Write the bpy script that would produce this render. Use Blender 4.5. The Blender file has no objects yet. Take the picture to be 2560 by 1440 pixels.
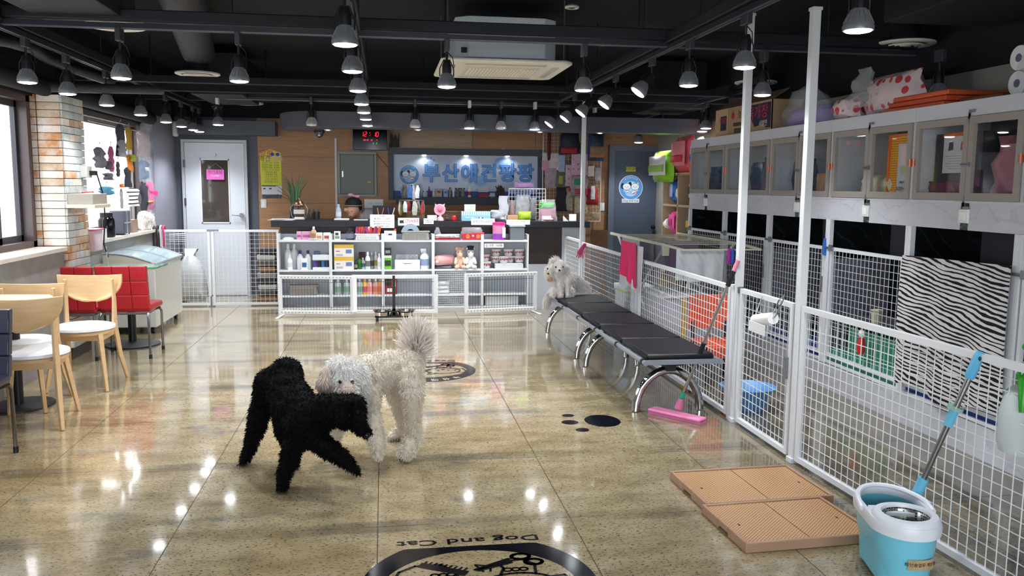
import bpy, bmesh, math, random
from math import sin, cos, pi, radians as D, sqrt
from mathutils import Vector as V, Matrix, Euler, noise
random.seed(7)
sc = bpy.context.scene
COL = sc.collection
# ---------------------------------------------------------------- camera
FPX, CZ = 2120.0, 1.5
YAW, PIT, ROL = .150, .120, .0090
def _rot():
    cy, sy, cp, sp, cr, sr = cos(YAW), sin(YAW), cos(PIT), sin(PIT), cos(ROL), sin(ROL)
    fw = V((sy*cp, cy*cp, -sp)); rt = V((cy, -sy, 0)); up = rt.cross(fw)
    return Matrix((cr*rt+sr*up, -sr*rt+cr*up, -fw)).transposed()
RM = _rot()
cam = bpy.data.cameras.new('camera'); co = bpy.data.objects.new('camera', cam); COL.objects.link(co)
cam.sensor_width = 36; cam.lens = FPX/2560*36; cam.clip_start = .05; cam.clip_end = 200
co.matrix_world = Matrix.Translation((0, 0, CZ)) @ RM.to_4x4()
sc.camera = co
# ---------------------------------------------------------------- view, world, light
sc.view_settings.view_transform = 'Standard'; sc.view_settings.look = 'None'
sc.view_settings.gamma = 1; sc.view_settings.use_curve_mapping = False
sc.view_settings.exposure = 0.15
LAMP_W = 58.0; LENS_E = 30.0; SKY_E = 8.0
w = bpy.data.worlds.new('overcast_sky'); sc.world = w; w.use_nodes = True
bg = w.node_tree.nodes['Background']; bg.inputs[0].default_value = (.86, .93, 1, 1); bg.inputs[1].default_value = SKY_E
def portal(loc, rot, sx, sy):
    l = bpy.data.lights.new('window_portal', 'AREA'); l.shape = 'RECTANGLE'; l.size = sx; l.size_y = sy
    l.cycles.is_portal = True
    o = bpy.data.objects.new('window_portal', l); COL.objects.link(o); o.location = loc; o.rotation_euler = rot
portal((-2.99, 5.5, 1.6), (0, -pi/2, 0), 1.3, 4.2)
portal((-2.99, 9.4, 1.6), (0, -pi/2, 0), 1.3, 2.6)
portal((0, -2.48, 1.35), (pi/2, 0, 0), 5.6, 2.1)

# pixel of the photograph (2560 x 1440) -> point on a plane of the room
def P(px, py, X=None, Y=None, Z=None):
    r = RM @ V((px-1280, 720-py, -FPX)); c = V((0, 0, CZ))
    i, v = (0, X) if X is not None else (1, Y) if Y is not None else (2, Z)
    return c + r*((v-c[i])/r[i])
def XP(px, Y, py=600): return P(px, py, Y=Y).x
def ZP(py, Y, px=1000): return P(px, py, Y=Y).z
# ---------------------------------------------------------------- materials
def lin(h):
    if isinstance(h, tuple): return h if len(h) == 4 else (*h, 1)
    c = [int(h[i:i+2], 16)/255 for i in (0, 2, 4)]
    return tuple(x/12.92 if x < .04045 else ((x+.055)/1.055)**2.4 for x in c)+(1,)
MC = {}
def mat(h, rough=.5, metal=0, var=.0, vs=8, bump=0, bs=60, emit=0, coat=0, trans=0, alpha=1, ior=1.45, sheen=0, sub=0, spec=.5, stretch=None):
    key = (h, rough, metal, var, vs, bump, bs, emit, coat, trans, alpha, sheen, spec, stretch, sub)
    if key in MC: return MC[key]
    m = bpy.data.materials.new('mat_'+str(h)); m.use_nodes = True; nt = m.node_tree; b = nt.nodes['Principled BSDF']
    I = b.inputs; c = lin(h)
    I['Base Color'].default_value = c; I['Roughness'].default_value = rough; I['Metallic'].default_value = metal
    I['Coat Weight'].default_value = coat; I['Coat Roughness'].default_value = .05
    I['Transmission Weight'].default_value = trans; I['Alpha'].default_value = alpha; I['IOR'].default_value = ior
    I['Specular IOR Level'].default_value = spec
    if sheen: I['Sheen Weight'].default_value = sheen
    if sub: I['Subsurface Weight'].default_value = sub; I['Subsurface Radius'].default_value = (.02, .01, .005)
    if emit:
        I['Emission Color'].default_value = c; I['Emission Strength'].default_value = emit; m.cycles.emission_sampling = 'NONE'
    if var or bump:
        tc = nt.nodes.new('ShaderNodeTexCoord'); mp = nt.nodes.new('ShaderNodeMapping')
        nt.links.new(tc.outputs['Object'], mp.inputs[0])
        if stretch: mp.inputs['Scale'].default_value = stretch
    if var:
        n = nt.nodes.new('ShaderNodeTexNoise'); n.inputs['Scale'].default_value = vs; n.inputs['Detail'].default_value = 5
        nt.links.new(mp.outputs[0], n.inputs[0])
        r = nt.nodes.new('ShaderNodeValToRGB'); r.color_ramp.elements[0].position = .3; r.color_ramp.elements[1].position = .7
        r.color_ramp.elements[0].color = tuple(max(0, x*(1-var)) for x in c[:3])+(1,)
        r.color_ramp.elements[1].color = tuple(min(1, x*(1+var*.6)) for x in c[:3])+(1,)
        nt.links.new(n.outputs[0], r.inputs[0]); nt.links.new(r.outputs[0], I['Base Color'])
    if bump:
        n = nt.nodes.new('ShaderNodeTexNoise'); n.inputs['Scale'].default_value = bs; n.inputs['Detail'].default_value = 4
        nt.links.new(mp.outputs[0], n.inputs[0])
        bp = nt.nodes.new('ShaderNodeBump'); bp.inputs['Strength'].default_value = bump; bp.inputs['Distance'].default_value = .01
        nt.links.new(n.outputs[0], bp.inputs['Height']); nt.links.new(bp.outputs[0], I['Normal'])
    MC[key] = m
    return m
class NT:
    def __init__(s, name, rough=.5):
        s.m = bpy.data.materials.new(name); s.m.use_nodes = True; s.t = s.m.node_tree; s.b = s.t.nodes['Principled BSDF']
        s.b.inputs['Roughness'].default_value = rough
    def n(s, typ, *ins, **kw):
        d = s.t.nodes.new('ShaderNode'+typ)
        for k, v in kw.items():
            if k in ('operation', 'blend_type', 'data_type', 'feature', 'bands_direction', 'wave_type', 'distance', 'musgrave_type'): setattr(d, k, v)
            else: s.set(d, k, v)
        for i, v in enumerate(ins): s.set(d, i, v)
        return d
    def set(s, d, k, v):
        if v is None: return
        if isinstance(v, bpy.types.NodeSocket): s.t.links.new(v, d.inputs[k])
        elif isinstance(v, bpy.types.Node): s.t.links.new(v.outputs[0], d.inputs[k])
        else: d.inputs[k].default_value = v
    def ramp(s, fac, *stops):
        r = s.t.nodes.new('ShaderNodeValToRGB'); s.set(r, 0, fac); e = r.color_ramp.elements
        while len(e) < len(stops): e.new(.5)
        for i, (p, c) in enumerate(stops): e[i].position = p; e[i].color = lin(c) if not isinstance(c, (int, float)) else (c, c, c, 1)
        return r
    def mix(s, fac, a, b, mode='MIX'):
        d = s.t.nodes.new('ShaderNodeMixRGB'); d.blend_type = mode
        s.set(d, 0, fac); s.set(d, 1, lin(a) if isinstance(a, str) else a); s.set(d, 2, lin(b) if isinstance(b, str) else b); return d
    def pos(s, scale=None, obj=False, rot=None):
        g = s.n('TexCoord').outputs['Object'] if obj else s.n('NewGeometry').outputs['Position']
        if scale or rot:
            mp = s.n('Mapping'); s.set(mp, 0, g)
            if scale: mp.inputs['Scale'].default_value = scale
            if rot: mp.inputs['Rotation'].default_value = rot
            g = mp.outputs[0]
        return g
    def noise(s, v, sc_, det=4, rough=.5):
        d = s.n('TexNoise'); s.set(d, 0, v); d.inputs['Scale'].default_value = sc_; d.inputs['Detail'].default_value = det; d.inputs['Roughness'].default_value = rough
        return d.outputs[0]
    def out(s, base=None, rough=None, bump=None, bs=.3, bd=.005, **kw):
        if base is not None: s.set(s.b, 'Base Color', base)
        if rough is not None: s.set(s.b, 'Roughness', rough)
        if bump is not None:
            d = s.n('Bump', Strength=bs, Distance=bd); s.set(d, 'Height', bump); s.set(s.b, 'Normal', d.outputs[0])
        for k, v in kw.items(): s.set(s.b, k.replace('_', ' '), v)
        return s.m
# ---------------------------------------------------------------- mesh builder
def frame_of(d):
    d = V(d).normalized(); a = V((0, 0, 1)) if abs(d.z) < .95 else V((1, 0, 0))
    u = d.cross(a).normalized(); return u, d.cross(u).normalized()
class M:
    def __init__(s): s.v = []; s.f = []; s.mi = []; s.cur = 0
    def add(s, vs, fs):
        b = len(s.v); s.v += [tuple(p) for p in vs]; s.f += [tuple(b+i for i in f) for f in fs]; s.mi += [s.cur]*len(fs); return s
    def box(s, x0, x1, y0, y1, z0, z1, R=None, c=None):
        vs = [V((x, y, z)) for z in (z0, z1) for x, y in ((x0, y0), (x1, y0), (x1, y1), (x0, y1))]
        if R is not None:
            c = V(c) if c is not None else V(((x0+x1)/2, (y0+y1)/2, (z0+z1)/2))
            vs = [c+R@(p-c) for p in vs]
        return s.add(vs, [(3, 2, 1, 0), (4, 5, 6, 7), (0, 1, 5, 4), (1, 2, 6, 5), (2, 3, 7, 6), (3, 0, 4, 7)])
    def bar(s, p, q, w, h=None, up=None):
        p, q = V(p), V(q); h = h or w; d = (q-p).normalized()
        if up is None: u, n = frame_of(d)
        else: u = d.cross(V(up)).normalized(); n = u.cross(d)
        vs = [c+a*u*w/2+b*n*h/2 for c in (p, q) for a, b in ((-1, -1), (1, -1), (1, 1), (-1, 1))]
        return s.add(vs, [(3, 2, 1, 0), (4, 5, 6, 7), (0, 1, 5, 4), (1, 2, 6, 5), (2, 3, 7, 6), (3, 0, 4, 7)])
    def tube(s, pts, r, n=8, closed=False, flat=1.0):
        pts = [V(p) for p in pts]; m = len(pts); R = r if isinstance(r, (list, tuple)) else [r]*m; vs = []; u0 = None
        for i, p in enumerate(pts):
            a = pts[(i-1) % m] if (closed or i) else p; b = pts[(i+1) % m] if (closed or i < m-1) else p
            d = (b-a).normalized() if (b-a).length > 1e-9 else V((0, 0, 1))
            if u0 is None: u, _ = frame_of(d)
            else:
                u = u0-d*u0.dot(d); u = u.normalized() if u.length > 1e-6 else frame_of(d)[0]
            w_ = d.cross(u); u0 = u
            vs += [p+R[i]*(cos(2*pi*k/n)*u+flat*sin(2*pi*k/n)*w_) for k in range(n)]
        fs = [(i*n+k, i*n+(k+1) % n, ((i+1) % m)*n+(k+1) % n, ((i+1) % m)*n+k) for i in range(m if closed else m-1) for k in range(n)]
        if not closed: fs += [tuple(range(n))[::-1], tuple((m-1)*n+k for k in range(n))]
        return s.add(vs, fs)
    def cyl(s, p, q, r, r2=None, n=16): return s.tube([p, q], [r, r if r2 is None else r2], n)
    def lathe(s, prof, c=(0, 0, 0), n=24, R=None, sx=1, sy=1, cap=True):
        c = V(c); vs = []
        for r, z in prof:
            for k in range(n):
                p = V((r*cos(2*pi*k/n)*sx, r*sin(2*pi*k/n)*sy, z)); vs.append(c+(R@p if R is not None else p))
        fs = [(i*n+k, i*n+(k+1) % n, (i+1)*n+(k+1) % n, (i+1)*n+k) for i in range(len(prof)-1) for k in range(n)]
        if cap: fs += [tuple(range(n))[::-1], tuple((len(prof)-1)*n+k for k in range(n))]
        return s.add(vs, fs)
    def ell(s, c, r, n=16, m=10, R=None):
        r = (r, r, r) if not isinstance(r, (tuple, list)) else r; vs = [];c = V(c)
        for i in range(m+1):
            t = pi*i/m; t = min(max(t, .02), pi-.02)
            for k in range(n):
                p = V((r[0]*sin(t)*cos(2*pi*k/n), r[1]*sin(t)*sin(2*pi*k/n), -r[2]*cos(t))); vs.append(c+(R@p if R is not None else p))
        fs = [(i*n+k, i*n+(k+1) % n, (i+1)*n+(k+1) % n, (i+1)*n+k) for i in range(m) for k in range(n)]
        return s.add(vs, fs+[tuple(range(n))[::-1], tuple(m*n+k for k in range(n))])
    def prism(s, poly, z0, z1, fr=None):       # polygon in (a,b), extruded along c; fr = function (a,b,c) -> point
        g = fr or (lambda a, b, c: (a, b, c)); n = len(poly)
        vs = [g(a, b, z0) for a, b in poly]+[g(a, b, z1) for a, b in poly]
        return s.add(vs, [tuple(range(n))[::-1], tuple(range(n, 2*n))]+[(i, (i+1) % n, n+(i+1) % n, n+i) for i in range(n)])
    def torus(s, c, r, t, n=24, m=8, R=None, flat=1):
        pts = [V(c)+(R@V((r*cos(2*pi*k/n), r*sin(2*pi*k/n), 0)) if R is not None else V((r*cos(2*pi*k/n), r*sin(2*pi*k/n), 0))) for k in range(n)]
        return s.tube(pts, t, m, True)
    def pillow(s, O_, U, W, N, rows, th, n=8, wr=0, seed=0, ns=12):   # soft thing: rows of (v, left, right)
        O_, U, W, N = V(O_), V(U), V(W), V(N); m = len(rows); idx = {}; vs = []; fs = []
        for side in (1, -1):
            for j, (v, l, r) in enumerate(rows):
                tv = 1 if m < 3 else sin(pi*(.08+.84*j/(m-1)))
                for i in range(n+1):
                    u = i/n; edge = i in (0, n) or j in (0, m-1)
                    if edge and side == -1: idx[(side, j, i)] = idx[(1, j, i)]; continue
                    p = O_+U*(l+(r-l)*u)+W*v; k = th/2*(sin(pi*u)**.5)*(tv**.5)
                    o = noise.noise(p*ns+V((seed*3.1, 0, 0)))*wr
                    if edge: k = 0; o = 0
                    p = p+N*(side*k+o)+(U*noise.noise(p*ns+V((0, seed*2.3, 5)))*wr*.6)
                    idx[(side, j, i)] = len(vs); vs.append(p)
            for j in range(m-1):
                for i in range(n):
                    q = (idx[(side, j, i)], idx[(side, j, i+1)], idx[(side, j+1, i+1)], idx[(side, j+1, i)])
                    fs.append(q if side == 1 else q[::-1])
        return s.add(vs, fs)
    def sheet(s, g, nu, nv, th=.004):          # cloth: g(u,v) -> point, given thickness by its normal
        pts = [[V(g(i/nu, j/nv)) for i in range(nu+1)] for j in range(nv+1)]; vs = []; fs = []
        for side in (0, 1):
            for j in range(nv+1):
                for i in range(nu+1):
                    du = pts[j][min(i+1, nu)]-pts[j][max(i-1, 0)]; dv = pts[min(j+1, nv)][i]-pts[max(j-1, 0)][i]
                    n = du.cross(dv); n = n.normalized() if n.length > 1e-9 else V((0, 0, 1)); vs.append(pts[j][i]+n*th*(side-.5))
        K = (nu+1)*(nv+1)
        for j in range(nv):
            for i in range(nu):
                a = j*(nu+1)+i; q = (a, a+1, a+nu+2, a+nu+1); fs.append(q[::-1]); fs.append(tuple(K+x for x in q))
        rim = [i for i in range(nu+1)]+[j*(nu+1)+nu for j in range(1, nv+1)]+[nv*(nu+1)+i for i in range(nu-1, -1, -1)]+[j*(nu+1) for j in range(nv-1, 0, -1)]
        fs += [(rim[k], rim[(k+1) % len(rim)], K+rim[(k+1) % len(rim)], K+rim[k]) for k in range(len(rim))]
        return s.add(vs, fs)
def wloc(o):
    p = V((0, 0, 0))
    while o is not None: p += o.location; o = o.parent
    return p
def O(name, mb, m, par=None, bev=0, smooth=None, kind=None, label=None, sub=0, seg=2):
    off = wloc(par) if par is not None else V((0, 0, 0))
    me = bpy.data.meshes.new(name); me.from_pydata([tuple(V(p)-off) for p in mb.v], [], mb.f)
    for x in (m if isinstance(m, (list, tuple)) else [m]): me.materials.append(x)
    if max(mb.mi, default=0): me.polygons.foreach_set('material_index', mb.mi)
    bm = bmesh.new(); bm.from_mesh(me); bmesh.ops.recalc_face_normals(bm, faces=bm.faces); bm.to_mesh(me); bm.free()
    o = bpy.data.objects.new(name, me); COL.objects.link(o); o.parent = par
    if smooth is None: smooth = True
    if smooth:
        me.shade_smooth(); me.set_sharp_from_angle(angle=D(42))
    if bev:
        b = o.modifiers.new('bevel', 'BEVEL'); b.width = bev; b.segments = seg; b.limit_method = 'ANGLE'
    if sub:
        b = o.modifiers.new('sub', 'SUBSURF'); b.levels = sub; b.render_levels = sub
    if kind: o['kind'] = kind
    if label: o['label'] = label
    return o
def tag(o, label, cat, group=None):
    o['label'] = label; o['category'] = cat
    if group: o['group'] = group
    return o
def T(name, label, cat, loc=(0, 0, 0), group=None):
    o = bpy.data.objects.new(name, None); COL.objects.link(o); o.location = loc; o.empty_display_size = .1
    return tag(o, label, cat, group)
def ST(name, mb, m, **k):
    o = O(name, mb, m, **k); o['kind'] = 'structure'; return o
def dup(o, loc=None, rz=None, label=None, par=None, rot=None):
    c = o.copy(); COL.objects.link(c); c.parent = par
    for ch in o.children: dup(ch, par=c)
    if loc is not None: c.location = loc
    if rz is not None: c.rotation_euler = (0, 0, rz)
    if rot is not None: c.rotation_euler = rot
    if label: c['label'] = label
    return c
FC = {}
def text(s, size, fr, m, par=None, name='lettering', th=.001, off=0, align='CENTER', kind=None, w=None, label=None):
    """flat lettering; fr(a, b, c) maps text plane to world"""
    key = (s, off, align)
    if key not in FC:
        c = bpy.data.curves.new('t', 'FONT'); c.body = s; c.size = 1; c.align_x = align; c.align_y = 'CENTER'; c.offset = off; c.extrude = .5
        c.resolution_u = 2; c.fill_mode = 'BOTH'
        o = bpy.data.objects.new('t', c); COL.objects.link(o); bpy.context.view_layer.update()
        me = bpy.data.meshes.new_from_object(o.evaluated_get(bpy.context.evaluated_depsgraph_get()))
        FC[key] = ([v.co.copy() for v in me.vertices], [tuple(p.vertices) for p in me.polygons])
        bpy.data.objects.remove(o); bpy.data.meshes.remove(me); bpy.data.curves.remove(c)
    vs, fs = FC[key]; mb = M(); sx = size
    if w and vs:
        ww = max(v.x for v in vs)-min(v.x for v in vs); sx = w/ww
    mb.add([fr(v.x*sx, v.y*size, v.z*th) for v in vs], fs)
    return O(name, mb, m, par, smooth=False, kind=kind, label=label)
def frY(x, y, z): return lambda a, b, c: (x+a, y-c, z+b)       # on a wall facing the camera (-Y)
def frX(x, y, z): return lambda a, b, c: (x-c, y-a, z+b)       # on a face looking to -X, read left to right
def noisef(a, k, s=0): return noise.noise(V(a)*k+V((s, s*.7, -s)))
# one continuous surface out of tapered limbs (voxel remesh)
def body(name, limbs, m, par=None, vox=.012, sm=4, extra=None, wob=0, wk=20):
    mb = M()
    for L in limbs:
        if len(L) == 4:
            p, r, q, r2 = L; p, q = V(p), V(q); k = max(2, int((q-p).length/(.6*min(r, r2)))+1)
            pts = [p.lerp(q, i/k) for i in range(k+1)]; rs = [r+(r2-r)*i/k for i in range(k+1)]
            mb.tube(pts, rs, 12); mb.ell(p, r, 12, 8); mb.ell(q, r2, 12, 8)
        else: mb.ell(L[0], L[1], 16, 10, R=L[2] if len(L) > 2 else None)
    o = O(name, mb, m); o.modifiers.clear()
    r = o.modifiers.new('r', 'REMESH'); r.mode = 'VOXEL'; r.voxel_size = vox; r.use_smooth_shade = True
    s_ = o.modifiers.new('s', 'SMOOTH'); s_.factor = .5; s_.iterations = sm
    bpy.context.view_layer.update()
    me = bpy.data.meshes.new_from_object(o.evaluated_get(bpy.context.evaluated_depsgraph_get()))
    old = o.data; o.modifiers.clear(); o.data = me; bpy.data.meshes.remove(old); me.name = name
    off = wloc(par) if par is not None else V((0, 0, 0))
    if wob:
        for v in me.vertices: v.co += v.normal*noise.noise(v.co*wk)*wob
    if off.length:
        for v in me.vertices: v.co -= off
    o.parent = par; me.shade_smooth()
    return o
def fur(src, n, ln, wd, m, par, droop=.6, curl=.4, seed=1, name='fur', sel=None, flow=None):
    rnd = random.Random(seed); me = src.data; me.calc_loop_triangles(); tr = []; cum = []; a = 0
    for t in me.loop_triangles:
        if sel and not sel(me.vertices[t.vertices[0]].co+wloc(src)): continue
        a += t.area; cum.append(a); tr.append(t)
    import bisect
    mb = M(); off = wloc(src)
    for i in range(n):
        t = tr[min(bisect.bisect(cum, rnd.random()*a), len(tr)-1)]; r1, r2 = rnd.random(), rnd.random()
        if r1+r2 > 1: r1, r2 = 1-r1, 1-r2
        A, B, C_ = (me.vertices[k] for k in t.vertices)
        p = A.co+(B.co-A.co)*r1+(C_.co-A.co)*r2+off; nn = t.normal.copy()
        rv = V((rnd.uniform(-1, 1), rnd.uniform(-1, 1), rnd.uniform(-1, 1)))
        fl = V((0, 0, -1)) if flow is None else flow(p)
        d = (nn*.7+fl*droop+rv*curl).normalized(); L = ln*rnd.uniform(.6, 1.2); sd = d.cross(rv).normalized(); wv = rnd.choice((-1, 1))
        pts = []; q = p-nn*.003
        for k in range(4):
            wdt = wd*(1, .95, .7, .12)[k]; pts += [q-sd*wdt/2, q+sd*wdt/2]
            side = nn.cross(sd)*sin(k*2.2)*wv*curl
            q = q+(d+side*.9+fl*.18*k).normalized()*L/3
        mb.add(pts, [(0, 1, 3, 2), (2, 3, 5, 4), (4, 5, 7, 6)])
    o = O(name, mb, m, par); o['kind'] = 'stuff'
    return o
# ================================================================ SETTING
def floor_mat():
    t = NT('travertine_floor'); p = t.pos(); px = t.pos(scale=(1, 2.2, 1))
    big = t.noise(p, .55, 5, .6); mid = t.noise(px, 3.2, 6, .65); fine = t.noise(px, 38, 3, .6); pits = t.noise(px, 62, 2, .5)
    c = t.ramp(mid, (.30, '88785a'), (.44, 'a08f6e'), (.58, 'b3a382'), (.75, 'c0b296'))
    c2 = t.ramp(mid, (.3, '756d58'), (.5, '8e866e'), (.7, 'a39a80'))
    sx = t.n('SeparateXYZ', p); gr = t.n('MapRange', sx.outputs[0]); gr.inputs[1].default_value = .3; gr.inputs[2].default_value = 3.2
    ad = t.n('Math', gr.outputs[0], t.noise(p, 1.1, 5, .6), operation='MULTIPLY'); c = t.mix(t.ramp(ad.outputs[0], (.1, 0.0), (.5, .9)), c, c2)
    c = t.mix(t.ramp(big, (.48, 0.0), (.62, .35)), c, '9c7f50')
    c = t.mix(t.ramp(fine, (.5, 0.0), (.7, .5)), c, '75664a')
    veins = t.n('TexWave', t.pos(scale=(.25, 1, 1)), Scale=3.0, Distortion=14.0, Detail=4.0); veins.inputs['Detail Scale'].default_value = 2
    c = t.mix(t.ramp(veins, (.0, .13), (.06, 0.0)), c, '6a6352')
    c = t.mix(t.ramp(pits, (.36, .9), (.40, 0.0)), c, '3b3428')
    st = t.noise(t.pos(scale=(.9, 2.6, 1)), 1.35, 6, .62)
    stm = t.n('Math', t.ramp(st, (.58, 0.0), (.66, .75)), t.ramp(t.noise(px, 9, 5, .7), (.35, .25), (.6, 1.0)), operation='MULTIPLY')
    c = t.mix(stm, c, '62625a')
    jm = t.n('Math', t.n('Math', t.n('Math', t.n('Math', sx.outputs[1], 3.635, operation='SUBTRACT'), .922, operation='DIVIDE'), .5, operation='ADD'), operation='FRACT')
    jd = t.n('Math', t.n('Math', jm, .5, operation='SUBTRACT'), operation='ABSOLUTE')
    jn = t.n('Math', jd, t.n('Math', t.noise(t.pos(scale=(.5, 2, 1)), 2.6, 6, .75), .115, operation='MULTIPLY'), operation='SUBTRACT')
    c = t.mix(t.n('Math', t.ramp(jn, (.0, .6), (.02, 0.0)), t.ramp(t.noise(p, 1.3, 3), (.42, .15), (.6, 1.0)), operation='MULTIPLY'), c, '57544c')
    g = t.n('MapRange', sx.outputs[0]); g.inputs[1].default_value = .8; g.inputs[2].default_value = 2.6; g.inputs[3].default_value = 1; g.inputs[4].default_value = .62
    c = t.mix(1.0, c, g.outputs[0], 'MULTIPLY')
    rg = t.ramp(t.noise(p, 2.2, 4), (.35, .10), (.65, .2))
    return t.out(c, rg, t.n('Math', t.noise(px, 6, 3), t.n('Math', pits, .3, operation='MULTIPLY'), operation='ADD'), bs=.12, bd=.003, Coat_Weight=.8, Coat_Roughness=.06)
FM = floor_mat()
fl = ST('floor', M().box(-3.0, 3.9, -2.5, 11.85, -.06, -.006), mat('4e4636', .6))
XJ = [-3.0+0*0]+[-2.635+.865*i for i in range(8)]+[3.9]; YJ = [-2.5]+[-1.85+.922*i-.0 for i in range(15)]+[11.85]
YJ = [-2.5, -1.86, -.94, -.02, .9, 1.82, 2.72, 3.635, 4.55, 5.475, 6.4, 7.32, 8.24, 9.16, 10.08, 11.0, 11.85]
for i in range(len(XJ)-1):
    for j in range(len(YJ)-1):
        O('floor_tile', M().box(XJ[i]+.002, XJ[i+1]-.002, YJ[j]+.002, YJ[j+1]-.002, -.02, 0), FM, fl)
CEIL = mat('10131b', .9); BLK = mat('0d1018', .8); BLK2 = mat('121318', .45); DUCT = mat('191c24', .7, bump=.1, bs=9)
ST('ceiling', M().box(-3.05, 3.95, -2.55, 11.9, 2.95, 3.05), CEIL)
GW = mat('82838f', .65); DG = mat('565b66', .6); CONC = mat('8d8b88', .55, var=.18, vs=5); LEDG = mat('c9bfb4', .3, var=.1, vs=9)
# left side wall: low wall with a stone ledge, two window openings, dark header
m = M().box(-3.0, -2.64, -2.5, 7.52, 0, .93).box(-3.0, -2.74, 7.5, 10.72, 0, .91)
wl = ST('wall_left', m, CONC)
O('wall_pier', M().box(-3.0, -2.85, -2.5, 3.4, .93, 2.95), mat('9a9893', .7), wl)
O('header', M().box(-3.0, -2.82, 3.3, 10.72, 2.19, 2.95), BLK, wl)
O('grey_panel', M().box(-3.0, -2.70, 10.7, 11.8, 0, 2.3), GW, wl)
O('header', M().box(-3.0, -2.70, 10.7, 11.8, 2.3, 2.95), BLK, wl)
for y0, y1, x1 in ((-2.5, 3.4, -2.6), (3.4, 7.5, -2.6), (8.0, 10.86, -2.70)):
    z = .93 if x1 > -2.65 else .91
    O('ledge_slab', M().box(-3.0, x1, y0, y1, z, z+.035), LEDG, wl, bev=.004)
O('beam_cover', M().cyl((-2.72, 3.3, 2.27), (-2.72, 10.72, 2.25), .07, n=14), BLK, wl)
# wood clad back wall, grey door bay
def wood_mat(h1, h2, sc_=(.35, 1, 3.2)):
    t = NT('wood_cladding'); v = t.pos(scale=sc_); n = t.noise(v, 2.2, 6, .6); g = t.noise(t.pos(scale=(.6, 1, 14)), 5, 4, .6)
    c = t.mix(t.ramp(n, (.3, 0.0), (.7, 1.0)), h1, h2); c = t.mix(t.ramp(g, (.35, .3), (.6, 0.0)), c, '6e4a2c')
    k = t.noise(t.pos(scale=(1, 1, 4)), 3.5, 2); c = t.mix(t.ramp(k, (.72, 0.0), (.78, .5)), c, '5a3a22')
    return t.out(c, .5)
WB = wood_mat('a97c54', 'b98d64'); WB2 = wood_mat('b3977c', 'c0a58a')
wb = ST('wall_back', M().box(-3.0, 3.95, 11.82, 11.95, 0, 2.95), mat('3a3a40', .8))
zs = [0, .62, 1.24, 1.86, 2.44]
for r in range(4):
    xs = [-1.66, .55, 2.1, 3.0, 3.85] if r % 2 else [-1.66, -.2, 1.35, 2.6, 3.85]
    if r == 3: xs = [-1.66, .12, 1.21, 2.1, 3.0, 3.85]
    for a, b in zip(xs, xs[1:]): O('wood_panel', M().box(a+.0015, b-.0015, 11.8, 11.822, zs[r]+.0015, zs[r+1]-.0015), WB2 if r == 3 and b < 1.3 and a > -1 else WB, wb)
O('grey_bay', M().box(-2.72, -1.66, 11.8, 11.822, 0, 2.95), DG, wb)
O('dark_band', M().box(-2.72, 3.9, 11.75, 11.82, 2.36, 2.95), BLK, wb)
wr = ST('wall_right', M().box(3.85, 3.95, -2.5, 11.9, 0, 2.95), mat('9c9a92', .7, var=.06, vs=3))
O('dark_band', M().box(3.78, 3.85, -2.5, 11.8, 2.28, 2.95), BLK, wr)
wf = ST('wall_front', M().box(-3.0, -2.8, -2.6, -2.5, 0, 2.95).box(2.8, 3.9, -2.6, -2.5, 0, 2.95).box(-2.8, 2.8, -2.6, -2.5, 0, .3).box(-2.8, 2.8, -2.6, -2.5, 2.4, 2.95), mat('8f8d88', .7))
# windows
GLASS = NT('window_glass', .02)
_tr = GLASS.t.nodes.new('ShaderNodeBsdfTransparent'); _gl = GLASS.t.nodes.new('ShaderNodeBsdfGlossy'); _gl.inputs['Roughness'].default_value = .02
_mx = GLASS.t.nodes.new('ShaderNodeMixShader'); _mx.inputs[0].default_value = .06
for a, b in ((_tr.outputs[0], _mx.inputs[1]), (_gl.outputs[0], _mx.inputs[2]), (_mx.outputs[0], GLASS.t.nodes['Material Output'].inputs[0])): GLASS.t.links.new(a, b)
GL = GLASS.m; BR = mat('4a3b3a', .4); BR2 = mat('2c2a30', .4)
def window(n, y0, y1, z0, z1, mull):
    m = M()
    for a, b in ((y0, y0+.07), (y1-.07, y1)): m.box(-2.97, -2.84, a, b, z0, z1)
    m.box(-2.97, -2.84, y0, y1, z0, z0+.05).box(-2.97, -2.84, y0, y1, z1-.05, z1)
    wn = ST('window_%d' % n, m, BR)
    ys = [y0+.07]+mull+[y1-.07]
    for k in range(len(ys)-1):
        a, b = ys[k], ys[k+1]; x = -2.93 if k % 2 else -2.90
        f = M().box(x-.015, x+.015, a, a+.045, z0+.05, z1-.05).box(x-.015, x+.015, b-.045, b, z0+.05, z1-.05).box(x-.015, x+.015, a, b, z0+.05, z0+.1).box(x-.015, x+.015, a, b, z1-.1, z1-.05)
        sa = O('sash', f, BR2 if n == 1 else mat('7a7672', .4), wn)
        O('pane', M().box(x-.003, x+.003, a+.045, b-.045, z0+.1, z1-.1), GL, sa)
window(1, 3.4, 7.52, .965, 2.19, [4.6, 5.8, 6.98])
window(2, 8.05, 10.72, .945, 2.19, [8.75])
m = M().box(-2.8, -2.7, -2.58, -2.52, .3, 2.4).box(2.7, 2.8, -2.58, -2.52, .3, 2.4).box(-.9, -.8, -2.58, -2.52, .3, 2.4).box(.8, .9, -2.58, -2.52, .3, 2.4).box(-2.8, 2.8, -2.58, -2.52, 2.3, 2.4)
w3 = ST('window_3', m, BR2); O('pane', M().box(-2.7, 2.7, -2.553, -2.547, .3, 2.3), GL, w3)  # unseen front window, added to let sky light in behind the camera
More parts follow.
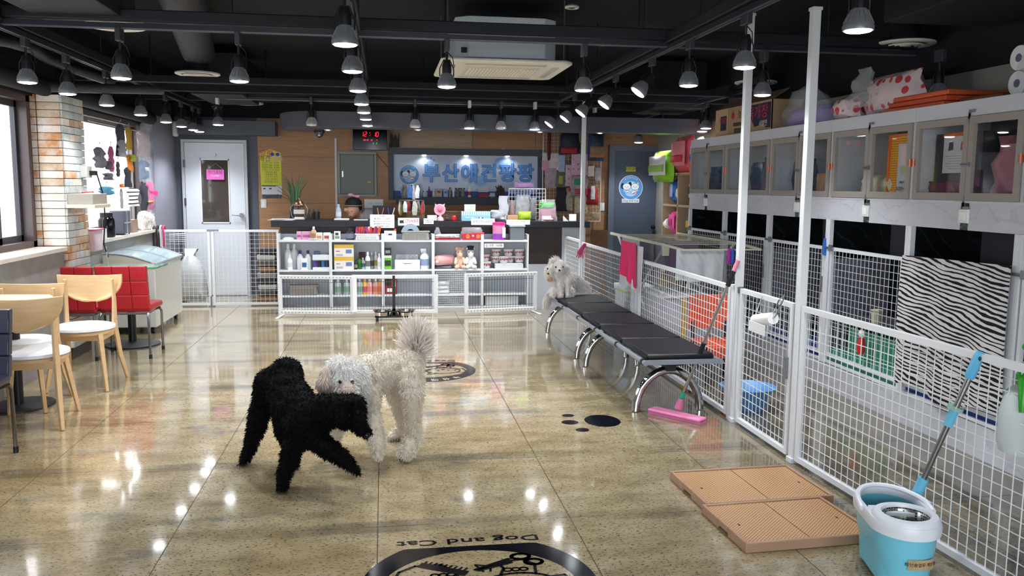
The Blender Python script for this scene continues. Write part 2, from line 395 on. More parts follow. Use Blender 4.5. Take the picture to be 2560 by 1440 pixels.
# outside: pavement and the pale tiled building across the lane
ST('pavement', M().box(-14, -3.0, -12, 22, -.3, -.05).box(-14, 14, -14, -2.6, -.3, -.05), mat('b5b2ac', .8))
nb = ST('trim_outside', M().box(-6.6, -6.2, 5, 30, -.05, 5.5), mat('cfc6c0', .8))
nb.name = 'neighbouring_building'
for r in range(9):
    for k in range(7):
        O('stone_panel', M().box(-6.2, -6.17, 5.0+k*1.9+(r % 2)*.4, 6.87+k*1.9+(r % 2)*.4, r*.6, r*.6+.585), mat(('d8cfc9', 'c9bdb5', 'dcd2cc')[(r*2+k) % 3], .8), nb)
# brick clad pillar between the windows
def brick_mat(a):
    t = NT('brick_face_%d' % a); p = t.pos()
    c = t.mix(t.ramp(t.noise(p, 7, 5, .6), (.4, 0.0), (.62, 1.0)), ('e9dfd6', 'd9cfc4', 'cfd3d2', 'd2bfa9')[a], ('dcc9b6', 'c58a58', 'b3b9b4', 'b98a60')[a])
    c = t.mix(t.ramp(t.noise(p, 30, 3), (.62, 0.0), (.7, .4)), c, '8a8078')
    return t.out(c, .8, t.noise(p, 55, 4, .7), bs=.7, bd=.01)
BM = [brick_mat(i) for i in range(4)]
pl = ST('trim_1', M().box(-2.88, -2.625, 7.56, 8.03, 0, 2.2), mat('4d463f', .9)); pl.name = 'brick_pillar'
rb = random.Random(3); z = .1; row = 0
while z < 2.17:
    h = .062
    segs = [(-2.885, -2.80), (-2.795, -2.615)]
    for a, b in segs:
        k = rb.choice((0, 0, 1, 1)) if b < -2.7 else rb.choice((0, 0, 1, 0, 3)); j = rb.uniform(0, .006)
        O('brick', M().box(a, b-.003, 7.535-j, 7.565, z+.002, z+h-.002), BM[k], pl, bev=.003, seg=1)
    ys = [7.54, 7.80, 8.045] if row % 2 else [7.54, 7.70, 7.93, 8.045]
    for a, b in zip(ys, ys[1:]):
        j = rb.uniform(0, .006); O('brick', M().box(-2.63, -2.605+j, a+.002, b-.002, z+.002, z+h-.002), BM[rb.choice((2, 2, 3, 0, 2))], pl, bev=.003, seg=1)
    z += h; row += 1
# soffit over the counter, with rounded left end
pts = [(3.78, 9.62), (-.7, 9.62)]+[(-.7-.48*sin(t*pi/2/8), 10.3-.68*cos(t*pi/2/8)) for t in range(1, 9)]+[(-1.1, 10.55), (-.8, 10.65), (-.5, 9.95), (3.78, 9.9)]
so = ST('ceiling_soffit', M().prism(pts, 2.122, 2.29), mat('4c505c', .55, var=.05, vs=2))
so.name = 'trim_soffit'
ST('ceiling_bulkhead', M().box(-2.6, -1.39, 11.5, 11.79, 2.12, 2.30), DG).name = 'trim_bulkhead'
# blue-grey door frame and doors
def frame3(x0, x1, z1, w, y0, y1): return M().box(x0-w, x0, y0, y1, 0, z1+w).box(x1, x1+w, y0, y1, 0, z1+w).box(x0, x1, y0, y1, z1, z1+w)
d1 = ST('door_1', frame3(-2.585, -1.825, 2.03, .035, 11.74, 11.81), mat('c9ccd4', .4))
dl = M()
for x0, x1, z0, z1 in ((-2.58, -2.375, .01, 2.025), (-2.035, -1.83, .01, 2.025), (-2.375, -2.035, .01, .985), (-2.375, -2.035, 1.8, 2.025)): dl.box(x0, x1, 11.75, 11.79, z0, z1)
leaf = O('door_leaf', dl, mat('dfe4ec', .35), d1)
O('vision_frame', M().box(-2.39, -2.375, 11.74, 11.76, .97, 1.815).box(-2.035, -2.02, 11.74, 11.76, .97, 1.815).box(-2.39, -2.02, 11.74, 11.76, .97, .985).box(-2.39, -2.02, 11.74, 11.76, 1.8, 1.815), mat('eef0f4', .4), d1)
O('vision_glass', M().box(-2.375, -2.035, 11.765, 11.775, .985, 1.8), mat('4d4540', .06, spec=.8), d1)
O('door_handle', M().cyl((-1.875, 11.75, 1.08), (-1.875, 11.69, 1.08), .028).tube([(-1.875, 11.70, 1.08), (-1.93, 11.695, 1.08), (-2.0, 11.7, 1.083)], [.012, .01, .008]), mat('8e8e92', .25, 1), d1)
for z in (.3, 1.25, 1.75): O('hinge', M().cyl((-2.585, 11.735, z-.05), (-2.585, 11.735, z+.05), .012), mat('6e7078', .3, 1), d1)
O('door_stop', M().cyl((-2.2, 11.75, 1.87), (-2.2, 11.72, 1.87), .02), mat('aaaaaa', .3, 1), d1)
d2 = ST('door_2', frame3(3.22, 3.9, 2.0, .08, 11.72, 11.81), mat('666c79', .5))
O('door_leaf', M().box(3.22, 3.9, 11.76, 11.80, .01, 2.0), mat('4e5868', .5), d2)
O('door_handle', M().ell((3.80, 11.70, .93), .035), mat('222226', .3, .5), d2)
# lower rail boards at the back of the soffit, ducts and beams
def beam(y, z0, z1, x0=-2.95, x1=3.8, d=.1): ST('ceiling_beam', M().box(x0, x1, y, y+d, z0, z1), BLK).name = 'ceiling_beam'
bz = lambda py, y: P(1100, py, Y=y).z
beam(8.1, bz(222, 8.1), bz(207, 8.1)); beam(9.1, 2.42, 2.5); beam(3.3, 2.72, 2.94, d=.35); beam(10.4, 2.45, 2.6)
# ================================================================ LIGHT TRACKS AND SPOTLIGHTS
TRK = mat('12151e', .6)
def track(label, p, q, rods, dz=0):
    t = T('light_track', label, 'light track', ((p[0]+q[0])/2, (p[1]+q[1])/2, p[2]), 'black lighting tracks under the ceiling')
    d = (V(q)-V(p)).normalized(); n = d.cross(V((0, 0, 1)))
    O('rail', M().bar(V(p), V(q), .035, .03, up=(0, 0, 1)), mat('22252f', .4), t)
    O('channel', M().bar(V(p)+V((0, 0, .06)), V(q)+V((0, 0, .06)), .07, .07, up=(0, 0, 1)), TRK, t, bev=.006)
    for s_ in (-1, 1): O('rail_lip', M().bar(V(p)+n*.016*s_+V((0, 0, -.018)), V(q)+n*.016*s_+V((0, 0, -.018)), .004, .006, up=(0, 0, 1)), mat('7a7c86', .3, .6), t)
    for i in range(rods):
        c = V(p).lerp(V(q), (i+.5)/rods); O('hanger_rod', M().cyl(c+V((0, 0, .09)), (c.x, c.y, 2.95), .006, n=6), TRK, t)
    return t
TZ = 2.43
track('long black track running down the left side by the windows', (-2.27, 2.2, TZ), (-2.27, 11.3, TZ), 6)
track('long black track running down the middle of the ceiling', (-.17, 1.8, TZ), (-.17, 9.75, TZ), 6)
track('long black track running above the bench and fence on the right', (1.9, 1.9, TZ), (1.9, 9.5, TZ), 6)
track('black track crossing the whole ceiling from left to right', (-2.9, 5.63, TZ+.02), (3.7, 5.63, TZ+.02), 5)
track('black track crossing in front of the counter soffit', (-1.7, 9.82, TZ), (2.6, 9.82, TZ), 5)
track('short black track at the far right corner near the blue door', (3.45, 7.6, TZ), (3.45, 11.4, TZ), 3)
LENS = mat('f4f8ff', .3, emit=LENS_E)
def spot(kind):
    t = T('spotlight', 'x x x x', 'spotlight')
    bl = mat('17181d', .45); gr = mat('8b8d92' if kind != 'off' else 'c8c8c8', .35, .3)
    O('adapter', M().box(-.016, .016, -.045, .045, .155, .235), mat('34363e' if kind != 'rear' else 'd0d0d0', .4), t, bev=.004)
    O('stem', M().cyl((0, 0, .10), (0, 0, .16), .008, n=8), bl, t)
    # head, tilted for the aimed ones
    R = Matrix.Rotation({'down': 0, 'rear': 0, 'tilt': D(38), 'off': D(0)}[kind], 3, 'Y')
    piv = V((0, 0, .10)); q = lambda p: piv+R@(V(p)-piv)
    def h(mb): mb.v = [tuple(q(p)) for p in mb.v]; return mb
    O('yoke', h(M().tube([(-.045, 0, -.0), (-.045, 0, .05), (-.02, 0, .105), (.02, 0, .105), (.045, 0, .05), (.045, 0, 0)], .004, 6)), bl, t)
    O('socket', h(M().lathe([(.03, .015), (.03, .07), (.024, .085), (.02, .10)], n=14)), bl, t)
    O('reflector', h(M().lathe([(.060, -.066), (.062, -.05), (.056, -.035), (.045, -.012), (.034, .006), (.03, .018), (.028, .025)], n=24)), gr, t)
    rb_ = M()
    for k in range(16):
        a = 2*pi*k/16; rb_.bar((.057*cos(a), .057*sin(a), -.038), (.034*cos(a), .034*sin(a), .012), .004, .006)
    O('cooling_fins', h(rb_), gr, t)
    O('lamp_lens', h(M().lathe([(.056, -.064), (.050, -.070), (.03, -.074), (.002, -.076)], n=24)), LENS if kind != 'off' else mat('e8e8e8', .3), t)
    O('wire_lead', h(M().tube([(.02, .02, .08), (.05, .02, .06), (.04, .01, .12), (.012, .01, .15)], .003, 5)), bl, t)
    if kind != 'off':
        l = bpy.data.lights.new('spot_glow', 'SPOT'); l.energy = LAMP_W; l.spot_size = D(120); l.spot_blend = .7; l.shadow_soft_size = .05; l.color = (.93, .97, 1)
        lo = bpy.data.objects.new('spot_glow', l); COL.objects.link(lo); lo.parent = t; lo.location = q((0, 0, -.082)); lo.rotation_euler = R.to_euler()
    return t
PR = {}
def put_spot(kind, x, y, label, zl=2.2, group='ceiling spotlights', rz=0):
    z = zl+.0
    if kind in PR: o = dup(PR[kind], (x, y, z), rz)
    else: o = spot(kind); PR[kind] = o; o.location = (x, y, z); o.rotation_euler = (0, 0, rz)
    o['label'] = label; o['group'] = group
    return o
ordn = ['nearest', 'second nearest', 'third nearest', 'fourth nearest', 'fifth nearest', 'sixth nearest', 'seventh nearest', 'eighth nearest', 'ninth nearest']
for k, y in enumerate([6.0, 6.71, 7.6, 8.6, 9.55, 10.25, 10.85, 11.2]): put_spot('down', -2.27, y, 'lit spotlight on the left window-side track, %s of that row' % ordn[k])
for k, y in enumerate([4.06, 5.0, 6.02, 7.0, 7.8, 8.6, 9.5]): put_spot('down', -.17, y, 'lit spotlight on the middle track, %s of that row' % ordn[k])
put_spot('down', -1.59, 5.63, 'lit spotlight on the crossing track in front of the grey duct box, leftmost there')
put_spot('down', -.89, 5.63, 'lit spotlight on the crossing track beside the round ribbed duct')
put_spot('down', .41, 5.63, 'lit spotlight hanging in front of the left end of the air conditioner')
put_spot('down', 1.32, 5.63, 'lit spotlight just right of the air conditioner on the crossing track')
put_spot('down', 2.58, 5.63, 'lit spotlight behind the tall white pole on the crossing track')
put_spot('down', 3.6, 5.2, 'lit spotlight hanging low over the orange mats on the cabinets', 2.17)
for k, y in enumerate([3.28, 4.38, 5.22]): put_spot('down', 1.9, y, 'lit spotlight pointing straight down on the right track, %s of that row' % ordn[k])
for k, y in enumerate([5.98, 6.94, 7.78, 8.48, 9.3]): put_spot('tilt', 1.9, y, 'lit spotlight tilted to the left on the right track, %s of the tilted ones' % ordn[k])
put_spot('rear', -1.79, 9.82, 'lit spotlight below the dome camera near the white door')
for x, s in ((.95, 'third from the left over the counter soffit'), (1.69, 'right of the dark lamps over the counter soffit')): put_spot('rear', x, 9.82-.25, 'lit spotlight %s' % s)
put_spot('off', -.77, 9.6, 'switched-off spotlight at the rounded left end of the soffit', group='dark spotlights over the counter')
put_spot('off', .35, 9.6, 'switched-off spotlight above the wooden strip right of the digital clock', group='dark spotlights over the counter')
put_spot('off', 1.31, 9.6, 'switched-off spotlight between two lit ones over the counter soffit', group='dark spotlights over the counter')
put_spot('rear', 2.45, 9.85, 'lit spotlight in front of the hanging backpacks on the wire rack')
put_spot('down', 3.45, 8.9, 'lit spotlight above the red diaper packs, nearer of the two', 2.2)
put_spot('down', 3.3, 9.9, 'lit spotlight behind the nearer one above the diaper packs', 2.2)
put_spot('down', 3.6, 9.4, 'lit spotlight just left of the noodle carton', 2.2)
put_spot('rear', 3.4, 11.2, 'small spotlight above the blue-grey door', 2.16)
for k, (x, y) in enumerate([(-1.6, .2), (.3, -.2), (1.9, .6), (-2.27, 2.6), (-.17, 1.4)]): put_spot('down', x, y, 'added unseen spotlight behind the viewer, %s' % ('at the left', 'in the middle', 'at the right', 'at the left track end', 'at the middle track end')[k], group='unseen spotlights added behind the viewer')  # lamps added out of view to light the room from behind
# ducts, diffusers, air conditioner
def duct_box(label, x0, x1, y0, y1, z0, z1): return tag(O('duct_box', M().box(x0, x1, y0, y1, z0, z1), DUCT, bev=.006), label, 'air duct')
a = P(340, 65, Z=2.5); b = P(130, 60, Z=2.5)
duct_box('large dark duct box at the top left with a grey underside', b.x, a.x, 3.7, a.y, 2.5, 2.7)
duct_box('smaller dark duct box in front of the white door bay', -1.98, P(645, 262, Z=2.42).x, 9.4, 10.6, 2.42, 2.85)
duct_box('dark square duct box at the top right above the toilet paper', 3.0, 3.74, 3.6, 4.9, 2.5, 2.85)
duct_box('dark upright duct box behind the tilted spotlights', 3.0, 3.6, 9.3, 10.2, 2.38, 2.9)
tag(O('flexible_duct', M().tube([(-1.1, 4.2, 2.78), (-1.25, 5.6, 2.76), (-1.5, 7.2, 2.74), (-1.7, 8.45, 2.72)], .15, 20), mat('1e2028', .6, bump=.6, bs=25)), 'round ribbed duct slanting towards the ceiling diffuser', 'air duct')
pts = [(-2.55+.05*sin(k*1.7), 3.0+k*.42, 2.44-.03*cos(k)) for k in range(12)]
tag(O('flexible_pipe', M().tube(pts+[(-2.3, 7.9, 2.36)], .045, 10), mat('24262e', .5, bump=.6, bs=40)), 'dark insulated pipe sagging above the left window', 'pipe')
tag(O('flexible_pipe', M().tube([(-2.6, 7.3, 2.24), (-2.3, 7.5, 2.26), (-1.9, 7.9, 2.3)], .04, 10), mat('30323a', .4, bump=.6, bs=40)), 'short dark pipe crossing above the brick pillar', 'pipe')
def diffuser(x, y, z, label, r=.2):
    t = T('ceiling_diffuser', label, 'air diffuser', (x, y, z), 'round white ceiling diffusers')
    O('neck', M().cyl((x, y, z+.02), (x, y, z+.16), .1, n=20), BLK, t)
    O('collar', M().lathe([(.15, .015), (.14, .03), (.1, .035)], (x, y, z), 24), mat('3a3b40', .5), t)
    O('plate', M().lathe([(r, .012), (r, .0), (r-.02, -.008), (r-.05, -.004), (r-.055, .012)], (x, y, z), 32), mat('d8d5cc', .4), t)
    for k in (.13, .085): O('vane_ring', M().lathe([(k, -.006), (k-.006, -.014), (k-.035, -.002), (k-.03, .006)], (x, y, z), 28), mat('cfccc2', .4), t)
    O('centre_disc', M().lathe([(.045, -.008), (.04, -.014), (.001, -.015)], (x, y, z), 20), mat('cfccc2', .4), t)
for x, y, l in ((-1.70, 5.95, 'round white diffuser half hidden by the top left duct box'), (-1.70, 8.4, 'round white diffuser under the ribbed slanting duct'), (-1.70, 11.3, 'small far round diffuser left of the counter soffit'), (3.55, 7.9, 'round white diffuser behind the tall white pole'), (3.45, 10.9, 'far round diffuser right of the tilted spotlights'), (3.6, 5.6, 'round white diffuser at the top right beside the dark box')): diffuser(x, y, 2.5, l)
ac = T('ceiling_air_conditioner', 'white ceiling cassette air conditioner with grilled panel and grey metal body', 'air conditioner', (.95, 7.15, 2.45))
O('body_casing', M().prism([(.56, 6.80), (.66, 6.72), (1.26, 6.72), (1.36, 6.80), (1.36, 7.5), (1.26, 7.6), (.66, 7.6), (.56, 7.5)], 2.49, 2.80), mat('d2dce6', .5), ac, bev=.004)
O('panel', M().prism([(.44, 6.70), (.50, 6.64), (1.42, 6.64), (1.48, 6.70), (1.48, 7.62), (1.42, 7.68), (.50, 7.68), (.44, 7.62)], 2.445, 2.475), mat('e6e2d6', .4), ac, bev=.012)
O('grille_plate', M().box(.66, 1.26, 6.9, 7.42, 2.437, 2.447), mat('cfc9b8', .4), ac, bev=.003)
for k in range(20): O('grille_slat', M().box(.69+.028*k, .703+.028*k, 6.97, 7.35, 2.430, 2.439), mat('efeade', .4), ac)
for y0, y1, x0, x1 in ((6.74, 6.79, .64, 1.28), (7.53, 7.58, .64, 1.28), (6.85, 7.47, .52, .57), (6.85, 7.47, 1.35, 1.40)): O('air_flap', M().box(x0, x1, y0, y1, 2.438, 2.447), mat('b5b0a2', .4), ac, bev=.003)
O('switch_box', M().box(.60, .645, 6.708, 6.722, 2.52, 2.56), BLK2, ac)
for x, y in ((.5, 6.75), (.5, 7.55), (1.42, 6.75), (1.42, 7.55)): O('hanger_rod', M().cyl((x, y, 2.47), (x, y, 2.95), .006, n=6), mat('8a8d92', .3, .8), ac)
def dome(x, y, z, label):
    t = T('dome_camera', label, 'security camera', (x, y, z)); O('camera_base', M().lathe([(.06, 0), (.062, -.03), (.055, -.035)], (x, y, z), 20), mat('1d1e22', .4), t)
    O('camera_dome', M().ell((x, y, z-.035), (.05, .05, .055)), mat('303238', .05, .6, coat=1), t); O('lens_eye', M().ell((x, y-.035, z-.06), .015, 8, 6), mat('d0d0d0', .1), t)
dome(-1.93, 10.55, 2.42, 'black dome camera under the duct near the white door')
c = P(798, 325, Y=10.2); dome(c.x, c.y, 2.122, 'black dome camera under the rounded soffit end')
c = P(1430, 18, Y=5.0); t = T('ceiling_speaker', 'small round silver fitting near the top of the ceiling', 'ceiling fitting', c)
O('ring', M().torus(c, .035, .008), mat('b8bab8', .4, .4), t); O('core', M().ell(c+V((0, 0, .01)), (.03, .03, .02)), mat('3a3c40', .5), t)
for k, (x, yy) in enumerate(((1045, 318), (1350, 326), (820, 330), (1500, 330))):
    c = P(x, yy, Y=9.76 if x > 830 else 10.1); t = T('downlight', 'recessed downlight in the soffit underside, %s' % ('above the clock edge', 'above the sign', 'at the rounded end', 'near the wire rack')[k], 'downlight', (c.x, c.y, 2.122), 'soffit downlights')
    O('bezel', M().lathe([(.045, 0), (.045, -.008), (.03, -.006)], (c.x, c.y, 2.122), 20), mat('d8d8d8', .3, .5), t); O('bulb', M().ell((c.x, c.y, 2.122), (.028, .028, .012)), mat('fff6e8', .3, emit=8), t)
    l = bpy.data.lights.new('downlight_glow', 'SPOT'); l.energy = 26; l.spot_size = D(130); l.spot_blend = .8; l.shadow_soft_size = .03; lo = bpy.data.objects.new('downlight_glow', l); COL.objects.link(lo); lo.parent = t; lo.location = (0, 0, -.03)
# ================================================================ FENCES (white welded mesh)
WH = mat('e4e6ea', .35); WH2 = mat('d9dbe0', .4); GALV = mat('8c8f94', .35, .7)
def mesh_panel(par, p0, p1, z0, z1, fw=.028, pitch=.052, wr=.0016, fm=WH, wm=None, tilt=None):
    p0, p1 = V((*p0, 0)), V((*p1, 0)); d = (p1-p0).normalized(); L = (p1-p0).length; n = d.cross(V((0, 0, 1)))
    up = V((0, 0, 1))
    m = M()
    for a, b in ((p0+up*z0, p1+up*z0), (p0+up*z1, p1+up*z1)): m.bar(a-d*fw/2, b+d*fw/2, fw, fw, up=(0, 0, 1))
    for a in (p0, p1): m.bar(a+up*(z0+fw/2), a+up*(z1-fw/2), fw, fw, up=d)
    O('frame', m, fm, par)
    g = M(); k = int(L/pitch)
    for i in range(1, k+1):
        c = p0+d*(L*i/(k+1)); g.bar(c+up*z0, c+up*z1, wr*2, up=d)
    k = int((z1-z0)/pitch)
    for i in range(1, k+1):
        z = z0+(z1-z0)*i/(k+1); g.bar(p0+up*z+n*wr*2, p1+up*z+n*wr*2, wr*2, up=(0, 0, 1))
    o = O('wire_mesh', g, wm or fm, par, smooth=False); o['kind'] = 'stuff'
FX = 2.22
def fence(y0, y1, label, gate=False, z0=.035, z1=.86, x0=FX, x1=None):
    t = T('mesh_gate' if gate else 'mesh_fence', label, 'gate' if gate else 'fence', (x0, (y0+y1)/2, 0), 'white mesh fence along the bench')
    mesh_panel(t, (x0, y0), (FX if x1 is None else x1, y1), z0, z1, wm=mat('eceef0', .35)); return t
fence(2.2, 4.20, 'nearest white mesh fence panel behind the blue mop bucket', x0=2.31)
g = fence(4.33, 5.0, 'white mesh gate holding a paper roll between the two tall poles', True)
fence(5.18, 7.17, 'white mesh fence panel behind the black bench, nearer one')
fence(7.38, 9.34, 'white mesh fence panel behind the small dogs with a pink glove on it')
fence(9.48, 10.3, 'farthest short white mesh fence panel by the counter end', z1=.875)
for z in (.45,): O('gate_latch', M().box(FX-.03, FX-.014, 4.33, 4.36, z, z+.12), GALV, g)
O('top_hinge', M().cyl((FX, 5.02, .86), (FX, 5.12, .86), .016, n=8).box(FX-.02, FX+.02, 5.03, 5.06, .84, .88), GALV, g)
for x, y, zt, l in ((FX, 4.25, 2.415, 'tall white pole on the right between gate and nearest fence panel'), (FX, 5.06, 2.54, 'tall white pole crossing the far cabinets, left of the two big ones'), (FX, 9.41, 2.50, 'thin far white pole behind the sitting dogs')):
    t = T('tall_pole', l, 'pole', (x, y, 0), 'tall white square poles')
    O('post', M().box(x-.022, x+.022, y-.022, y+.022, .006, zt), WH, t, bev=.003); O('foot', M().box(x-.03, x+.03, y-.03, y+.03, 0, .03), WH2, t, bev=.003)
    O('cap', M().box(x-.026, x+.026, y-.026, y+.026, zt-.001, zt+.015), WH2, t)
for y, l in ((5.12, 'short white fence post left of the gate'), (7.23, 'short white fence post behind the middle of the bench'), (7.31, 'doubled short white fence post in the middle of the bench fence')):
    t = T('fence_post', l, 'post', (FX, y, 0), 'short white fence posts')
    O('post', M().box(FX-.02, FX+.02, y-.02, y+.02, 0, .9 if y > 6 else .87), WH, t, bev=.003); O('cap', M().box(FX-.024, FX+.024, y-.024, y+.024, .87, .905 if y > 6 else .885), WH2, t)
# left mesh gates
LG = 10.72
def lgate(x0, x1, label, z0=.03, z1=.925):
    t = T('mesh_gate', label, 'gate', ((x0+x1)/2, LG, 0), 'white mesh gates by the white door'); mesh_panel(t, (x0, LG), (x1, LG), z0, z1, pitch=.055); return t
a = lgate(XP(532, LG), XP(694, LG), 'white mesh gate next to the shelf unit'); b = lgate(XP(403, LG), XP(522, LG), 'white mesh gate in front of the white door leaf')
O('corner_hinge', M().box(XP(518, LG), XP(548, LG), LG-.02, LG+.02, .925, .94), GALV, b)
O('floor_bolt', M().cyl((XP(524, LG), LG-.02, 0), (XP(524, LG), LG-.02, .13), .008, n=8).box(XP(518, LG), XP(533, LG), LG-.06, LG+.02, 0, .008), GALV, b)
lgate(-2.68, XP(400, LG), 'short white mesh panel hung with coloured leashes')
for i, (px, c) in enumerate(((355, '7d6cb0'), (371, 'c0367e'), (388, '3a2a2c'), (396, '2a2426'), (404, 'c8c4c8'), (412, 'c2336c'))):
    x = XP(px, LG, 590); m = M().tube([(x, LG-.02+.05*cos(t), .93+.045*sin(t)+.01) for t in [k*pi/7 for k in range(8)]]+[(x+.005, LG-.075, .84), (x, LG-.06, .74)], .011, 8)
    t = tag(O('dog_leash', m, mat(c, .5)), '%s dog leash looped over the short mesh panel' % ('lilac', 'magenta', 'dark brown', 'black', 'pale grey', 'crimson')[i], 'leash', 'leashes on the mesh panel')
# ================================================================ KENNELS AND UPPER CABINETS ON THE RIGHT
KX = 3.3
def marble(name, a, b, vc, sc_=3.0):
    t = NT(name, .25); p = t.pos(); n = t.noise(p, sc_, 6, .6)
    w = t.n('TexWave', t.pos(rot=(.6, .5, .4)), Scale=sc_*1.1, Distortion=11.0, Detail=4.0)
    c = t.mix(t.ramp(n, (.4, 0.0), (.65, 1.0)), a, b); return t.out(t.mix(t.ramp(w, (0.0, .8), (.05, 0.0)), c, vc), .22)
MW = marble('white_marble', 'c9cad2', 'd2d3d9', 'bcbdc8'); MG = marble('green_marble', '20302f', '2d3d3b', '5a6e6a', 12); MK = marble('black_marble', '0b0d10', '101417', '1f2b2a', 2.2)
GP = mat('55565f', .45); TAU = mat('9c948d', .4, bump=.05, bs=90); CU = mat('b0694c', .35, .6)
YU = [8.90, 7.93, 6.95, 5.94, 4.95, 4.0, 3.05]
names = ['farthest', 'second farthest', 'middle', 'third nearest', 'second nearest', 'nearest']
KGL = mat('cfd6da', .03, trans=.9, alpha=.18, spec=.8)
for i in range(6):
    y1, y0 = YU[i], YU[i+1]; yc = (y0+y1)/2 if i != 4 else 4.44
    c = T('wall_cabinet', 'grey framed glass door wall cabinet, %s of the row' % names[i], 'cabinet', (KX, (y0+y1)/2, 1.27), 'glass door cabinets above the kennels')
    O('carcass', M().box(KX+.01, 3.82, y0, y0+.012, 1.44, 2.0).box(KX+.01, 3.82, y1-.012, y1, 1.44, 2.0).box(KX+.01, 3.82, y0+.012, y1-.012, 1.43, 1.445).box(KX+.01, 3.82, y0+.012, y1-.012, 1.985, 2.005), WH2, c); O('inner_back', M().box(3.80, 3.82, y0+.012, y1-.012, 1.445, 1.985), mat('707277', .5), c)
    O('top_fascia', M().box(KX-.012, KX+.01, y0+.001, y1-.001, 1.915, 2.005), mat('ccced6', .3), c, bev=.002)
    O('stile', M().box(KX-.008, KX+.012, y0, y0+.018, 1.43, 1.915).box(KX-.008, KX+.012, y1-.018, y1, 1.43, 1.915).box(KX-.012, KX+.01, y0, y1, 1.425, 1.437), mat('ccced6', .3), c)
    for s_, (a, b) in enumerate(((y0+.02, yc-.002), (yc+.002, y1-.02))):
        w_ = .042; z0, z1 = 1.44, 1.912; fr = lambda a_, b_, c_: (KX-.012-.0+c_, a_, b_)
        m = M()
        def trap(q): m.prism(q, -.012, .01, lambda p, r, e: (KX-.008+e, p, r))
        trap([(a, z0), (b, z0), (b-w_, z0+w_), (a+w_, z0+w_)]); trap([(a, z1), (b, z1), (b-w_, z1-w_), (a+w_, z1-w_)])
        trap([(a, z0), (a+w_, z0+w_), (a+w_, z1-w_), (a, z1)]); trap([(b, z0), (b-w_, z0+w_), (b-w_, z1-w_), (b, z1)])
        dr = O('door', m, TAU, c)
        O('glass_pane', M().box(KX-.002, KX+.002, a+w_, b-w_, z0+w_, z1-w_), GL, dr)
        yh = a if s_ == 0 else b
        O('hinge', M().cyl((KX-.022, yh, 1.64), (KX-.022, yh, 1.69), .006, n=8).box(KX-.022, KX-.018, yh-.018, yh+.018, 1.645, 1.685), CU, dr)
    O('bolt', M().box(KX-.03, KX-.018, yc-.03, yc+.03, 1.63, 1.655).cyl((KX-.03, yc-.035, 1.643), (KX-.03, yc+.035, 1.643), .004, n=6), GALV, c)
    for z, dz in ((1.90, .04), (1.43, -.035)): O('catch', M().box(KX-.026, KX-.018, yc-.004, yc+.004, z-.03, z+.03).box(KX-.026, KX-.016, yc-.004, yc+.05 if 0 else yc+.004, z, z+dz).box(KX-.026, KX-.018, yc-.045, yc, z+dz-.006, z+dz+.01), GALV, c)
    O('marble_apron', M().box(KX-.008, KX+.01, y0, yc-.035, 1.27, 1.425).box(KX-.008, KX+.01, yc+.035, y1, 1.27, 1.425), MW, c)
    O('green_strip', M().box(KX-.006, KX+.01, yc-.035, yc+.035, 1.27, 1.425), MG, c)
    sw = O('light_switch', M().box(KX-.02, KX-.006, yc-.04, yc+.04, 1.31, 1.39), mat('f1f1ee', .35), c, bev=.003); O('rocker', M().box(KX-.025, KX-.02, yc-.024, yc+.024, 1.326, 1.374), mat('fafaf6', .3), sw, bev=.002)
    # kennel below
    k = T('kennel', 'kennel with white mesh door under the glass cabinets, %s of the row' % names[i], 'kennel', (KX, (y0+y1)/2, 0), 'kennels along the right wall')
    O('plinth', M().box(KX-.01, 3.82, y0, y1, 0, .19), MW, k)
    O('back_wall', M().box(3.80, 3.82, y0, y1, .19, 1.27), MK, k); O('grey_panel', M().box(3.79, 3.80, y0+.001, y1-.001, .98, 1.27), GP, k)
    O('divider', M().box(KX+.02, 3.80, y1-.018, y1-.002, .98, 1.27), MK, k); O('divider', M().box(KX+.02, 3.80, y1-.018, y1-.002, .19, .98), mat('74757f', .45), k)
    O('shelf_slab', M().box(KX+.04, 3.79, y0+.01, y1-.02, .52, .54), mat('6b6d76', .5), k)
    O('kick_drawer', M().box(KX+.02, 3.78, y0+.03, y1-.03, .2, .30), mat(('1d3f8a', '1d3f8a', '20408c', '2e8a6e', '1c3c90', '1c3c90')[i], .4), k)
    m = M()
    for y in (y0, y1-.03): m.box(KX-.014, KX+.02, y, y+.03, .19, 1.27)
    m.box(KX-.01, KX+.016, y0+.03, y1-.03, .165+.03, .215)
    O('post_frame', m, WH, k, bev=.002)
    mesh_panel(k, (KX-.0, y0+.05), (KX-.0, y1-.06), .26, 1.055, fw=.024, pitch=.05, wm=mat('dcdee4', .35))
    O('top_latch', M().cyl((KX-.02, y1-.1, 1.06), (KX-.02, y1+.02, 1.06), .009, n=8).box(KX-.03, KX-.015, y1-.09, y1-.05, 1.04, 1.085), GALV, k)
    O('door_latch', M().box(KX-.022, KX-.012, y0+.04, y0+.055, .72, .84), GALV, k)
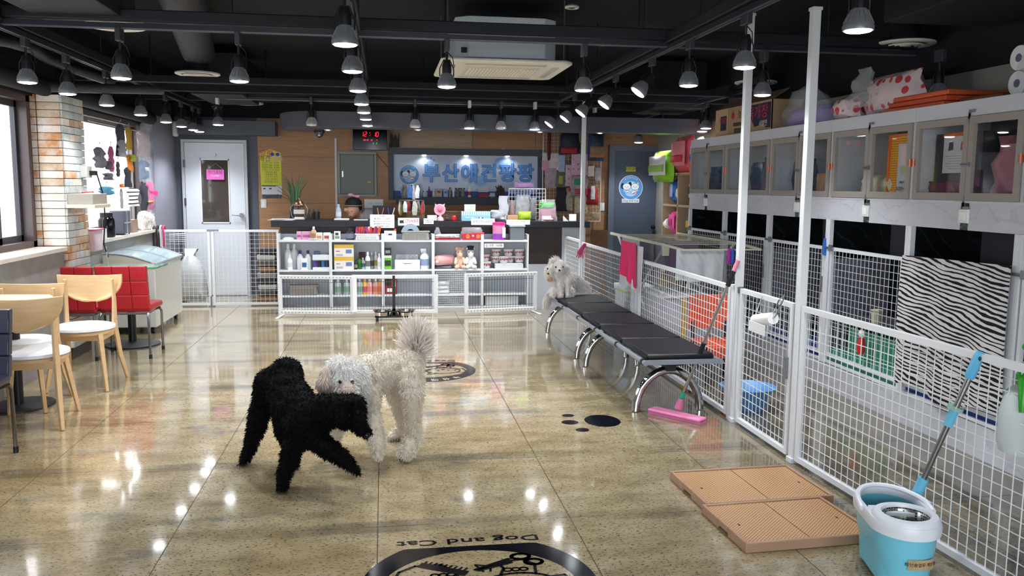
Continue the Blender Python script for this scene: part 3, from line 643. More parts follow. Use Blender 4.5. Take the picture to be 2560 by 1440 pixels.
# things inside the upper cabinets
def soft(name, label, cat, y0, y1, z0, z1, x, th, m, seed=0, wr=.015, taper=0, group=None, par=None, nr=8):
    rows = []
    for j in range(nr):
        v = j/(nr-1); k = taper*v*(y1-y0)/2; rows.append(((z1-z0)*v, -(y1-y0)/2+k+wr*.6*sin(j*2.1+seed), (y1-y0)/2-k+wr*.6*cos(j*1.7+seed)))
    mb = M().pillow((x, (y0+y1)/2, z0), (0, -1, 0), (0, 0, 1), (-1, 0, 0), rows, th, 10, wr, seed)
    o = O(name, mb, m, par)
    return o if par else tag(o, label, cat, group)
PLASTIC = mat('dfe3e8', .12, alpha=.22, spec=.8)
soft('folded_clothes', 'dark blue folded clothes behind glass in the farthest cabinet', 'clothes', 8.45, 8.84, 1.446, 1.72, 3.5, .1, mat('2c3a4c', .8), 1)
soft('wrapped_clothes', 'white and red wrapped pack in the farthest cabinet', 'package', 8.0, 8.36, 1.446, 1.66, 3.45, .1, mat('c9b8b8', .4), 2, taper=.5)
soft('wrapped_clothes', 'dark garments piled in plastic in the cabinet behind the tall pole', 'clothes', 7.0, 7.5, 1.446, 1.78, 3.46, .14, mat('3a3f4e', .5), 3, .03, .3)
soft('wrapped_clothes', 'navy garment with a sleeve in the cabinet behind the tall pole', 'clothes', 7.42, 7.8, 1.446, 1.74, 3.5, .1, mat('2c3342', .6), 4, .03, .2)
soft('folded_clothes', 'dark teal clothes in the middle cabinet', 'clothes', 6.48, 6.86, 1.446, 1.74, 3.46, .12, mat('2b3d4a', .8), 5)
tag(O('cardboard_box', M().box(3.4, 3.6, 6.0, 6.36, 1.446, 1.62), mat('b08a5c', .7), bev=.003), 'brown cardboard box behind glass in the middle cabinet', 'box')
soft('wrapped_clothes', 'cream knitted thing wrapped in plastic at the bottom of a cabinet', 'clothes', 5.3, 5.75, 1.446, 1.60, 3.44, .14, mat('d8d4b8', .7), 6, .02)
t = T('pet_toilet_tray', 'yellow perforated pet tray stored upright behind glass', 'pet tray', (3.4, 5.2, 1.446))
m = M().box(3.40, 3.42, 4.99, 5.38, 1.447, 1.86); O('tray_rim', M().box(3.385, 3.425, 4.985, 5.0, 1.446, 1.865).box(3.385, 3.425, 5.37, 5.385, 1.446, 1.865).box(3.385, 3.425, 5.0, 5.37, 1.85, 1.865), mat('e8742c', .4), t, bev=.003)
TY = NT('yellow_grid', .4); ck = TY.n('TexVoronoi', TY.pos(obj=True, scale=(1, 1, 1)), Scale=62.0, distance='CHEBYCHEV'); ck.inputs['Randomness'].default_value = 0
O('tray_grid', m, TY.out(TY.mix(TY.ramp(ck.outputs['Distance'], (.25, 1.0), (.3, 0.0)), 'f0b02c', '8a5a10')), t)
card = O('leaflet', M().box(3.392, 3.398, 5.06, 5.27, 1.48, 1.80), mat('c2cfdf', .5), t)
def fX(x, y, z): return frX(x, y, z)
O('picture_block', M().box(3.390, 3.392, 5.09, 5.24, 1.66, 1.78), mat('e6cfd8', .5), card)
O('picture_block', M().box(3.390, 3.392, 5.18, 5.235, 1.60, 1.65).box(3.390, 3.392, 5.095, 5.15, 1.60, 1.65), mat('a8c89a', .5), card)
inv = lambda a, b, c: (3.391-c, 5.165+a, 1.545-b)
text('Doggy Toilet', .03, inv, mat('303038', .5), card); text('Metro-size', .05, (lambda a, b, c: (3.391-c, 5.165+a, 1.50-b)), mat('303038', .5), card)
t = T('storage_carton', 'white picture sheet on a grey storage box behind glass', 'box', (3.4, 4.68, 1.446))
O('box_body', M().box(3.42, 3.7, 4.50, 4.92, 1.446, 1.84), mat('35343c', .6), t); sh = O('picture_sheet', M().box(3.408, 3.414, 4.58, 4.83, 1.60, 1.835), mat('c9c9cc', .6), t)
O('orange_header', M().box(3.404, 3.408, 4.58, 4.83, 1.82, 1.84), mat('c9662f', .6), sh)
for y, cc in ((4.76, '4a4a50'), (4.65, 'b5584a')): O('drawing', M().prism([(y-.02, 1.74), (y+.02, 1.735), (y+.015, 1.785), (y-.016, 1.79)], 3.404, 3.408, lambda a, b, c: (c, a, b)), mat(cc, .6), sh)
for k in range(6): O('text_line', M().box(3.405, 3.408, 4.6, 4.81-(k % 3)*.02, 1.70-.015*k, 1.703-.015*k), mat('85858c', .6), sh)
soft('folded_clothes', 'magenta and grey folded clothes under the picture sheet', 'clothes', 4.5, 4.92, 1.446, 1.55, 3.39, .04, mat('6a2440', .7), 8)
soft('wrapped_clothes', 'dusty pink padded garment wrapped in clear film in the nearest visible cabinet', 'clothes', 4.06, 4.40, 1.446, 1.80, 3.42, .14, mat('a8707e', .5, var=.2, vs=12), 9, .03, .25)
soft('wrapped_clothes', 'dark garment wrapped in shiny film beside the pink one', 'clothes', 4.2, 4.42, 1.446, 1.84, 3.52, .1, mat('3c3a44', .3), 10, .03)
# things on top of the cabinets
t = T('noodle_carton', 'open brown cardboard carton with Korean lettering on the cabinet top', 'carton', (3.5, 7.4, 2.005))
CB = mat('a88b6c', .75, var=.08); Rz = Matrix.Rotation(D(0), 3, 'Z')
cx0, cx1, cy0, cy1, cz0, cz1 = 3.34, 3.62, 7.08, 8.34, 2.006, 2.27
O('carton_walls', M().box(cx0, cx1, cy0, cy0+.008, cz0, cz1).box(cx0, cx1, cy1-.008, cy1, cz0, cz1).box(cx0, cx0+.008, cy0, cy1, cz0, cz1).box(cx1-.008, cx1, cy0, cy1, cz0, cz1).box(cx0, cx1, cy0, cy1, cz0, cz0+.006), CB, t)
O('carton_flap', M().prism([(cx0, cz1), (cx0+.15, cz1+.10), (cx0+.153, cz1+.094), (cx0+.004, cz1)], cy0, cy1, lambda a, b, c: (a, c, b)), mat('7a6450', .8), t)
O('carton_flap', M().prism([(cx1, cz1), (cx1+.06, cz1+.10), (cx1+.064, cz1+.096), (cx1-.004, cz1)], cy0, cy1, lambda a, b, c: (a, c, b)), mat('7a6450', .8), t)
fx = frX(cx0-.001, (cy0+cy1)/2, 2.12)
text('농심', .09, frX(cx0-.001, 7.72, 2.19), mat('2a2226', .6), t); O('red_emblem', M().ell((cx0, 7.92, 2.19), (.002, .04, .032)), mat('b5303a', .6), t)
O('dark_label', M().prism([(7.10, 2.25), (7.52, 2.25), (7.56, 2.19), (7.42, 2.05), (7.24, 2.07), (7.18, 2.03), (7.10, 2.03)], 0, .003, lambda a, b, c: (cx0-c, a, b)), mat('2b2a48', .6), t)
text('육개장', .13, frX(cx0-.004, 7.36, 2.17), mat('c8363c', .6), t, w=.42)
text('사발면', .06, frX(cx0-.004, 7.24, 2.07), mat('d8d4cc', .6), t)
O('print_block', M().box(cx0-.002, cx0, 7.66, 7.9, 2.085, 2.12).box(cx0-.002, cx0, 7.68, 7.88, 2.02, 2.065), mat('50402f', .7), t)
O('painted_end_face', M().box(cx0-.006, cx0-.001, 8.02, cy1, cz0, cz1), mat('b79c7c', .75), t); O('end_label', M().box(cx0-.009, cx0-.006, 8.06, 8.2, 2.06, 2.2), mat('2b2a48', .6), t); text('육개장', .07, frX(cx0-.010, 8.15, 2.15), mat('c8363c', .6), t, w=.16)  # lighter strip on the long side paints the turned end as better lit
bag = T('plastic_bag', 'clear plastic bag with purple cloth on the cabinet top', 'bag', (3.45, 6.3, 2.005))
soft('purple_cloth', '', '', 6.2, 7.05, 2.006, 2.17, 3.48, .22, mat('9a80c0', .7), 11, .03, .3, par=bag)
soft('clear_film', '', '', 6.15, 7.2, 2.006, 2.34, 3.46, .24, PLASTIC, 12, .05, .75, par=bag)
DOT = NT('red_dots', .35); vv = DOT.n('TexVoronoi', DOT.pos(), Scale=13.5); vv.inputs['Randomness'].default_value = .12
DOTM = DOT.out(DOT.mix(DOT.ramp(vv.outputs['Distance'], (.38, 1.0), (.41, 0.0)), 'd8c8c8', 'c9464e'), .3)
soft('dotted_cushion_bag', 'white bag with red polka dots sagging over the cabinet top', 'bag', 5.12, 5.85, 2.006, 2.29, 3.48, .22, DOTM, 13, .025, .25); soft('dotted_cushion_bag', 'small low lobe of white bag with red dots left of the big dotted bag', 'bag', 5.84, 6.18, 2.006, 2.18, 3.44, .2, DOTM, 23, .02, .2)
soft('plastic_film', 'clear plastic film standing up from the dotted bag', 'bag', 5.5, 5.95, 2.08, 2.35, 3.38, .05, PLASTIC, 14, .05, .7)
for k in range(3):
    zz = 2.006+.033*k; tag(O('seat_pad', M().box(3.36, 3.8, 4.80-.02*k, 5.42-.05*k, zz, zz+.031), mat('d2603a' if k != 1 else 'c9552f', .4), bev=.008), 'orange plastic tray lid on the cabinet top, %s of the stack' % ('bottom', 'middle', 'top')[k], 'tray', 'orange lids stack')
tag(O('folded_mat', M().box(3.45, 3.82, 4.42, 4.78, 2.006, 2.05), mat('7a4a32', .6), bev=.01), 'dark brown folded mat beside the orange lids', 'mat')
t = T('toilet_paper_pack', 'wrapped stack of white toilet paper rolls at the right edge', 'toilet paper', (3.4, 4.2, 2.005))
for a in range(2):
    for b in range(2):
        c = V((3.45, 4.235-.14*b, 2.075+.135*a)); O('paper_roll', M().lathe([(.066, -.055), (.068, 0), (.066, .055)], c, 24, R=Matrix.Rotation(D(90), 3, 'Y')), mat('e6e6ea', .7), t); O('roll_core', M().lathe([(.022, -.058), (.022, .058)], c, 14, R=Matrix.Rotation(D(90), 3, 'Y')), mat('5a6478', .6), t)
soft('wrapper', '', '', 4.0, 4.31, 2.006, 2.29, 3.45, .14, PLASTIC, 15, .01, par=t)
tag(O('storage_case', M().box(3.5, 3.75, 8.02, 8.40, 2.006, 2.12), mat('2f74ad', .5), bev=.02), 'blue case on the cabinet top beside the carton', 'case')
# zebra blanket and kennel oddments
Z = NT('zebra_print', .9); wv = Z.n('TexWave', Z.pos(scale=(1, .34, 1), rot=(D(-24), 0, 0)), Scale=12.5, Distortion=10.0, Detail=3.0, bands_direction='Z'); wv.inputs['Detail Scale'].default_value = .6
zn = Z.n('Math', wv, Z.n('Math', Z.n('Math', Z.noise(Z.pos(scale=(1, .5, 1)), 9, 3), .5, operation='SUBTRACT'), 1.3, operation='MULTIPLY'), operation='ADD')
ZM = Z.out(Z.mix(Z.ramp(zn, (.36, 1.0), (.42, 0.0)), 'dcd7d6', '121015'), .95)
m = M().sheet(lambda u, v: (KX-.045-.018*sin(u*17)*v-.05*v*(1-v), 4.94-.94*u, 1.085-.83*v+.03*sin(u*9)*v+.02*u), 40, 30, .008)
tag(O('zebra_blanket', m, ZM), 'zebra striped blanket hanging over a kennel door', 'blanket')
tag(O('green_mat', M().box(3.36, 3.38, 5.05, 5.7, .30, .50), mat('2c8468', .6)), 'green board leaning inside a kennel', 'board')
t = T('paper_cup', 'cream paper cup on the kennel shelf behind the mesh', 'cup', (3.4, 5.4, .54)); O('cup_body', M().lathe([(.03, 0), (.04, .12)], (3.4, 5.42, .54), 20), mat('cfc8a8', .6), t); O('rim', M().torus((3.4, 5.42, .66), .04, .004), mat('ddd8c0', .5), t)
tag(O('folded_towel', M().box(3.34, 3.7, 3.6, 4.5, .3, .62), mat('1c2f7a', .8), bev=.05), 'navy blue folded cloth at the bottom near the sprayer', 'cloth')
t = T('toy_figure', 'small red and white toy hanging inside the mesh', 'toy', (3.25, 5.32, .38)); c = V((KX-.03, 5.38, .42))
O('red_body', M().lathe([(.02, -.06), (.03, 0), (.02, .05)], c, 12), mat('c8282c', .4), t); O('white_head', M().ell(c+V((0, 0, .08)), (.02, .03, .03)), mat('e6e2de', .4), t)
c = V((KX-.025, 5.95, 1.06)); tag(O('blue_clip', M().prism([(-.012, -.06), (.014, -.05), (.02, .0), (0, .07), (-.008, .0)], -.01, .01, lambda a, b, e: (c.x+e, c.y+a, c.z+b)), mat('2f6fc0', .4)), 'blue plastic clip on the kennel top rail', 'clip')
# ================================================================ BENCH
PAD = mat('0e1017', .42, spec=.35, bump=.08, bs=40); CHR = mat('c8cacd', .08, 1); RAIL = mat('9ea6b2', .3, .6)
bn = T('waiting_bench', 'long bench with black padded seats on arched chrome legs', 'bench', (1.89, 6.8, 0))
yb = 5.16
for k in range(5):
    y0 = yb+.612*k; rows = []
    fr = M().prism([(1.66, .385), (2.12, .385), (2.12, .43), (1.66, .43)], y0+.01, y0+.60, lambda a, b, c: (a, c, b))
    O('seat_pad', fr, PAD, bn, bev=.02, seg=3)
O('side_rail', M().tube([(1.635, 5.10, .385), (1.635, 8.24, .385)], .016, 10), RAIL, bn); O('side_rail', M().tube([(2.14, 5.10, .385), (2.14, 8.24, .385)], .016, 10), RAIL, bn)
for k in range(6): O('joint_clip', M().cyl((1.635, yb+.612*k-.015, .385), (1.635, yb+.612*k+.015, .385), .02, n=10), BLK2, bn)
O('end_edge', M().bar((1.635, 5.11, .39), (2.14, 5.11, .39), .012, .03), RAIL, bn)
for y in (5.38, 6.82, 7.16, 8.5):
    yy = min(y, 8.16)
    m = M().tube([(1.885-.225*cos(t), y, .005+.275*sin(t)) for t in [pi*k/16 for k in range(17)]], .028, 12)
    O('arch_leg', m, CHR, bn)
    O('support_block', M().box(1.85, 1.92, yy-.05, yy+.05, .28, .345), BLK2, bn, bev=.005)
    O('under_brace', M().tube([(1.65, yy-.1, .375), (1.76, yy-.1, .35), (1.88, yy-.1, .338), (2.0, yy-.1, .35), (2.12, yy-.1, .375)], .014, 8), BLK2, bn)
# ================================================================ CHAIRS AND TABLES ON THE LEFT
WOOD = wood_mat('c9a276', 'd8b68c', (3, 3, 1)); NTW = mat('d4b083', .35, var=.08, vs=9, stretch=(1, 1, 6)); WSEAT = mat('e8e9ee', .4)
def wood_chair():
    t = T('wooden_chair', 'x', 'chair', (0, 0, 0), 'light wooden chairs with white seats')   # faces -Y, back at +Y; origin between legs
    O('seat', M().lathe([(.20, .425), (.215, .435), (.212, .452), (.18, .462), (.002, .465)], (0, -.03, 0), 32, sx=1.0, sy=1.0), WSEAT, t)
    O('seat_ring', M().lathe([(.185, .40), (.205, .405), (.205, .425), (.18, .425)], (0, -.03, 0), 32), NTW, t)
    for s_ in (-1, 1):
        O('leg', M().tube([(s_*.15, -.16, .41), (s_*.205, -.235, .0)], [.030, .020], 4, flat=.75), NTW, t, bev=.004)
        O('leg', M().tube([(s_*.165, .12, .78), (s_*.17, .135, .62), (s_*.17, .12, .44), (s_*.185, .17, .2), (s_*.21, .245, .0)], [.018, .022, .028, .026, .02], 4, flat=.8), NTW, t, bev=.004)
    O('apron', M().box(-.16, .16, -.17, -.15, .36, .41).box(-.17, .17, .11, .13, .36, .41).box(-.165, -.145, -.16, .12, .36, .41).box(.145, .165, -.16, .12, .36, .41), NTW, t)
    g = lambda u, v: ((u-.5)*.46*(1-.0*v)*(1 if v < .12 else sqrt(max(.02, 1-((v-.12)/.90)**2.3))), .145+.05*(1-(2*u-1)**2)-.02*v*0, .80+.012*(2*u-1)**2-.20*v)
    O('backrest', M().sheet(g, 20, 12, .014), NTW, t, bev=.003)
    return t
wc = wood_chair(); wc.location = (-2.19, 6.58, 0); wc['label'] = 'light wooden chair with white round seat in front of the red chairs'
dup(wc, (-2.18, 5.57, 0), pi+D(7), 'light wooden chair with its back to the viewer at the left table')
dup(wc, (-2.40, 6.02, 0), 0, 'light wooden chair by the window wall behind the round table')
RED = mat('b31f29', .38, coat=.2, bump=.05, bs=70); DARKL = mat('23273a', .4, coat=.2)
def pad_chair(m_, cat_label, chrome):
    t = T('padded_chair', cat_label, 'chair')    # faces +Y, back at y=0
    g = lambda x, z: 0
    m = M(); rows = [(v, -.2+.012*(v > .37)-.0, .2-.012*(v > .37)) for v in (0, .02, .12, .24, .36, .385)]
    for z0, z1 in ((.43, .55), (.552, .67), (.672, .80)):
        for x0, x1 in ((-.205, -.07), (-.068, .068), (.07, .205)):
            lean = lambda z: -.06*(z-.43)/.37
            m.prism([(lean(z0)-.02, z0), (lean(z0)+.03, z0), (lean(z1)+.03, z1), (lean(z1)-.02, z1)], x0, x1, lambda a, b, c: (c, a, b))
    O('back_cushion', m, m_, t, bev=.007, seg=3); O('seat', M().box(-.21, .21, .0, .42, .40, .455), m_, t, bev=.022, seg=3)
    r = .011
    for s_ in (-1, 1):
        O('leg', M().tube([(s_*.19, -.0, .39), (s_*.195, -.02, .36), (s_*.2, -.02, .02)], r, 8), chrome, t); O('leg', M().tube([(s_*.19, .36, .39), (s_*.2, .39, .36), (s_*.2, .40, .02)], r, 8), chrome, t)
        for y in (-.02, .40): O('rubber_foot', M().cyl((s_*.2, y, 0), (s_*.2, y, .035), .014, n=10), BLK2, t)
    O('seat_frame', M().tube([(-.19, 0, .39), (.19, 0, .39), (.19, .36, .39), (-.19, .36, .39)], r, 8, closed=True), chrome, t)
    return t
rc = pad_chair(RED, 'red padded chair right of the other red one at the glass table', mat('8a8a8c', .25, .9)); rc.location = (-2.19, 7.55, 0); rc['group'] = 'red padded chairs'
dup(rc, (-2.63+.02, 7.50, 0), label='red padded chair nearer the window, left of the other red one')
bc = pad_chair(DARKL, 'dark navy leather chair cut off by the left picture edge', mat('6b6660', .3, .8)); bc['group'] = 'dark leather chairs'; bc.location = (-2.24, 4.92, 0); bc.rotation_euler = (0, 0, pi)
t = T('round_table', 'light wood topped cafe table at the left edge', 'table', (-2.45, 5.9, 0))
O('tabletop', M().prism([(-2.61, 5.42), (-2.30, 5.40), (-2.18, 5.46), (-2.13, 5.58), (-2.13, 5.85), (-2.19, 5.96), (-2.61, 5.98)], .735, .76), mat('e2c9a2', .3, var=.06, vs=6), t, bev=.008)
O('pedestal', M().cyl((-2.42, 5.95, .02), (-2.42, 5.95, .735), .03), BLK2, t); O('base_plate', M().lathe([(.22, 0), (.22, .012), (.04, .03)], (-2.42, 6.0, 0), 32, sx=.9), mat('232529', .5), t)
t = T('glass_table', 'small table with green edged glass top behind the red chairs', 'table', (-2.3, 8.15, 0))
O('glass_top', M().box(-2.62, -2.02, 7.94, 8.34, .735, .747), mat('bfe8da', .05, trans=.7, alpha=.6), t, bev=.004); O('glass_edge', M().box(-2.024, -2.016, 7.94, 8.34, .735, .747).box(-2.62, -2.02, 7.932, 7.94, .735, .747), mat('2fa488', .15), t)
O('tabletop', M().box(-2.6, -2.05, 7.96, 8.32, .712, .733), mat('e6dcc4', .5), t); O('pedestal', M().cyl((-2.32, 8.2, .02), (-2.32, 8.2, .71), .035), BLK2, t); O('base_plate', M().lathe([(.24, 0), (.24, .014), (.05, .035)], (-2.32, 8.2, 0), 32), mat('2a2c30', .5), t)
# ice cream freezer
fz = T('chest_freezer', 'white chest freezer with curved glass lid by the left wall', 'freezer', (-2.45, 9.3, 0))
FY0, FY1, FX0, FX1 = 8.75, 9.85, -2.72, -2.24
FW = mat('d6d8d2', .25, coat=.3)
O('cabinet_body', M().box(FX0, FX1, FY0, FY1, .07, .66), FW, fz, bev=.012)
prof = [(FX1, .66), (FX1, .69)]+[(FX1-.48*k/8, .69+.10*sin(pi/2*min(1, k/7))) for k in range(1, 9)]+[(FX0, .66)]
O('end_cheek', M().prism(prof, FY0, FY0+.02, lambda a, b, c: (a, c, b)), mat('cfcbb8', .4), fz); O('end_cheek', M().prism(prof, FY1-.02, FY1, lambda a, b, c: (a, c, b)), mat('cfcbb8', .4), fz)
gx = [(FX1+.01-.49*k/8, .695+.102*sin(pi/2*min(1, k/7))) for k in range(9)]
O('glass_lid', M().sheet(lambda u, v: (gx[int(round(v*8))][0], FY0+(FY1-FY0)*u, gx[int(round(v*8))][1]+.004), 2, 8, .006), mat('b9ccd2', .08, alpha=.6, spec=.6), fz)
m = M()
for y in (FY0, (FY0+FY1)/2, FY1): m.tube([(a, y, b+.008) for a, b in gx], .010, 6)
O('lid_frame', m.tube([(FX1+.008, FY0, .70), (FX1+.008, FY1, .70)], .012, 6), mat('8b9499', .35), fz)
O('frozen_goods', M().box(FX0+.04, FX1-.04, FY0+.06, FY1-.06, .5, .60), mat('c8ccd0', .5, var=.15, vs=7), fz)
for x, y in ((FX1-.06, FY0+.08), (FX1-.06, FY1-.08), (FX0+.06, FY0+.08), (FX0+.06, FY1-.08)): O('caster', M().cyl((x-.015, y, .03), (x+.015, y, .03), .03, n=12).box(x-.01, x+.01, y-.01, y+.01, .03, .075), BLK2, fz)
# ================================================================ GOODS BUILDERS
def bottle(label, x, y, z, w, h, c, cap='f2f2f2', band=None, group=None, kind='pump', cat='bottle', tr=0):
    t = T('bottle', label, cat, (x, y, z), group); r = w/2
    O('bottle_body', M().lathe([(r*.9, 0), (r, h*.04), (r, h*.62), (r*.75, h*.72), (r*.36, h*.8), (r*.36, h*.83)], (x, y, z), 18), mat(c, .35, alpha=1), t)
    if kind == 'spray':
        O('trigger_head', M().lathe([(r*.4, h*.80), (r*.42, h*.87)], (x, y, z), 12).box(x-r*.9, x+r*.35, y-r*.25, y+r*.25, z+h*.88, z+h).prism([(-r*.8, h*.88), (-r*.45, h*.88), (-r*.5, h*.76), (-r*.62, h*.76)], y-r*.1, y+r*.1, lambda a, b, c_: (x+a, c_, z+b)), mat(cap, .35), t)
    else: O('cap', M().lathe([(r*.42, h*.82), (r*.40, h*.97), (r*.3, h)], (x, y, z), 14), mat(cap, .35), t)
    if band: O('label_band', M().lathe([(r*1.015, h*.18), (r*1.015, h*.5)], (x, y, z), 18, cap=False), mat(band, .5), t)
    return t
def carton(label, x0, x1, y, z, h, d, c, faces=(), group=None, cat='box', name='carton', bev=.003, rough=.5):
    t = T(name, label, cat, ((x0+x1)/2, y+d/2, z), group); O('box_body', M().box(x0, x1, y, y+d, z, z+h), mat(c, rough), t, bev=bev); W = x1-x0
    for k, (a0, a1, b0, b1, cc) in enumerate(faces): O('print_patch', M().box(x0+W*a0, x0+W*a1, y-.0012-.0004*k, y, z+h*b0, z+h*b1), mat(cc, .5), t)
    return t
def sheet_sign(label, x0, x1, y, z0, z1, lines, c='f2f2f4', cat='sign', name='paper_sign', d=.002):
    t = T(name, label, cat, ((x0+x1)/2, y, z0)); O('paper', M().box(x0, x1, y-d, y, z0, z1), mat(c, .5), t)
    for s, b, sz, cc, *r in lines: text(s, sz, frY((x0+x1)/2+(r[0] if r else 0), y-d-.0005, z0+(z1-z0)*b), mat(cc, .5), t, w=(r[1] if len(r) > 1 else None))
    return t
def basket(label, x0, x1, y, z, h, d, c, group=None):
    t = T('storage_basket', label, 'basket', ((x0+x1)/2, y+d/2, z), group); m = M(); k = .012; e = .012
    m.prism([(x0+e, z), (x1-e, z), (x1, z+h), (x0, z+h)], y, y+.004, lambda a, b, c_: (a, c_, b)).prism([(x0+e, z), (x1-e, z), (x1, z+h), (x0, z+h)], y+d-.004, y+d, lambda a, b, c_: (a, c_, b))
    m.box(x0+.003, x0+.010, y, y+d, z, z+h).box(x1-.010, x1-.003, y, y+d, z, z+h).box(x0+e, x1-e, y, y+d, z, z+.005)
    O('basket_wall', m, mat(c, .5), t); O('basket_rim', M().box(x0-.006, x1+.006, y-.006, y+.004, z+h-.012, z+h).box(x0-.006, x0+.006, y, y+d, z+h-.012, z+h).box(x1-.006, x1+.006, y, y+d, z+h-.012, z+h), mat(c, .45), t, bev=.002)
    g = M(); n = int((x1-x0-.04)/.016)
    for i in range(n):
        for j in range(int((h-.04)/.016)): a = x0+.02+i*.016; b = z+.016+j*.016; g.box(a, a+.008, y-.0015, y+.001, b, b+.008)
    o = O('perforation', g, mat('5a5854', .7), t, smooth=False); o['kind'] = 'stuff'
    return t
# ================================================================ WHITE SHELF UNIT WITH FIVE BAYS
SY, SB = 9.98, 10.27          # front and back
SXS = [XP(693, SY, 620), XP(826, SY, 620), XP(957, SY, 620), XP(1083, SY, 620), XP(1206, SY, 620), XP(1322, SY, 620)]
ZT = .855; ZM1 = P(1000, 674, Y=SY).z; ZM2 = P(1000, 737, Y=SY).z; ZBt = P(1000, 780, Y=SY).z
SW = mat('e6e8ec', .35)
for i in range(5):
    x0, x1 = SXS[i], SXS[i+1]
    t = T('shelf_unit', 'white open shelf bay in front of the counter, %s from the left' % ('first', 'second', 'third', 'fourth', 'fifth')[i], 'shelf', ((x0+x1)/2, SY, 0), 'white shelf bays in front of the counter')
    O('side_panel', M().box(x0, x0+.016, SY, SB, 0, ZT+.07), SW, t, bev=.002); O('side_panel', M().box(x1-.016, x1-.001, SY, SB, 0, ZT+.07), SW, t, bev=.002)
    O('back_panel', M().box(x0+.016, x1-.016, SB-.008, SB, .05, ZT+.06), mat('c9ced6', .45), t)
    for z, n in ((ZT, 'top_board'), (ZM1, 'shelf_board'), (ZM2, 'shelf_board'), (.07, 'shelf_board')): O(n, M().box(x0+.016, x1-.016, SY+.003, SB-.008, z-.018, z), SW, t)
    O('kick_board', M().box(x0+.016, x1-.016, SY+.02, SY+.035, 0, .052), SW, t)
def sx(px, py=640): return XP(px, SY, py)
z1 = ZM1; z2 = ZM2; yy = SY+.05
H = lambda a, b: (b-a)*SY/FPX
# top boards (z = ZT)
ZT_ = ZT+.0005
t = tag(O('folded_bag', M().pillow((sx(717, 605), SY+.1, ZT_), (1, 0, 0), (0, .6, .05), (0, 0, 1), [(0, -.06, .06), (.06, -.07, .07), (.14, -.07, .07), (.2, -.06, .06)], .05, 8, .01), mat('b9c4bd', .3)), 'folded pale green plastic wrap at the left end of the shelf top', 'wrap')
for k, (a, b) in enumerate(((740, 752), (753, 776))): carton('pink flat medicine box on the shelf top, %s' % ('left one', 'right one')[k], sx(a), sx(b), SY+.12, ZT_, .095, .05, 'd6a3bd', ((.1, .9, .3, .6, 'b04a88'),))
bottle('brown can with a white lid on the shelf top', sx(784), SY+.08, ZT_, .065, .155, 'c2a184', 'e8e4de', 'a37850')
for k, (a, b, c) in enumerate(((789, 806, 'c0906a'), (808, 826, 'b8462e'))): carton('small white box with %s print on the shelf top' % ('brown', 'red')[k], sx(a), sx(b), SY+.06, ZT_, .085, .06, 'e9e6e2', ((.15, .85, .2, .6, c),))
tag(O('white_plate', M().lathe([(.05, 0), (.085, .014), (.08, .016), (.001, .006)], (sx(786), SY+.03+.05, ZT_), 24, sy=.5), mat('f0f0f0', .3)), 'small white oval dish in front of the brown can', 'dish')
carton('small white box with a green picture on the second bay top', sx(835), sx(851), SY+.07, ZT_, .10, .05, 'e4e6e2', ((.15, .85, .15, .45, '6c9a60'), (.2, .7, .55, .85, '3a3a40')))
t = T('supplement_jar', 'dark plastic jar with a black lid on the second bay top', 'jar', (sx(875), SY+.1, ZT_)); c = (sx(875), SY+.1, ZT_)
O('jar_body', M().lathe([(.045, 0), (.05, .01), (.05, .09), (.04, .105)], c, 20), mat('33373f', .15), t); O('lid', M().lathe([(.046, .105), (.046, .135), (.04, .138)], c, 20), mat('1c1e22', .4), t); O('label_band', M().lathe([(.0508, .02), (.0508, .075)], c, 20, cap=False), mat('6d7583', .5), t)
basket('white perforated basket full of snack sticks on the second bay top', sx(889), sx(949), SY+.03, ZT_, .075, .14, 'f0f0f0')
rr = random.Random(5)
for k in range(11):
    x = sx(892+k*5.2); c = ('a2356e', 'c0392e', 'd0503a', '8a2a5a', 'cc5530', 'e0e0e0')[k % 6]
    t = tag(O('snack_stick', M().pillow((x, SY+.06+.012*(k % 3), ZT_+.02), (1, .2, 0), (rr.uniform(-.25, .25), 0, 1), (0, -1, 0), [(0, -.016, .016), (.05, -.018, .018), (.10, -.018, .018), (.135, -.014, .014)], .014, 5, .004, k), mat(c, .25, var=.3, vs=60)), ('magenta', 'red', 'orange red', 'purple', 'orange', 'silver')[k % 6]+' foil snack stick in the white perforated basket, %s from the left' % ('first', 'second', 'third', 'fourth', 'fifth', 'sixth', 'seventh', 'eighth', 'ninth', 'tenth', 'eleventh')[k], 'snack', 'snack sticks in the white basket')
carton('small white plastic tub with a paper label on the third bay top', sx(961), sx(991), SY+.04, ZT_, .105, .09, 'e9eaea', ((.15, .85, .45, .85, 'cfd2d4'), (.35, .65, .55, .72, '3c3c40')), name='plastic_tub')
tag(O('red_clip', M().prism([(0, 0), (.035, .01), (.03, .03), (.01, .022)], SY+.06, SY+.075, lambda a, b, c: (sx(984)+a, c, ZT_+.105+b)), mat('d8442e', .4)), 'orange red clip lying on the white tub', 'clip')
basket('grey perforated basket holding a grey disc on the third bay top', sx(1005), sx(1074), SY+.02, ZT_, .105, .16, 'a19e9a')
m = M(); R1, R2 = .105, .045; cc = V((sx(1027), SY+.07, ZT_+.085))
m.prism([(R1*cos(pi*k/20), R1*sin(pi*k/20)) for k in range(21)]+[(R2*cos(pi*k/12), R2*sin(pi*k/12)) for k in range(12, -1, -1)], -.01, .01, lambda a, b, c: (cc.x+a, cc.y+c, cc.z+b))
tag(O('dome_collar', m, mat('8fa3b4', .3)), 'blue grey half round protective collar in the grey basket', 'pet collar')
tag(O('red_tray', M().box(sx(1088), sx(1152), SY+.01, SY+.16, ZT_, ZT_+.012), mat('b52438', .4), bev=.003), 'flat red tray on the fourth bay top', 'tray')
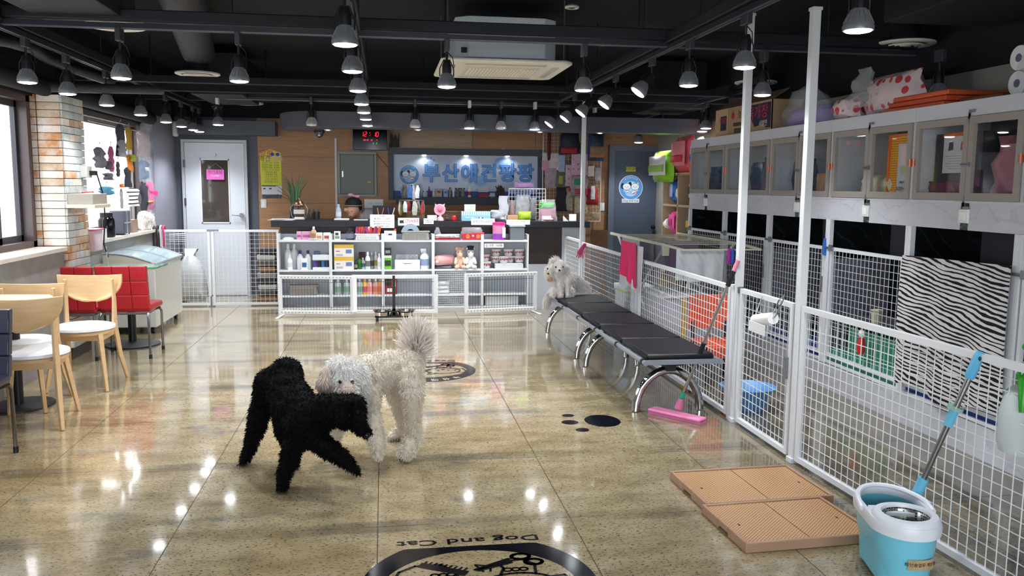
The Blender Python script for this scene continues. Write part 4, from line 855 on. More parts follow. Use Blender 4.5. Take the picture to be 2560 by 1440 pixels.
soft2 = lambda name, lab, cat, x0, x1, z0, z1, y, th, m, seed=0, wr=.01, taper=0, group=None, par=None: (lambda o: o if par else tag(o, lab, cat, group))(O(name, M().pillow(((x0+x1)/2, y, z0), (1, 0, 0), (0, 0, 1), (0, -1, 0), [((z1-z0)*j/7, -(x1-x0)/2*(1-taper*j/7)+wr*.5*sin(j*2+seed), (x1-x0)/2*(1-taper*j/7)+wr*.5*cos(j*1.6+seed)) for j in range(8)], th, 9, wr, seed), m, par))
soft2('snack_bag', 'silver patterned packet lying on the fourth bay top', 'packet', sx(1090), sx(1150), ZT_+.013, ZT_+.07, SY+.09, .08, mat('b8c2c0', .3, var=.4, vs=40), 3)
soft2('snack_bag', 'clear pointed bag of treats on the fourth bay top', 'packet', sx(1085), sx(1106), ZT_+.05, ZT_+.15, SY+.12, .04, PLASTIC, 4, .006, .7)
t = T('strawberry_box', 'red tray box with strawberry cups and clear wrap', 'box', (sx(1181), SY+.08, ZT_))
O('tray_box', M().prism([(sx(1158), ZT_+.0), (sx(1206), ZT_+.01), (sx(1212), ZT_+.09), (sx(1154), ZT_+.075)], SY+.03, SY+.12, lambda a, b, c: (a, c, b)), mat('b21f35', .35), t, bev=.003)
for a in (1170, 1196): O('printed_cup', M().prism([(-.018, -.025), (.018, -.025), (.024, .01), (0, .03), (-.024, .01)], SY+.026, SY+.03, lambda p, q, e: (sx(a)+p, e, ZT_+.045+q)), mat('e07a3a', .5), t)
O('white_flower', M().ell((sx(1183), SY+.028, ZT_+.05), (.012, .003, .012)), mat('f2e8ea', .5), t)
soft2('wrap', '', '', sx(1152), sx(1210), ZT_+.06, ZT_+.15, SY+.08, .06, PLASTIC, 6, .012, .2, par=t)
t = T('treat_jar', 'two tone pink over purple plastic jar beside the clear box', 'jar', (sx(1249), SY+.08, ZT_))
c = (sx(1249), SY+.09, ZT_)
O('jar_body', M().lathe([(.07, 0), (.074, .01), (.074, .18)], c, 24), mat('dd8ab4', .3), t); O('purple_band', M().lathe([(.0745, .005), (.0745, .075)], c, 24, cap=False), mat('8a3aa8', .3), t)
O('lid', M().lathe([(.078, .18), (.078, .205), (.07, .21), (.001, .21)], c, 24), mat('d6247a', .35), t); O('paper_label', M().box(sx(1256), sx(1264), SY+.018, SY+.022, ZT_+.03, ZT_+.15), mat('e8e4ea', .5), t)
t = T('clear_storage_box', 'clear plastic box with a lid holding brown treats', 'box', (sx(1291), SY+.1, ZT_)); a, b = sx(1276), sx(1312)
O('box_body', M().box(a, b, SY+.03, SY+.17, ZT_, ZT_+.155), mat('8e959c', .1, alpha=.55), t, bev=.008); O('lid', M().box(a-.008, b+.008, SY+.022, SY+.178, ZT_+.155, ZT_+.18), mat('a9b6c2', .15, alpha=.8), t, bev=.006); O('treats', M().box(a+.01, b-.01, SY+.04, SY+.16, ZT_+.005, ZT_+.08), mat('4c3d36', .7, var=.4, vs=30), t)
# second level (between ZT and ZM1)
gB = 'white bottles on the first bay shelf'
bottle('tall white bottle at the back left of the first bay', sx(716), SY+.18, z1, .085, H(606, 669)*.98, 'dfe2e4', group=gB)
bottle('second tall white bottle beside the first in the first bay', sx(732), SY+.18, z1, .085, H(606, 669)*.98, 'dfe2e4', group=gB)
bottle('short white bottle with a vertical red mark in the first bay', sx(723), SY+.06, z1, .06, H(632, 669), 'f2f2f2', 'f2f2f2', 'dcdadc')
for k, px in enumerate((748, 768)): bottle('white spray bottle with navy collar in the first bay, %s' % ('left one', 'right one')[k], sx(px), SY+.1, z1, .075, H(622, 669), 'ebedf0', '27356b', None, 'navy collar spray bottles')
carton('slim white carton with a blue emblem in the first bay', sx(752), sx(768), SY+.02, z1, H(642, 670), .05, 'eef0f4', ((.15, .85, .25, .65, '2f5fa8'),))
t = T('open_display_box', 'white box with purple and blue tins and a folded lid', 'box', (sx(802), SY+.05, z1)); a, b = sx(781), sx(824)
O('box_tray', M().box(a, b, SY+.02, SY+.15, z1+.001, z1+.03).box(a, b, SY+.14, SY+.15, z1, z1+.12), mat('dcdfe8', .4), t); O('box_lid', M().box(a, b, SY+.01, SY+.15, z1+.115, z1+.175), mat('e0e3ec', .4), t)
for k, cc in enumerate(('6a4aa8', '2a2c3a', '3f84b8', '3a4458')): O('tin', M().cyl((a+.025+.044*k, SY+.07, z1+.03), (a+.025+.044*k, SY+.07, z1+.10), .019, n=14), mat(cc, .4), t)
soft2('glove_pack', 'small navy and white item on the open display box', 'pack', sx(783), sx(800), z1+.176, z1+.215, SY+.08, .03, mat('5a6690', .5, var=.5, vs=40), 7)
for k in range(2): carton('white and yellow glove box in the second bay, %s' % ('lower', 'upper')[k], sx(835), sx(884), SY+.02, z1+.0005+.147*k, .146, .16, 'e8e3da', ((0, 1, .72, 1, 'd9b23c'), (.6, .9, .3, .6, '6a7ab0'), (.1, .45, .1, .25, 'b8b4c8'), (.1, .3, .45, .5, 'c03a30')), 'yellow glove boxes')
rest = [(889, 21, .04, .12, '1d2024', '1d2024', '8a8a60', 'dark dropper bottle'), (898, 36, .055, .15, '3d7a34', '3a2a22', '2f6a2c', 'green bottle'), (906, 30, .06, .13, 'f0f2f4', 'f0f2f4', '6a8ab8', 'white nozzle bottle'), (919, 45, .06, .205, 'd9dcd8', 'eceeee', '6a6c68', 'tall white printed bottle'), (929, 40, .045, .2, '8b9090', 'cfd2d2', '3c4042', 'grey clear bottle'), (939, 44, .058, .2, 'dfe0da', 'eceeee', 'b9a640', 'white bottle with a yellow label'), (948, 40, .045, .185, 'eceef0', 'f4f4f4', 'd8d8dc', 'slim white pump bottle')]
for k, (px, _, w_, h_, c, cp, bd, lab) in enumerate(rest): bottle(lab+' on the second bay shelf', sx(px), SY+.05+.05*(k % 3), z1, w_, h_, c, cp, bd)
carton('dark maroon box behind the bottles in the second bay', sx(896), sx(912), SY+.2, z1, .19, .03, '3a2226')
carton('black box with grey print on top of the green pack', sx(961), sx(978), SY+.03, z1+.165, .085, .05, '202226', ((.15, .85, .3, .7, '8a8c8a'),)); carton('green pack with black print in the third bay', sx(960), sx(979), SY+.03, z1, .164, .06, '6cb52f', ((.1, .9, .25, .65, '23381c'), (0, 1, .82, 1, 'cfd8c8')))
carton('white long box with small print in the third bay', sx(987), sx(1050), SY+.02, z1, .11, .14, 'e6e8f2', ((.35, .65, .6, .66, '7a7c84'),))
for k, px in enumerate((1004, 1032)):
    t = T('eyeglasses', 'clear rimmed goggles in a plastic pouch on the white box, %s' % ('left', 'right')[k], 'goggles', (sx(px), SY+.06, z1+.111), 'goggles on the white box')
    O('goggle_body', M().torus((sx(px)-.02, SY+.06, z1+.14), .02, .005, 14, 6, Matrix.Rotation(D(80), 3, 'X')).torus((sx(px)+.025, SY+.06, z1+.14), .02, .005, 14, 6, Matrix.Rotation(D(80), 3, 'X')), mat('6d6e6c', .3), t); O('pouch', M().pillow((sx(px), SY+.06, z1+.112), (1, 0, 0), (0, 0, 1), (0, -1, 0), [(0, -.06, .06), (.03, -.065, .065), (.06, -.06, .06)], .03, 6, .008), PLASTIC, t)
bottle('white spray bottle with blue flower print in the third bay', sx(1062), SY+.08, z1, .105, H(618, 669), 'eef0f4', 'f2f4f6', '8fa0c8', kind='spray')
# plush toys
PK = mat('dba6a4', .9, sheen=.3, bump=.3, bs=120); PK2 = mat('e8c0a8', .9, sheen=.3, bump=.3, bs=120); WP = mat('e9e7e4', .9, sheen=.3, bump=.3, bs=120)
t = T('pink_plush_tube', 'pink sausage shaped plush pillow lying in the fourth bay', 'plush toy', (sx(1108), SY+.1, z1+.03))
body('plush_body', [((sx(1096), SY+.08, z1+.10), .062, (sx(1128), SY+.14, z1+.105), .066)], PK, t, .008, 3)
O('white_patch', M().ell((sx(1093), SY+.022, z1+.09), (.018, .008, .018)), mat('efe9e4', .9), t); O('orange_nose', M().ell((sx(1088), SY+.03, z1+.11), (.016, .012, .016)), mat('d8683a', .8), t)
soft2('grey_cloth', 'folded grey cloth under the pink plush pillow', 'cloth', sx(1086), sx(1136), z1, z1+.035, SY+.12, .14, mat('6d7078', .8, var=.2), 9)
def plush(lab, px, m, hat, w):
    x = sx(px); t = T('sitting_plush', lab, 'plush toy', (x, SY+.1, z1))
    body('plush_body', [((x, SY+.1, z1+.075), (w, w*.8, .078)), ((x, SY+.085, z1+.185), (w*.74, w*.66, .06)), ((x, SY+.06, z1+.165), (w*.55, w*.5, .04)), ((x-.035, SY+.05, z1+.022), .022, (x-.045, SY+.0, z1+.025), .024), ((x+.035, SY+.05, z1+.022), .022, (x+.045, SY+.0, z1+.025), .024), ((x-w*.8, SY+.08, z1+.12), .02, (x-w*1.0, SY+.04, z1+.07), .018), ((x+w*.8, SY+.08, z1+.12), .02, (x+w*1.0, SY+.04, z1+.07), .018)], m, t, .007, 3)
    for s_ in (-1, 1): O('eye', M().ell((x+s_*.02, SY+.085-w*.66, z1+.20), .006, 8, 6), mat('141414', .2), t); O('ear', M().ell((x+s_*w*.62, SY+.08, z1+.235), (.018, .012, .018)), m, t)
    if hat: O('hat', M().lathe([(.05, .225), (.042, .235), (.04, .27), (.001, .275)], (x, SY+.09, z1), 18), mat('1f2023', .7), t)
    else: O('hood', M().ell((x, SY+.1, z1+.225), (.05, .045, .035)), mat('cfa98e', .9), t)
plush('beige and pink plush doll sitting in the fourth bay', 1151, PK2, False, .055); plush('white plush doll with a black hat in the fourth bay', 1178, WP, True, .055)
# noodle bowls
def bowl():
    t = T('noodle_bowl', 'white noodle bowl with red print stacked in the fifth bay', 'noodle bowl', (0, 0, 0), 'noodle bowls in the fifth bay')
    O('bowl_body', M().lathe([(.040, 0), (.045, .004), (.062, .075), (.066, .078)], n=24), mat('e6e2e2', .4), t); O('foil_lid', M().lathe([(.066, .078), (.066, .082), (.001, .083)], n=24), mat('efe9ea', .35), t)
    g = M()
    for k in range(5):
        a = -pi/2+(k-2)*.42; r = .0565; g.box(r*cos(a)-.008, r*cos(a)+.008, r*sin(a)-.004, r*sin(a)+.001, .035+.008*(k % 2), .058)
    O('red_print', g, mat('a3303c', .5), t); return t
bw = bowl(); bw.location = (sx(1217), SY+.08, z1)
bw['label'] = 'noodle bowl alone at the lower left of the fifth bay'
for n_, (px, dy, dz) in enumerate(((1215, .12, .085), (1244, .16, .085+.06), (1275, .16, .145), (1303, .16, .145), (1243, .16, .062), (1262, .10, .062), (1280, .18, .062), (1303, .15, .062))): dup(bw, (sx(px), SY+dy, z1+dz), label='red printed noodle bowl in the fifth bay, '+('upper one at the far left', 'top row left', 'top row middle', 'top row right', 'middle row left behind the front bowl', 'front middle bowl on the trays', 'middle row behind the front bowl', 'middle row right')[n_])
for k in range(5): tag(O('white_tray', M().box(sx(1239), sx(1309), SY+.02, SY+.26, z1+.001+.0122*k, z1+.0115+.0122*k), mat('e3e4ea', .4), bev=.002), 'white flat tray under the noodle bowls, %s of the stack' % ('bottom', 'second', 'middle', 'fourth', 'top')[k], 'tray', 'stacked white trays in the fifth bay')
sheet_sign('paper strip reading cup noodles 1500 won on the fifth bay', sx(1211, 612), sx(1259, 612), SY-.001, P(1230, 619, Y=SY).z, P(1230, 609, Y=SY).z, [('컵 라면 1500원', .5, .035, '2a2a30', 0, .2)])
# third level
basket('grey perforated basket in the lower first bay behind the pen', sx(720), sx(792), SY+.04, z2, .115, .16, '958f8a')
for k, px in enumerate((843, 865, 880, 898)): bottle('grey shampoo bottle with green logo behind the pen, %s from the left' % ('first', 'second', 'third', 'fourth')[k], sx(px), SY+.06, z2, .075, .20, 'a9b3b8', 'cfd4d6', '7d9a88', 'grey shampoo bottles behind the pen')
for k, (px, c, bnd, cp) in enumerate(((911, 'e0b030', 'c84a78', 'e0b030'), (923, 'e2a7a4', 'd88a80', 'f0e8e8'), (938, 'e5a090', 'd8785a', 'f0e8e8'), (950, 'd88a58', 'c86a4a', 'e8c8a0'))): bottle('%s bottle in the lower second bay' % ('yellow capped pink', 'pale pink', 'salmon pink', 'orange')[k], sx(px), SY+.06, z2, .068, .195, c, cp, bnd, 'pink bottles behind the pen')
carton('red and black box with white print in the lower third bay', sx(961), sx(992), SY+.05, z2, .205, .08, '8a1f26', ((0, .5, .5, 1, '1c1a1e'), (.2, .8, .15, .35, 'e6e0de'), (.6, .9, .45, .8, 'd8d4d2')))
for k in range(3): soft2('folded_pads', 'folded white pads behind the wire mesh in the lower fourth bay, %s' % ('bottom', 'middle', 'top')[k], 'pads', sx(1090), sx(1125), z2+.05*k, z2+.05+.05*k, SY+.1, .14, mat('dfe0e4', .8), k+20, .006)
carton('low white carton in the bottom of the fifth bay', sx(1215), sx(1298), SY+.04, .0705, .11, .18, 'e2e4e8')
# ================================================================ PET PENS IN FRONT OF THE SHELVES
def pen(lab, x0, y0, x1, y1, z0, z1, holes=False, dx=.0045, feet=()):
    t = T('pet_pen_panel', lab, 'pet gate', ((x0+x1)/2, (y0+y1)/2, 0)); a, b = V((x0, y0, 0)), V((x1, y1, 0)); d = (b-a).normalized(); up = V((0, 0, 1)); fw = .045
    O('frame', M().bar(a+up*(z1-fw/2), b+up*(z1-fw/2), fw, .03, up=d.cross(up)).bar(a+up*(z0+fw/2), b+up*(z0+fw/2), fw, .03, up=d.cross(up)).bar(a+d*fw/2+up*(z0+.001), a+d*fw/2+up*(z1-.001), .031, fw, up=d).bar(b-d*fw/2+up*(z0+.001), b-d*fw/2+up*(z1-.001), .031, fw, up=d), SW, t, bev=.008)
    L = (b-a).length; g = M(); n = int(L/.032)
    for k in range(1, n): c = a+d*(L*k/n); g.bar(c+up*(z0+fw), c+up*(z1-fw), .0035, up=d)
    for z in (z0+.08, z1-.08): g.bar(a+up*z+d*fw, b+up*z-d*fw, .0045, up=up)
    o = O('wire_bars', g, mat('5a5a5c', .4, .5), t, smooth=False); o['kind'] = 'stuff'
    nn = d.cross(up)
    if holes:
        g = M(); n = int(L/.038)
        for z in (z0+fw/2, z1-fw/2):
            for k in range(1, n): c = a+d*(L*k/n)+up*z+nn*.0155; g.cyl(c, c+nn*.001, .006, n=6)
        o = O('peg_holes', g, mat('5c5d62', .7), t, smooth=False); o['kind'] = 'stuff'
    for c in feet: O('foot', M().bar(a.lerp(b, c)+up*.008-nn*.16, a.lerp(b, c)+up*.008+nn*.16, .03, .014, up=up), SW, t, bev=.004)
    return t
PZ0, PZ1 = .035, .50
pen('left white pet pen with grey bars and a holed frame', XP(696, 9.78, 740), 9.78, XP(886, 9.66, 740), 9.66, PZ0, P(880, 689, Y=9.66).z, True, feet=(.02,))
pen('wide white pet pen behind the food bowl stand', XP(880, 9.70, 740), 9.72, XP(1095, 9.66, 740), 9.68, PZ0, P(990, 687, Y=9.7).z)
pen('right white pet pen with grey bars and a holed frame', XP(1161, 9.66, 740), 9.66, XP(1342, 9.82, 740), 9.82, PZ0+.0, P(1250, 681, Y=9.75).z, True, feet=(.99,))
tag(O('wrapped_post', M().cyl((XP(886, 9.62, 740), 9.62, .07), (XP(886, 9.62, 740), 9.62, .47), .028, n=16).torus((XP(886, 9.62, 740), 9.62, .46), .03, .004, 14, 6).torus((XP(886, 9.62, 740), 9.62, .08), .03, .004, 14, 6), mat('f2f2f4', .4)), 'thick white padded post tied where the two left pens meet', 'post')
t = T('wire_mesh_panel', 'loose white wire mesh closing the gap between the pens', 'fence', (XP(1128, 9.8, 740), 9.8, .0)); g = M(); a, b = XP(1092, 9.8, 740), XP(1164, 9.8, 740)
for k in range(15): g.bar((a+(b-a)*k/14, 9.8, .12), (a+(b-a)*k/14, 9.8, .5), .003)
for k in range(16): g.bar((a, 9.797, .12+.025*k), (b, 9.797, .12+.025*k), .003)
o = O('wire_mesh', g, WH, t, smooth=False); o['kind'] = 'stuff'
O('side_wire', M().bar((a, 9.8, 0), (a, 9.8, .5), .006).bar((b, 9.8, 0), (b, 9.8, .5), .006).bar((a, 9.8, .12), (b, 9.8, .12), .006), WH, t)
# food bowl stand
bx = P(985, 800, Z=0); t = T('bowl_stand', 'black stand with tall post holding two steel food bowls', 'bowl stand', (bx.x, bx.y, 0)); x, y = bx.x, bx.y
O('stand_base', M().box(x-.21, x+.21, y-.03, y+.03, .03, .055).box(x-.2, x-.17, y-.07, y+.07, 0, .04).box(x+.17, x+.2, y-.07, y+.07, 0, .04), BLK2, t, bev=.005)
O('post', M().box(x-.014, x+.014, y-.012, y+.012, .05, .50).prism([(-.05, .055), (.05, .055), (.014, .13), (-.014, .13)], y-.012, y+.012, lambda a, b, c: (x+a, c, b)), BLK2, t)
O('holder_ring', M().torus((x-.13, y-.02, .105), .085, .006).torus((x+.13, y-.02, .10), .085, .006).bar((x-.045, y-.02, .10), (x+.045, y-.02, .10), .02, .01), BLK2, t)
for s_ in (-1, 1):
    c = (x+s_*.13, y-.02, .05); b_ = tag(O('steel_bowl', M().lathe([(.06, 0), (.078, .01), (.084, .058), (.105, .064), (.105, .067), (.082, .063), (.074, .014), (.001, .008)], c, 28), mat('c4c4c6', .12, 1)), 'shiny steel food bowl in the black stand, %s one' % ('left', 'right')[s_ > 0], 'bowl', 'steel food bowls')
# ================================================================ COUNTER
CY = 10.32
cx0, cx1 = XP(700, CY, 580), XP(1405, CY, 580)
ct = T('reception_counter', 'long dark brown reception counter with a black top slab', 'counter', (.6, CY+.3, 0))
O('front_panel', M().box(cx0, cx1, CY, CY+.03, .0, 1.0), mat('3b2f2b', .45, var=.12, vs=12), ct); O('white_base', M().box(cx0, cx1+.02, CY-.004, CY, 0, P(1390, 660, Y=CY).z), mat('c7ccd4', .4), ct)
tx0, tx1 = XP(677, 10.15, 550), XP(1475, 10.15, 560)
O('top_slab', M().box(tx0, tx1, 10.14, 10.75, 1.0, 1.075), mat('101218', .45), ct, bev=.004)
O('end_panel', M().box(cx1, XP(1463, CY, 620), CY, CY+.5, 0, 1.0), mat('c5cad2', .4), ct, bev=.004)
TT = 1.0755; FY = 10.14
def tx(px): return XP(px, 10.22, 540)
zc = lambda py, y=10.139: P(1100, py, Y=y).z
sheet_sign('white notice with handwritten lines taped to the counter left of centre', XP(925, FY, 555), XP(986, FY, 555), FY-.002, zc(570), zc(537), [('* 안내문 *', .88, .022, '333333'), ('▶ 입장료 1인 5,000원', .68, .02, '444444'), ('▶ 강아지 간식 주지마세요', .48, .018, '555555'), ('▶ 배변은 꼭 치워 주세요', .3, .018, '333333'), ('※ 리드줄 필수 1,000원', .12, .018, '333333')])
t = sheet_sign('white sign with a camera symbol about recording', XP(995, FY, 555), XP(1048, FY, 555), FY-.002, zc(564), zc(545), [('CCTV녹화중', .55, .055, 'a0304c', .025, .19)])
O('camera_symbol', M().box(XP(999, FY, 555), XP(1009, FY, 555), FY-.0065, FY-.0045, zc(558), zc(551)), mat('2c2c34', .5), t)
sheet_sign('small handwritten sign right of the recording sign', XP(1059, FY, 555), XP(1084, FY, 555), FY-.002, zc(560), zc(546), [('칫솔 1개', .65, .03, '444444'), ('1,000원', .3, .026, '444444')])
sheet_sign('white sign reading handmade snacks in Korean', XP(1178, FY, 555), XP(1237, FY, 555), FY-.002, zc(562), zc(546), [('수제간식 (국내산)', .5, .045, '2c2c30', 0, .25)])
sheet_sign('white handwritten sign at the right end of the counter', XP(1266, FY, 555), XP(1325, FY, 555), FY-.002, zc(561), zc(549), [('방석 3종 25,000원', .62, .022, '444448'), ('소형 중형', .25, .018, '444448', -.06)])
def put(px, dy=.1): return tx(px), 10.14+dy
x, y = put(700); 
for k in range(4): tag(O('paper_sheet', M().box(x-.13+.015*k, x+.16+.01*k, y-.06, y+.12, TT+.004*k, TT+.0035+.004*k, R=Matrix.Rotation(D(8*k-9), 3, 'Z')), mat('d8dade', .6)), 'loose paper sheet at the left counter end, %s of the pile' % ('bottom', 'second', 'third', 'top')[k], 'paper', 'papers at the left counter end')
tag(O('grey_mat', M().box(tx(738), tx(858), 10.2, 10.5, TT, TT+.008), mat('23252c', .5)), 'flat black tray mat under the lantern', 'mat')
# snake plant in a black vase
x, y = tx(733), 10.42; t = T('snake_plant', 'snake plant with tall stiff leaves in a black vase', 'plant', (x, y, TT))
O('vase', M().lathe([(.05, 0), (.06, .02), (.062, .12), (.045, .16), (.05, .17)], (x, y, TT), 20), mat('17181c', .15), t)
rr = random.Random(2)
for k in range(15):
    u_ = (k/14-.5)*2; l_ = rr.uniform(.26, .42); dy_ = rr.uniform(-.05, .05); p0 = V((x+.03*u_, y+dy_*.4, TT+.14)); p1 = V((x+.07*u_, y+dy_*.8, TT+.15+l_*.6)); p2 = V((x+.14*u_+rr.uniform(-.02, .02), y+dy_, TT+.15+l_))
    O('leaf', M().tube([p0, p1, p2], [.014, .017, .001], 5, flat=.45), mat(('3a6040', '4d7a4c', '2a4a34')[k % 3], .5), t)
for k in range(3): O('thin_stem', M().tube([(x, y, TT+.15), (x-.08, y-.05, TT+.25+.03*k), (x-.19, y-.08, TT+.30+.05*k)], .003, 5), mat('3a3228', .6), t)
# lantern
x, y = tx(747), 10.27; t = T('glass_lantern', 'copper topped glass lantern jar with wire handles', 'lantern', (x, y, TT))
O('lantern_base', M().lathe([(.06, 0), (.062, .012), (.05, .03)], (x, y, TT+.008), 24), mat('d6cfc4', .3), t); O('glass_globe', M().lathe([(.045, .03), (.062, .07), (.062, .13), (.05, .17)], (x, y, TT), 24), mat('5b4a48', .05, alpha=.75, spec=.9), t)
O('copper_top', M().lathe([(.066, .17), (.068, .18), (.05, .21), (.03, .235), (.02, .24), (.012, .25), (.014, .262), (.001, .27)], (x, y, TT), 24), mat('a58468', .25, .9), t); O('label_band', M().lathe([(.0628, .075), (.0628, .125)], (x, y, TT), 24, cap=False), mat('c7c4c2', .4), t)
for s_ in (-1, 1): O('handle_arc', M().tube([(x+s_*.065, y, TT+.19), (x+s_*.10, y, TT+.13), (x+s_*.085, y, TT+.05), (x+s_*.06, y, TT+.015)], .004, 6), mat('b9b4ac', .25, .8), t)
# grey root ornaments
def roots(lab, x, y, z, w, h, seed):
    rr = random.Random(seed); m = M()
    for k in range(12):
        a = x+w*(k/11-.5); m.tube([(a, y+rr.uniform(-.02, .02), z), (a+rr.uniform(-.02, .02), y, z+h*.5), (a+rr.uniform(-.03, .03), y, z+h*rr.uniform(.7, 1))], [.016, .014, .006], 6)
    return tag(O('driftwood_ornament', m, mat('45433f', .8, bump=.5, bs=50)), lab, 'ornament')
roots('grey bark ornament beside the lantern on the counter', tx(780), 10.4, TT, .13, .13, 4); roots('grey bark ornament on the sign frame beside the clock', P(986, 350, Y=11.7).x, 11.72, P(986, 368, Y=11.75).z, .11, .19, 6)
tag(O('black_mug', M().lathe([(.035, 0), (.04, .09), (.036, .09), (.032, .01)], (tx(790), 10.32, TT+.008), 18), mat('202226', .3)), 'dark round mug behind the lantern', 'mug')
x, y = tx(846), 10.25; t = T('water_bottle', 'clear plastic water bottle with a blue cap on the counter', 'bottle', (x, y, TT)); O('bottle_body', M().lathe([(.03, 0), (.033, .01), (.033, .12), (.015, .165), (.014, .175)], (x, y, TT), 18), mat('b6c6d4', .08, alpha=.6), t); O('cap', M().lathe([(.016, .172), (.016, .19)], (x, y, TT), 14), mat('8ab4d8', .4), t); O('label_band', M().lathe([(.0335, .05), (.0335, .10)], (x, y, TT), 18, cap=False), mat('c9d0e0', .4), t)
tag(O('router', M().box(tx(835), tx(873), 10.19, 10.3, TT, TT+.022), mat('e2e2e0', .4), bev=.01), 'white flat device on the counter beside the bottle', 'device')
tag(O('card_reader', M().box(tx(884), tx(920), 10.2, 10.3, TT, TT+.012), mat('c9c9cb', .4), bev=.004), 'grey slip tray in front of the seated person', 'tray')
# monitor back, pen cups
carton('black back of a monitor behind the pen cups', tx(931), tx(986), 10.5, TT, .17, .03, '1e2026', name='monitor_back', cat='monitor')
def pens(lab, px, c, cols, stripes=None):
    x, y = tx(px), 10.27; t = T('pen_cup', lab, 'pen cup', (x, y, TT), 'pen cups on the counter'); O('cup', M().lathe([(.032, 0), (.034, .065), (.03, .065), (.028, .005)], (x, y, TT), 20), mat(c, .4), t)
    if stripes:
        for k, s in enumerate(stripes): O('stripe', M().lathe([(.0352, .012+.013*k), (.0352, .022+.013*k)], (x, y, TT), 20, cap=False), mat(s, .4), t)
    for k, cc in enumerate(cols): a = k*2.1; O('pen', M().tube([(x+.01*cos(a), y+.01*sin(a), TT+.01), (x+.05*cos(a), y+.02*sin(a), TT+.15)], .005, 6), mat(cc, .4), t)
pens('yellow pen cup on the counter', 949, 'd8c878', ('c85a3a', '2a8a8a', 'd88a3a')); pens('rainbow striped pen cup on the counter', 976, 'e8e4dc', ('e8e8e8', 'd0d8e8', '2c2c8a', 'e8e0e0', 'e0a0b0'), ('3aa04a', 'e0c83a', 'e0782c', 'c83a3a'))
# spinner rack with hanging packets
x, y = tx(1030), 10.35; t = T('spinner_rack', 'counter display rack crowded with hanging packets', 'display rack', (x, y, TT))
O('pole', M().cyl((x, y, TT), (x, y, TT+.44), .010, n=10).lathe([(.1, 0), (.1, .012), (.02, .02)], (x, y, TT), 20), BLK2, t); O('wire_ring', M().torus((x, y, TT+.43), .12, .004).torus((x, y, TT+.24), .15, .004), mat('8a8a8c', .3, .6), t)
rr = random.Random(9); cols = ('c9d4e0', '3b5f9c', 'b9b4ac', 'e6e6ea', 'a83a3a', '6a6c70', '8aa040', '5f98b8', 'd8c8c0', '4a4238')
for k in range(16):
    a = 2*pi*k/16+.2; rad = .12 if k % 2 else .15; zz = TT+(.43 if k % 2 else .24); px_, py_ = x+rad*cos(a), y+rad*sin(a)
    tg = V((-sin(a), cos(a), 0)); n = V((cos(a), sin(a), 0)); hh = rr.uniform(.13, .18)
    o = O('hanging_packet', M().pillow(V((px_, py_, zz-hh-.01)), tg, (0, 0, 1), n, [(0, -.022, .028), (hh*.33, -.034, .03), (hh*.66, -.026, .036), (hh, -.014, .016)], .024, 6, .014, k), mat(cols[k % 10], .4, var=.35, vs=30)); tag(o, '%s packet on the %s ring of the counter display rack, facing %s' % (('pale blue', 'dark blue', 'beige', 'white', 'red', 'grey', 'olive green', 'sky blue', 'cream', 'dark brown')[k % 10], ('lower', 'upper')[k % 2], ('the right', 'the back wall', 'the left', 'the viewer')[int(k/4)]), 'packet', 'packets on the display rack')
# tan wire baskets
for k, (a, b, dy) in enumerate(((1018, 1062, .12), (1100, 1160, .3))):
    t = T('wire_basket', 'tan wire basket on the counter, %s' % ('under the display rack', 'behind the striped box')[k], 'basket', (tx(a), 10.14+dy, TT), 'tan wire baskets'); g = M(); x0, x1, y0 = tx(a), tx(b), 10.14+dy
    for i in range(int((x1-x0)/.018)): g.bar((x0+.018*i, y0, TT), (x0+.018*i, y0, TT+.105), .003)
    for i in range(7): g.bar((x0, y0, TT+.002+.0172*i), (x1, y0, TT+.002+.0172*i), .003)
    o = O('wire_front', g, mat('8a6c48', .5), t, smooth=False); o['kind'] = 'stuff'; O('rim', M().bar((x0, y0, TT+.107), (x1, y0, TT+.107), .008), mat('8a6c48', .5), t); O('lining', M().box(x0, x1, y0+.02, y0+.08, TT+.001, TT+.07), mat('5c5048', .7, var=.5, vs=25), t)
# pink fan
x, y = tx(1100), 10.26; t = T('cat_ear_fan', 'small pink desk fan with cat ears', 'fan', (x, y, TT)); PKM = mat('e0a9bd', .4)
RX = Matrix.Rotation(D(90), 3, 'X')
O('fan_ring', M().torus((x, y, TT+.13), .058, .012, 28, 8, RX), PKM, t); O('fan_face', M().lathe([(.055, -.01), (.05, .01), (.001, .014)], (x, y, TT+.13), 24, R=RX), mat('d8889a', .4), t); O('fan_blade', M().lathe([(.03, .012), (.02, .02), (.001, .022)], (x, y, TT+.13), 16, R=RX), mat('c86a80', .4), t)
for s_ in (-1, 1): O('ear', M().prism([(s_*.055, .155), (s_*.02, .185), (s_*.06, .205)], y-.01, y+.01, lambda a, b, c: (x+a, c, TT+b)), PKM, t)
O('fan_stem', M().lathe([(.045, 0), (.04, .03), (.015, .05), (.015, .075)], (x+.005, y, TT), 18), PKM, t)
tag(O('tissue_pack', M().box(tx(1068), tx(1092), 10.18, 10.28, TT, TT+.065), mat('cfd0d4', .5, var=.2, vs=40), bev=.006), 'white printed box in front of the display rack', 'box')
tag(O('red_jar', M().lathe([(.025, 0), (.03, .01), (.03, .05), (.02, .065)], (tx(1135), 10.22, TT), 16), mat('b8202c', .3)), 'small red jar beside the striped box', 'jar')
tag(O('dark_figurine', M().ell((tx(1118), 10.24, TT+.025), (.025, .02, .025)).ell((tx(1118), 10.24, TT+.055), .014), mat('4c3a30', .6)), 'small brown figurine right of the pink fan', 'figurine')
t = T('striped_display_box', 'light blue striped box with a puppy picture on the counter', 'box', (tx(1189), 10.2, TT)); a, b = tx(1153), tx(1225)
O('box_body', M().box(a, b, 10.17, 10.28, TT, TT+.115), mat('7fb2d8', .5), t, bev=.002); W = b-a
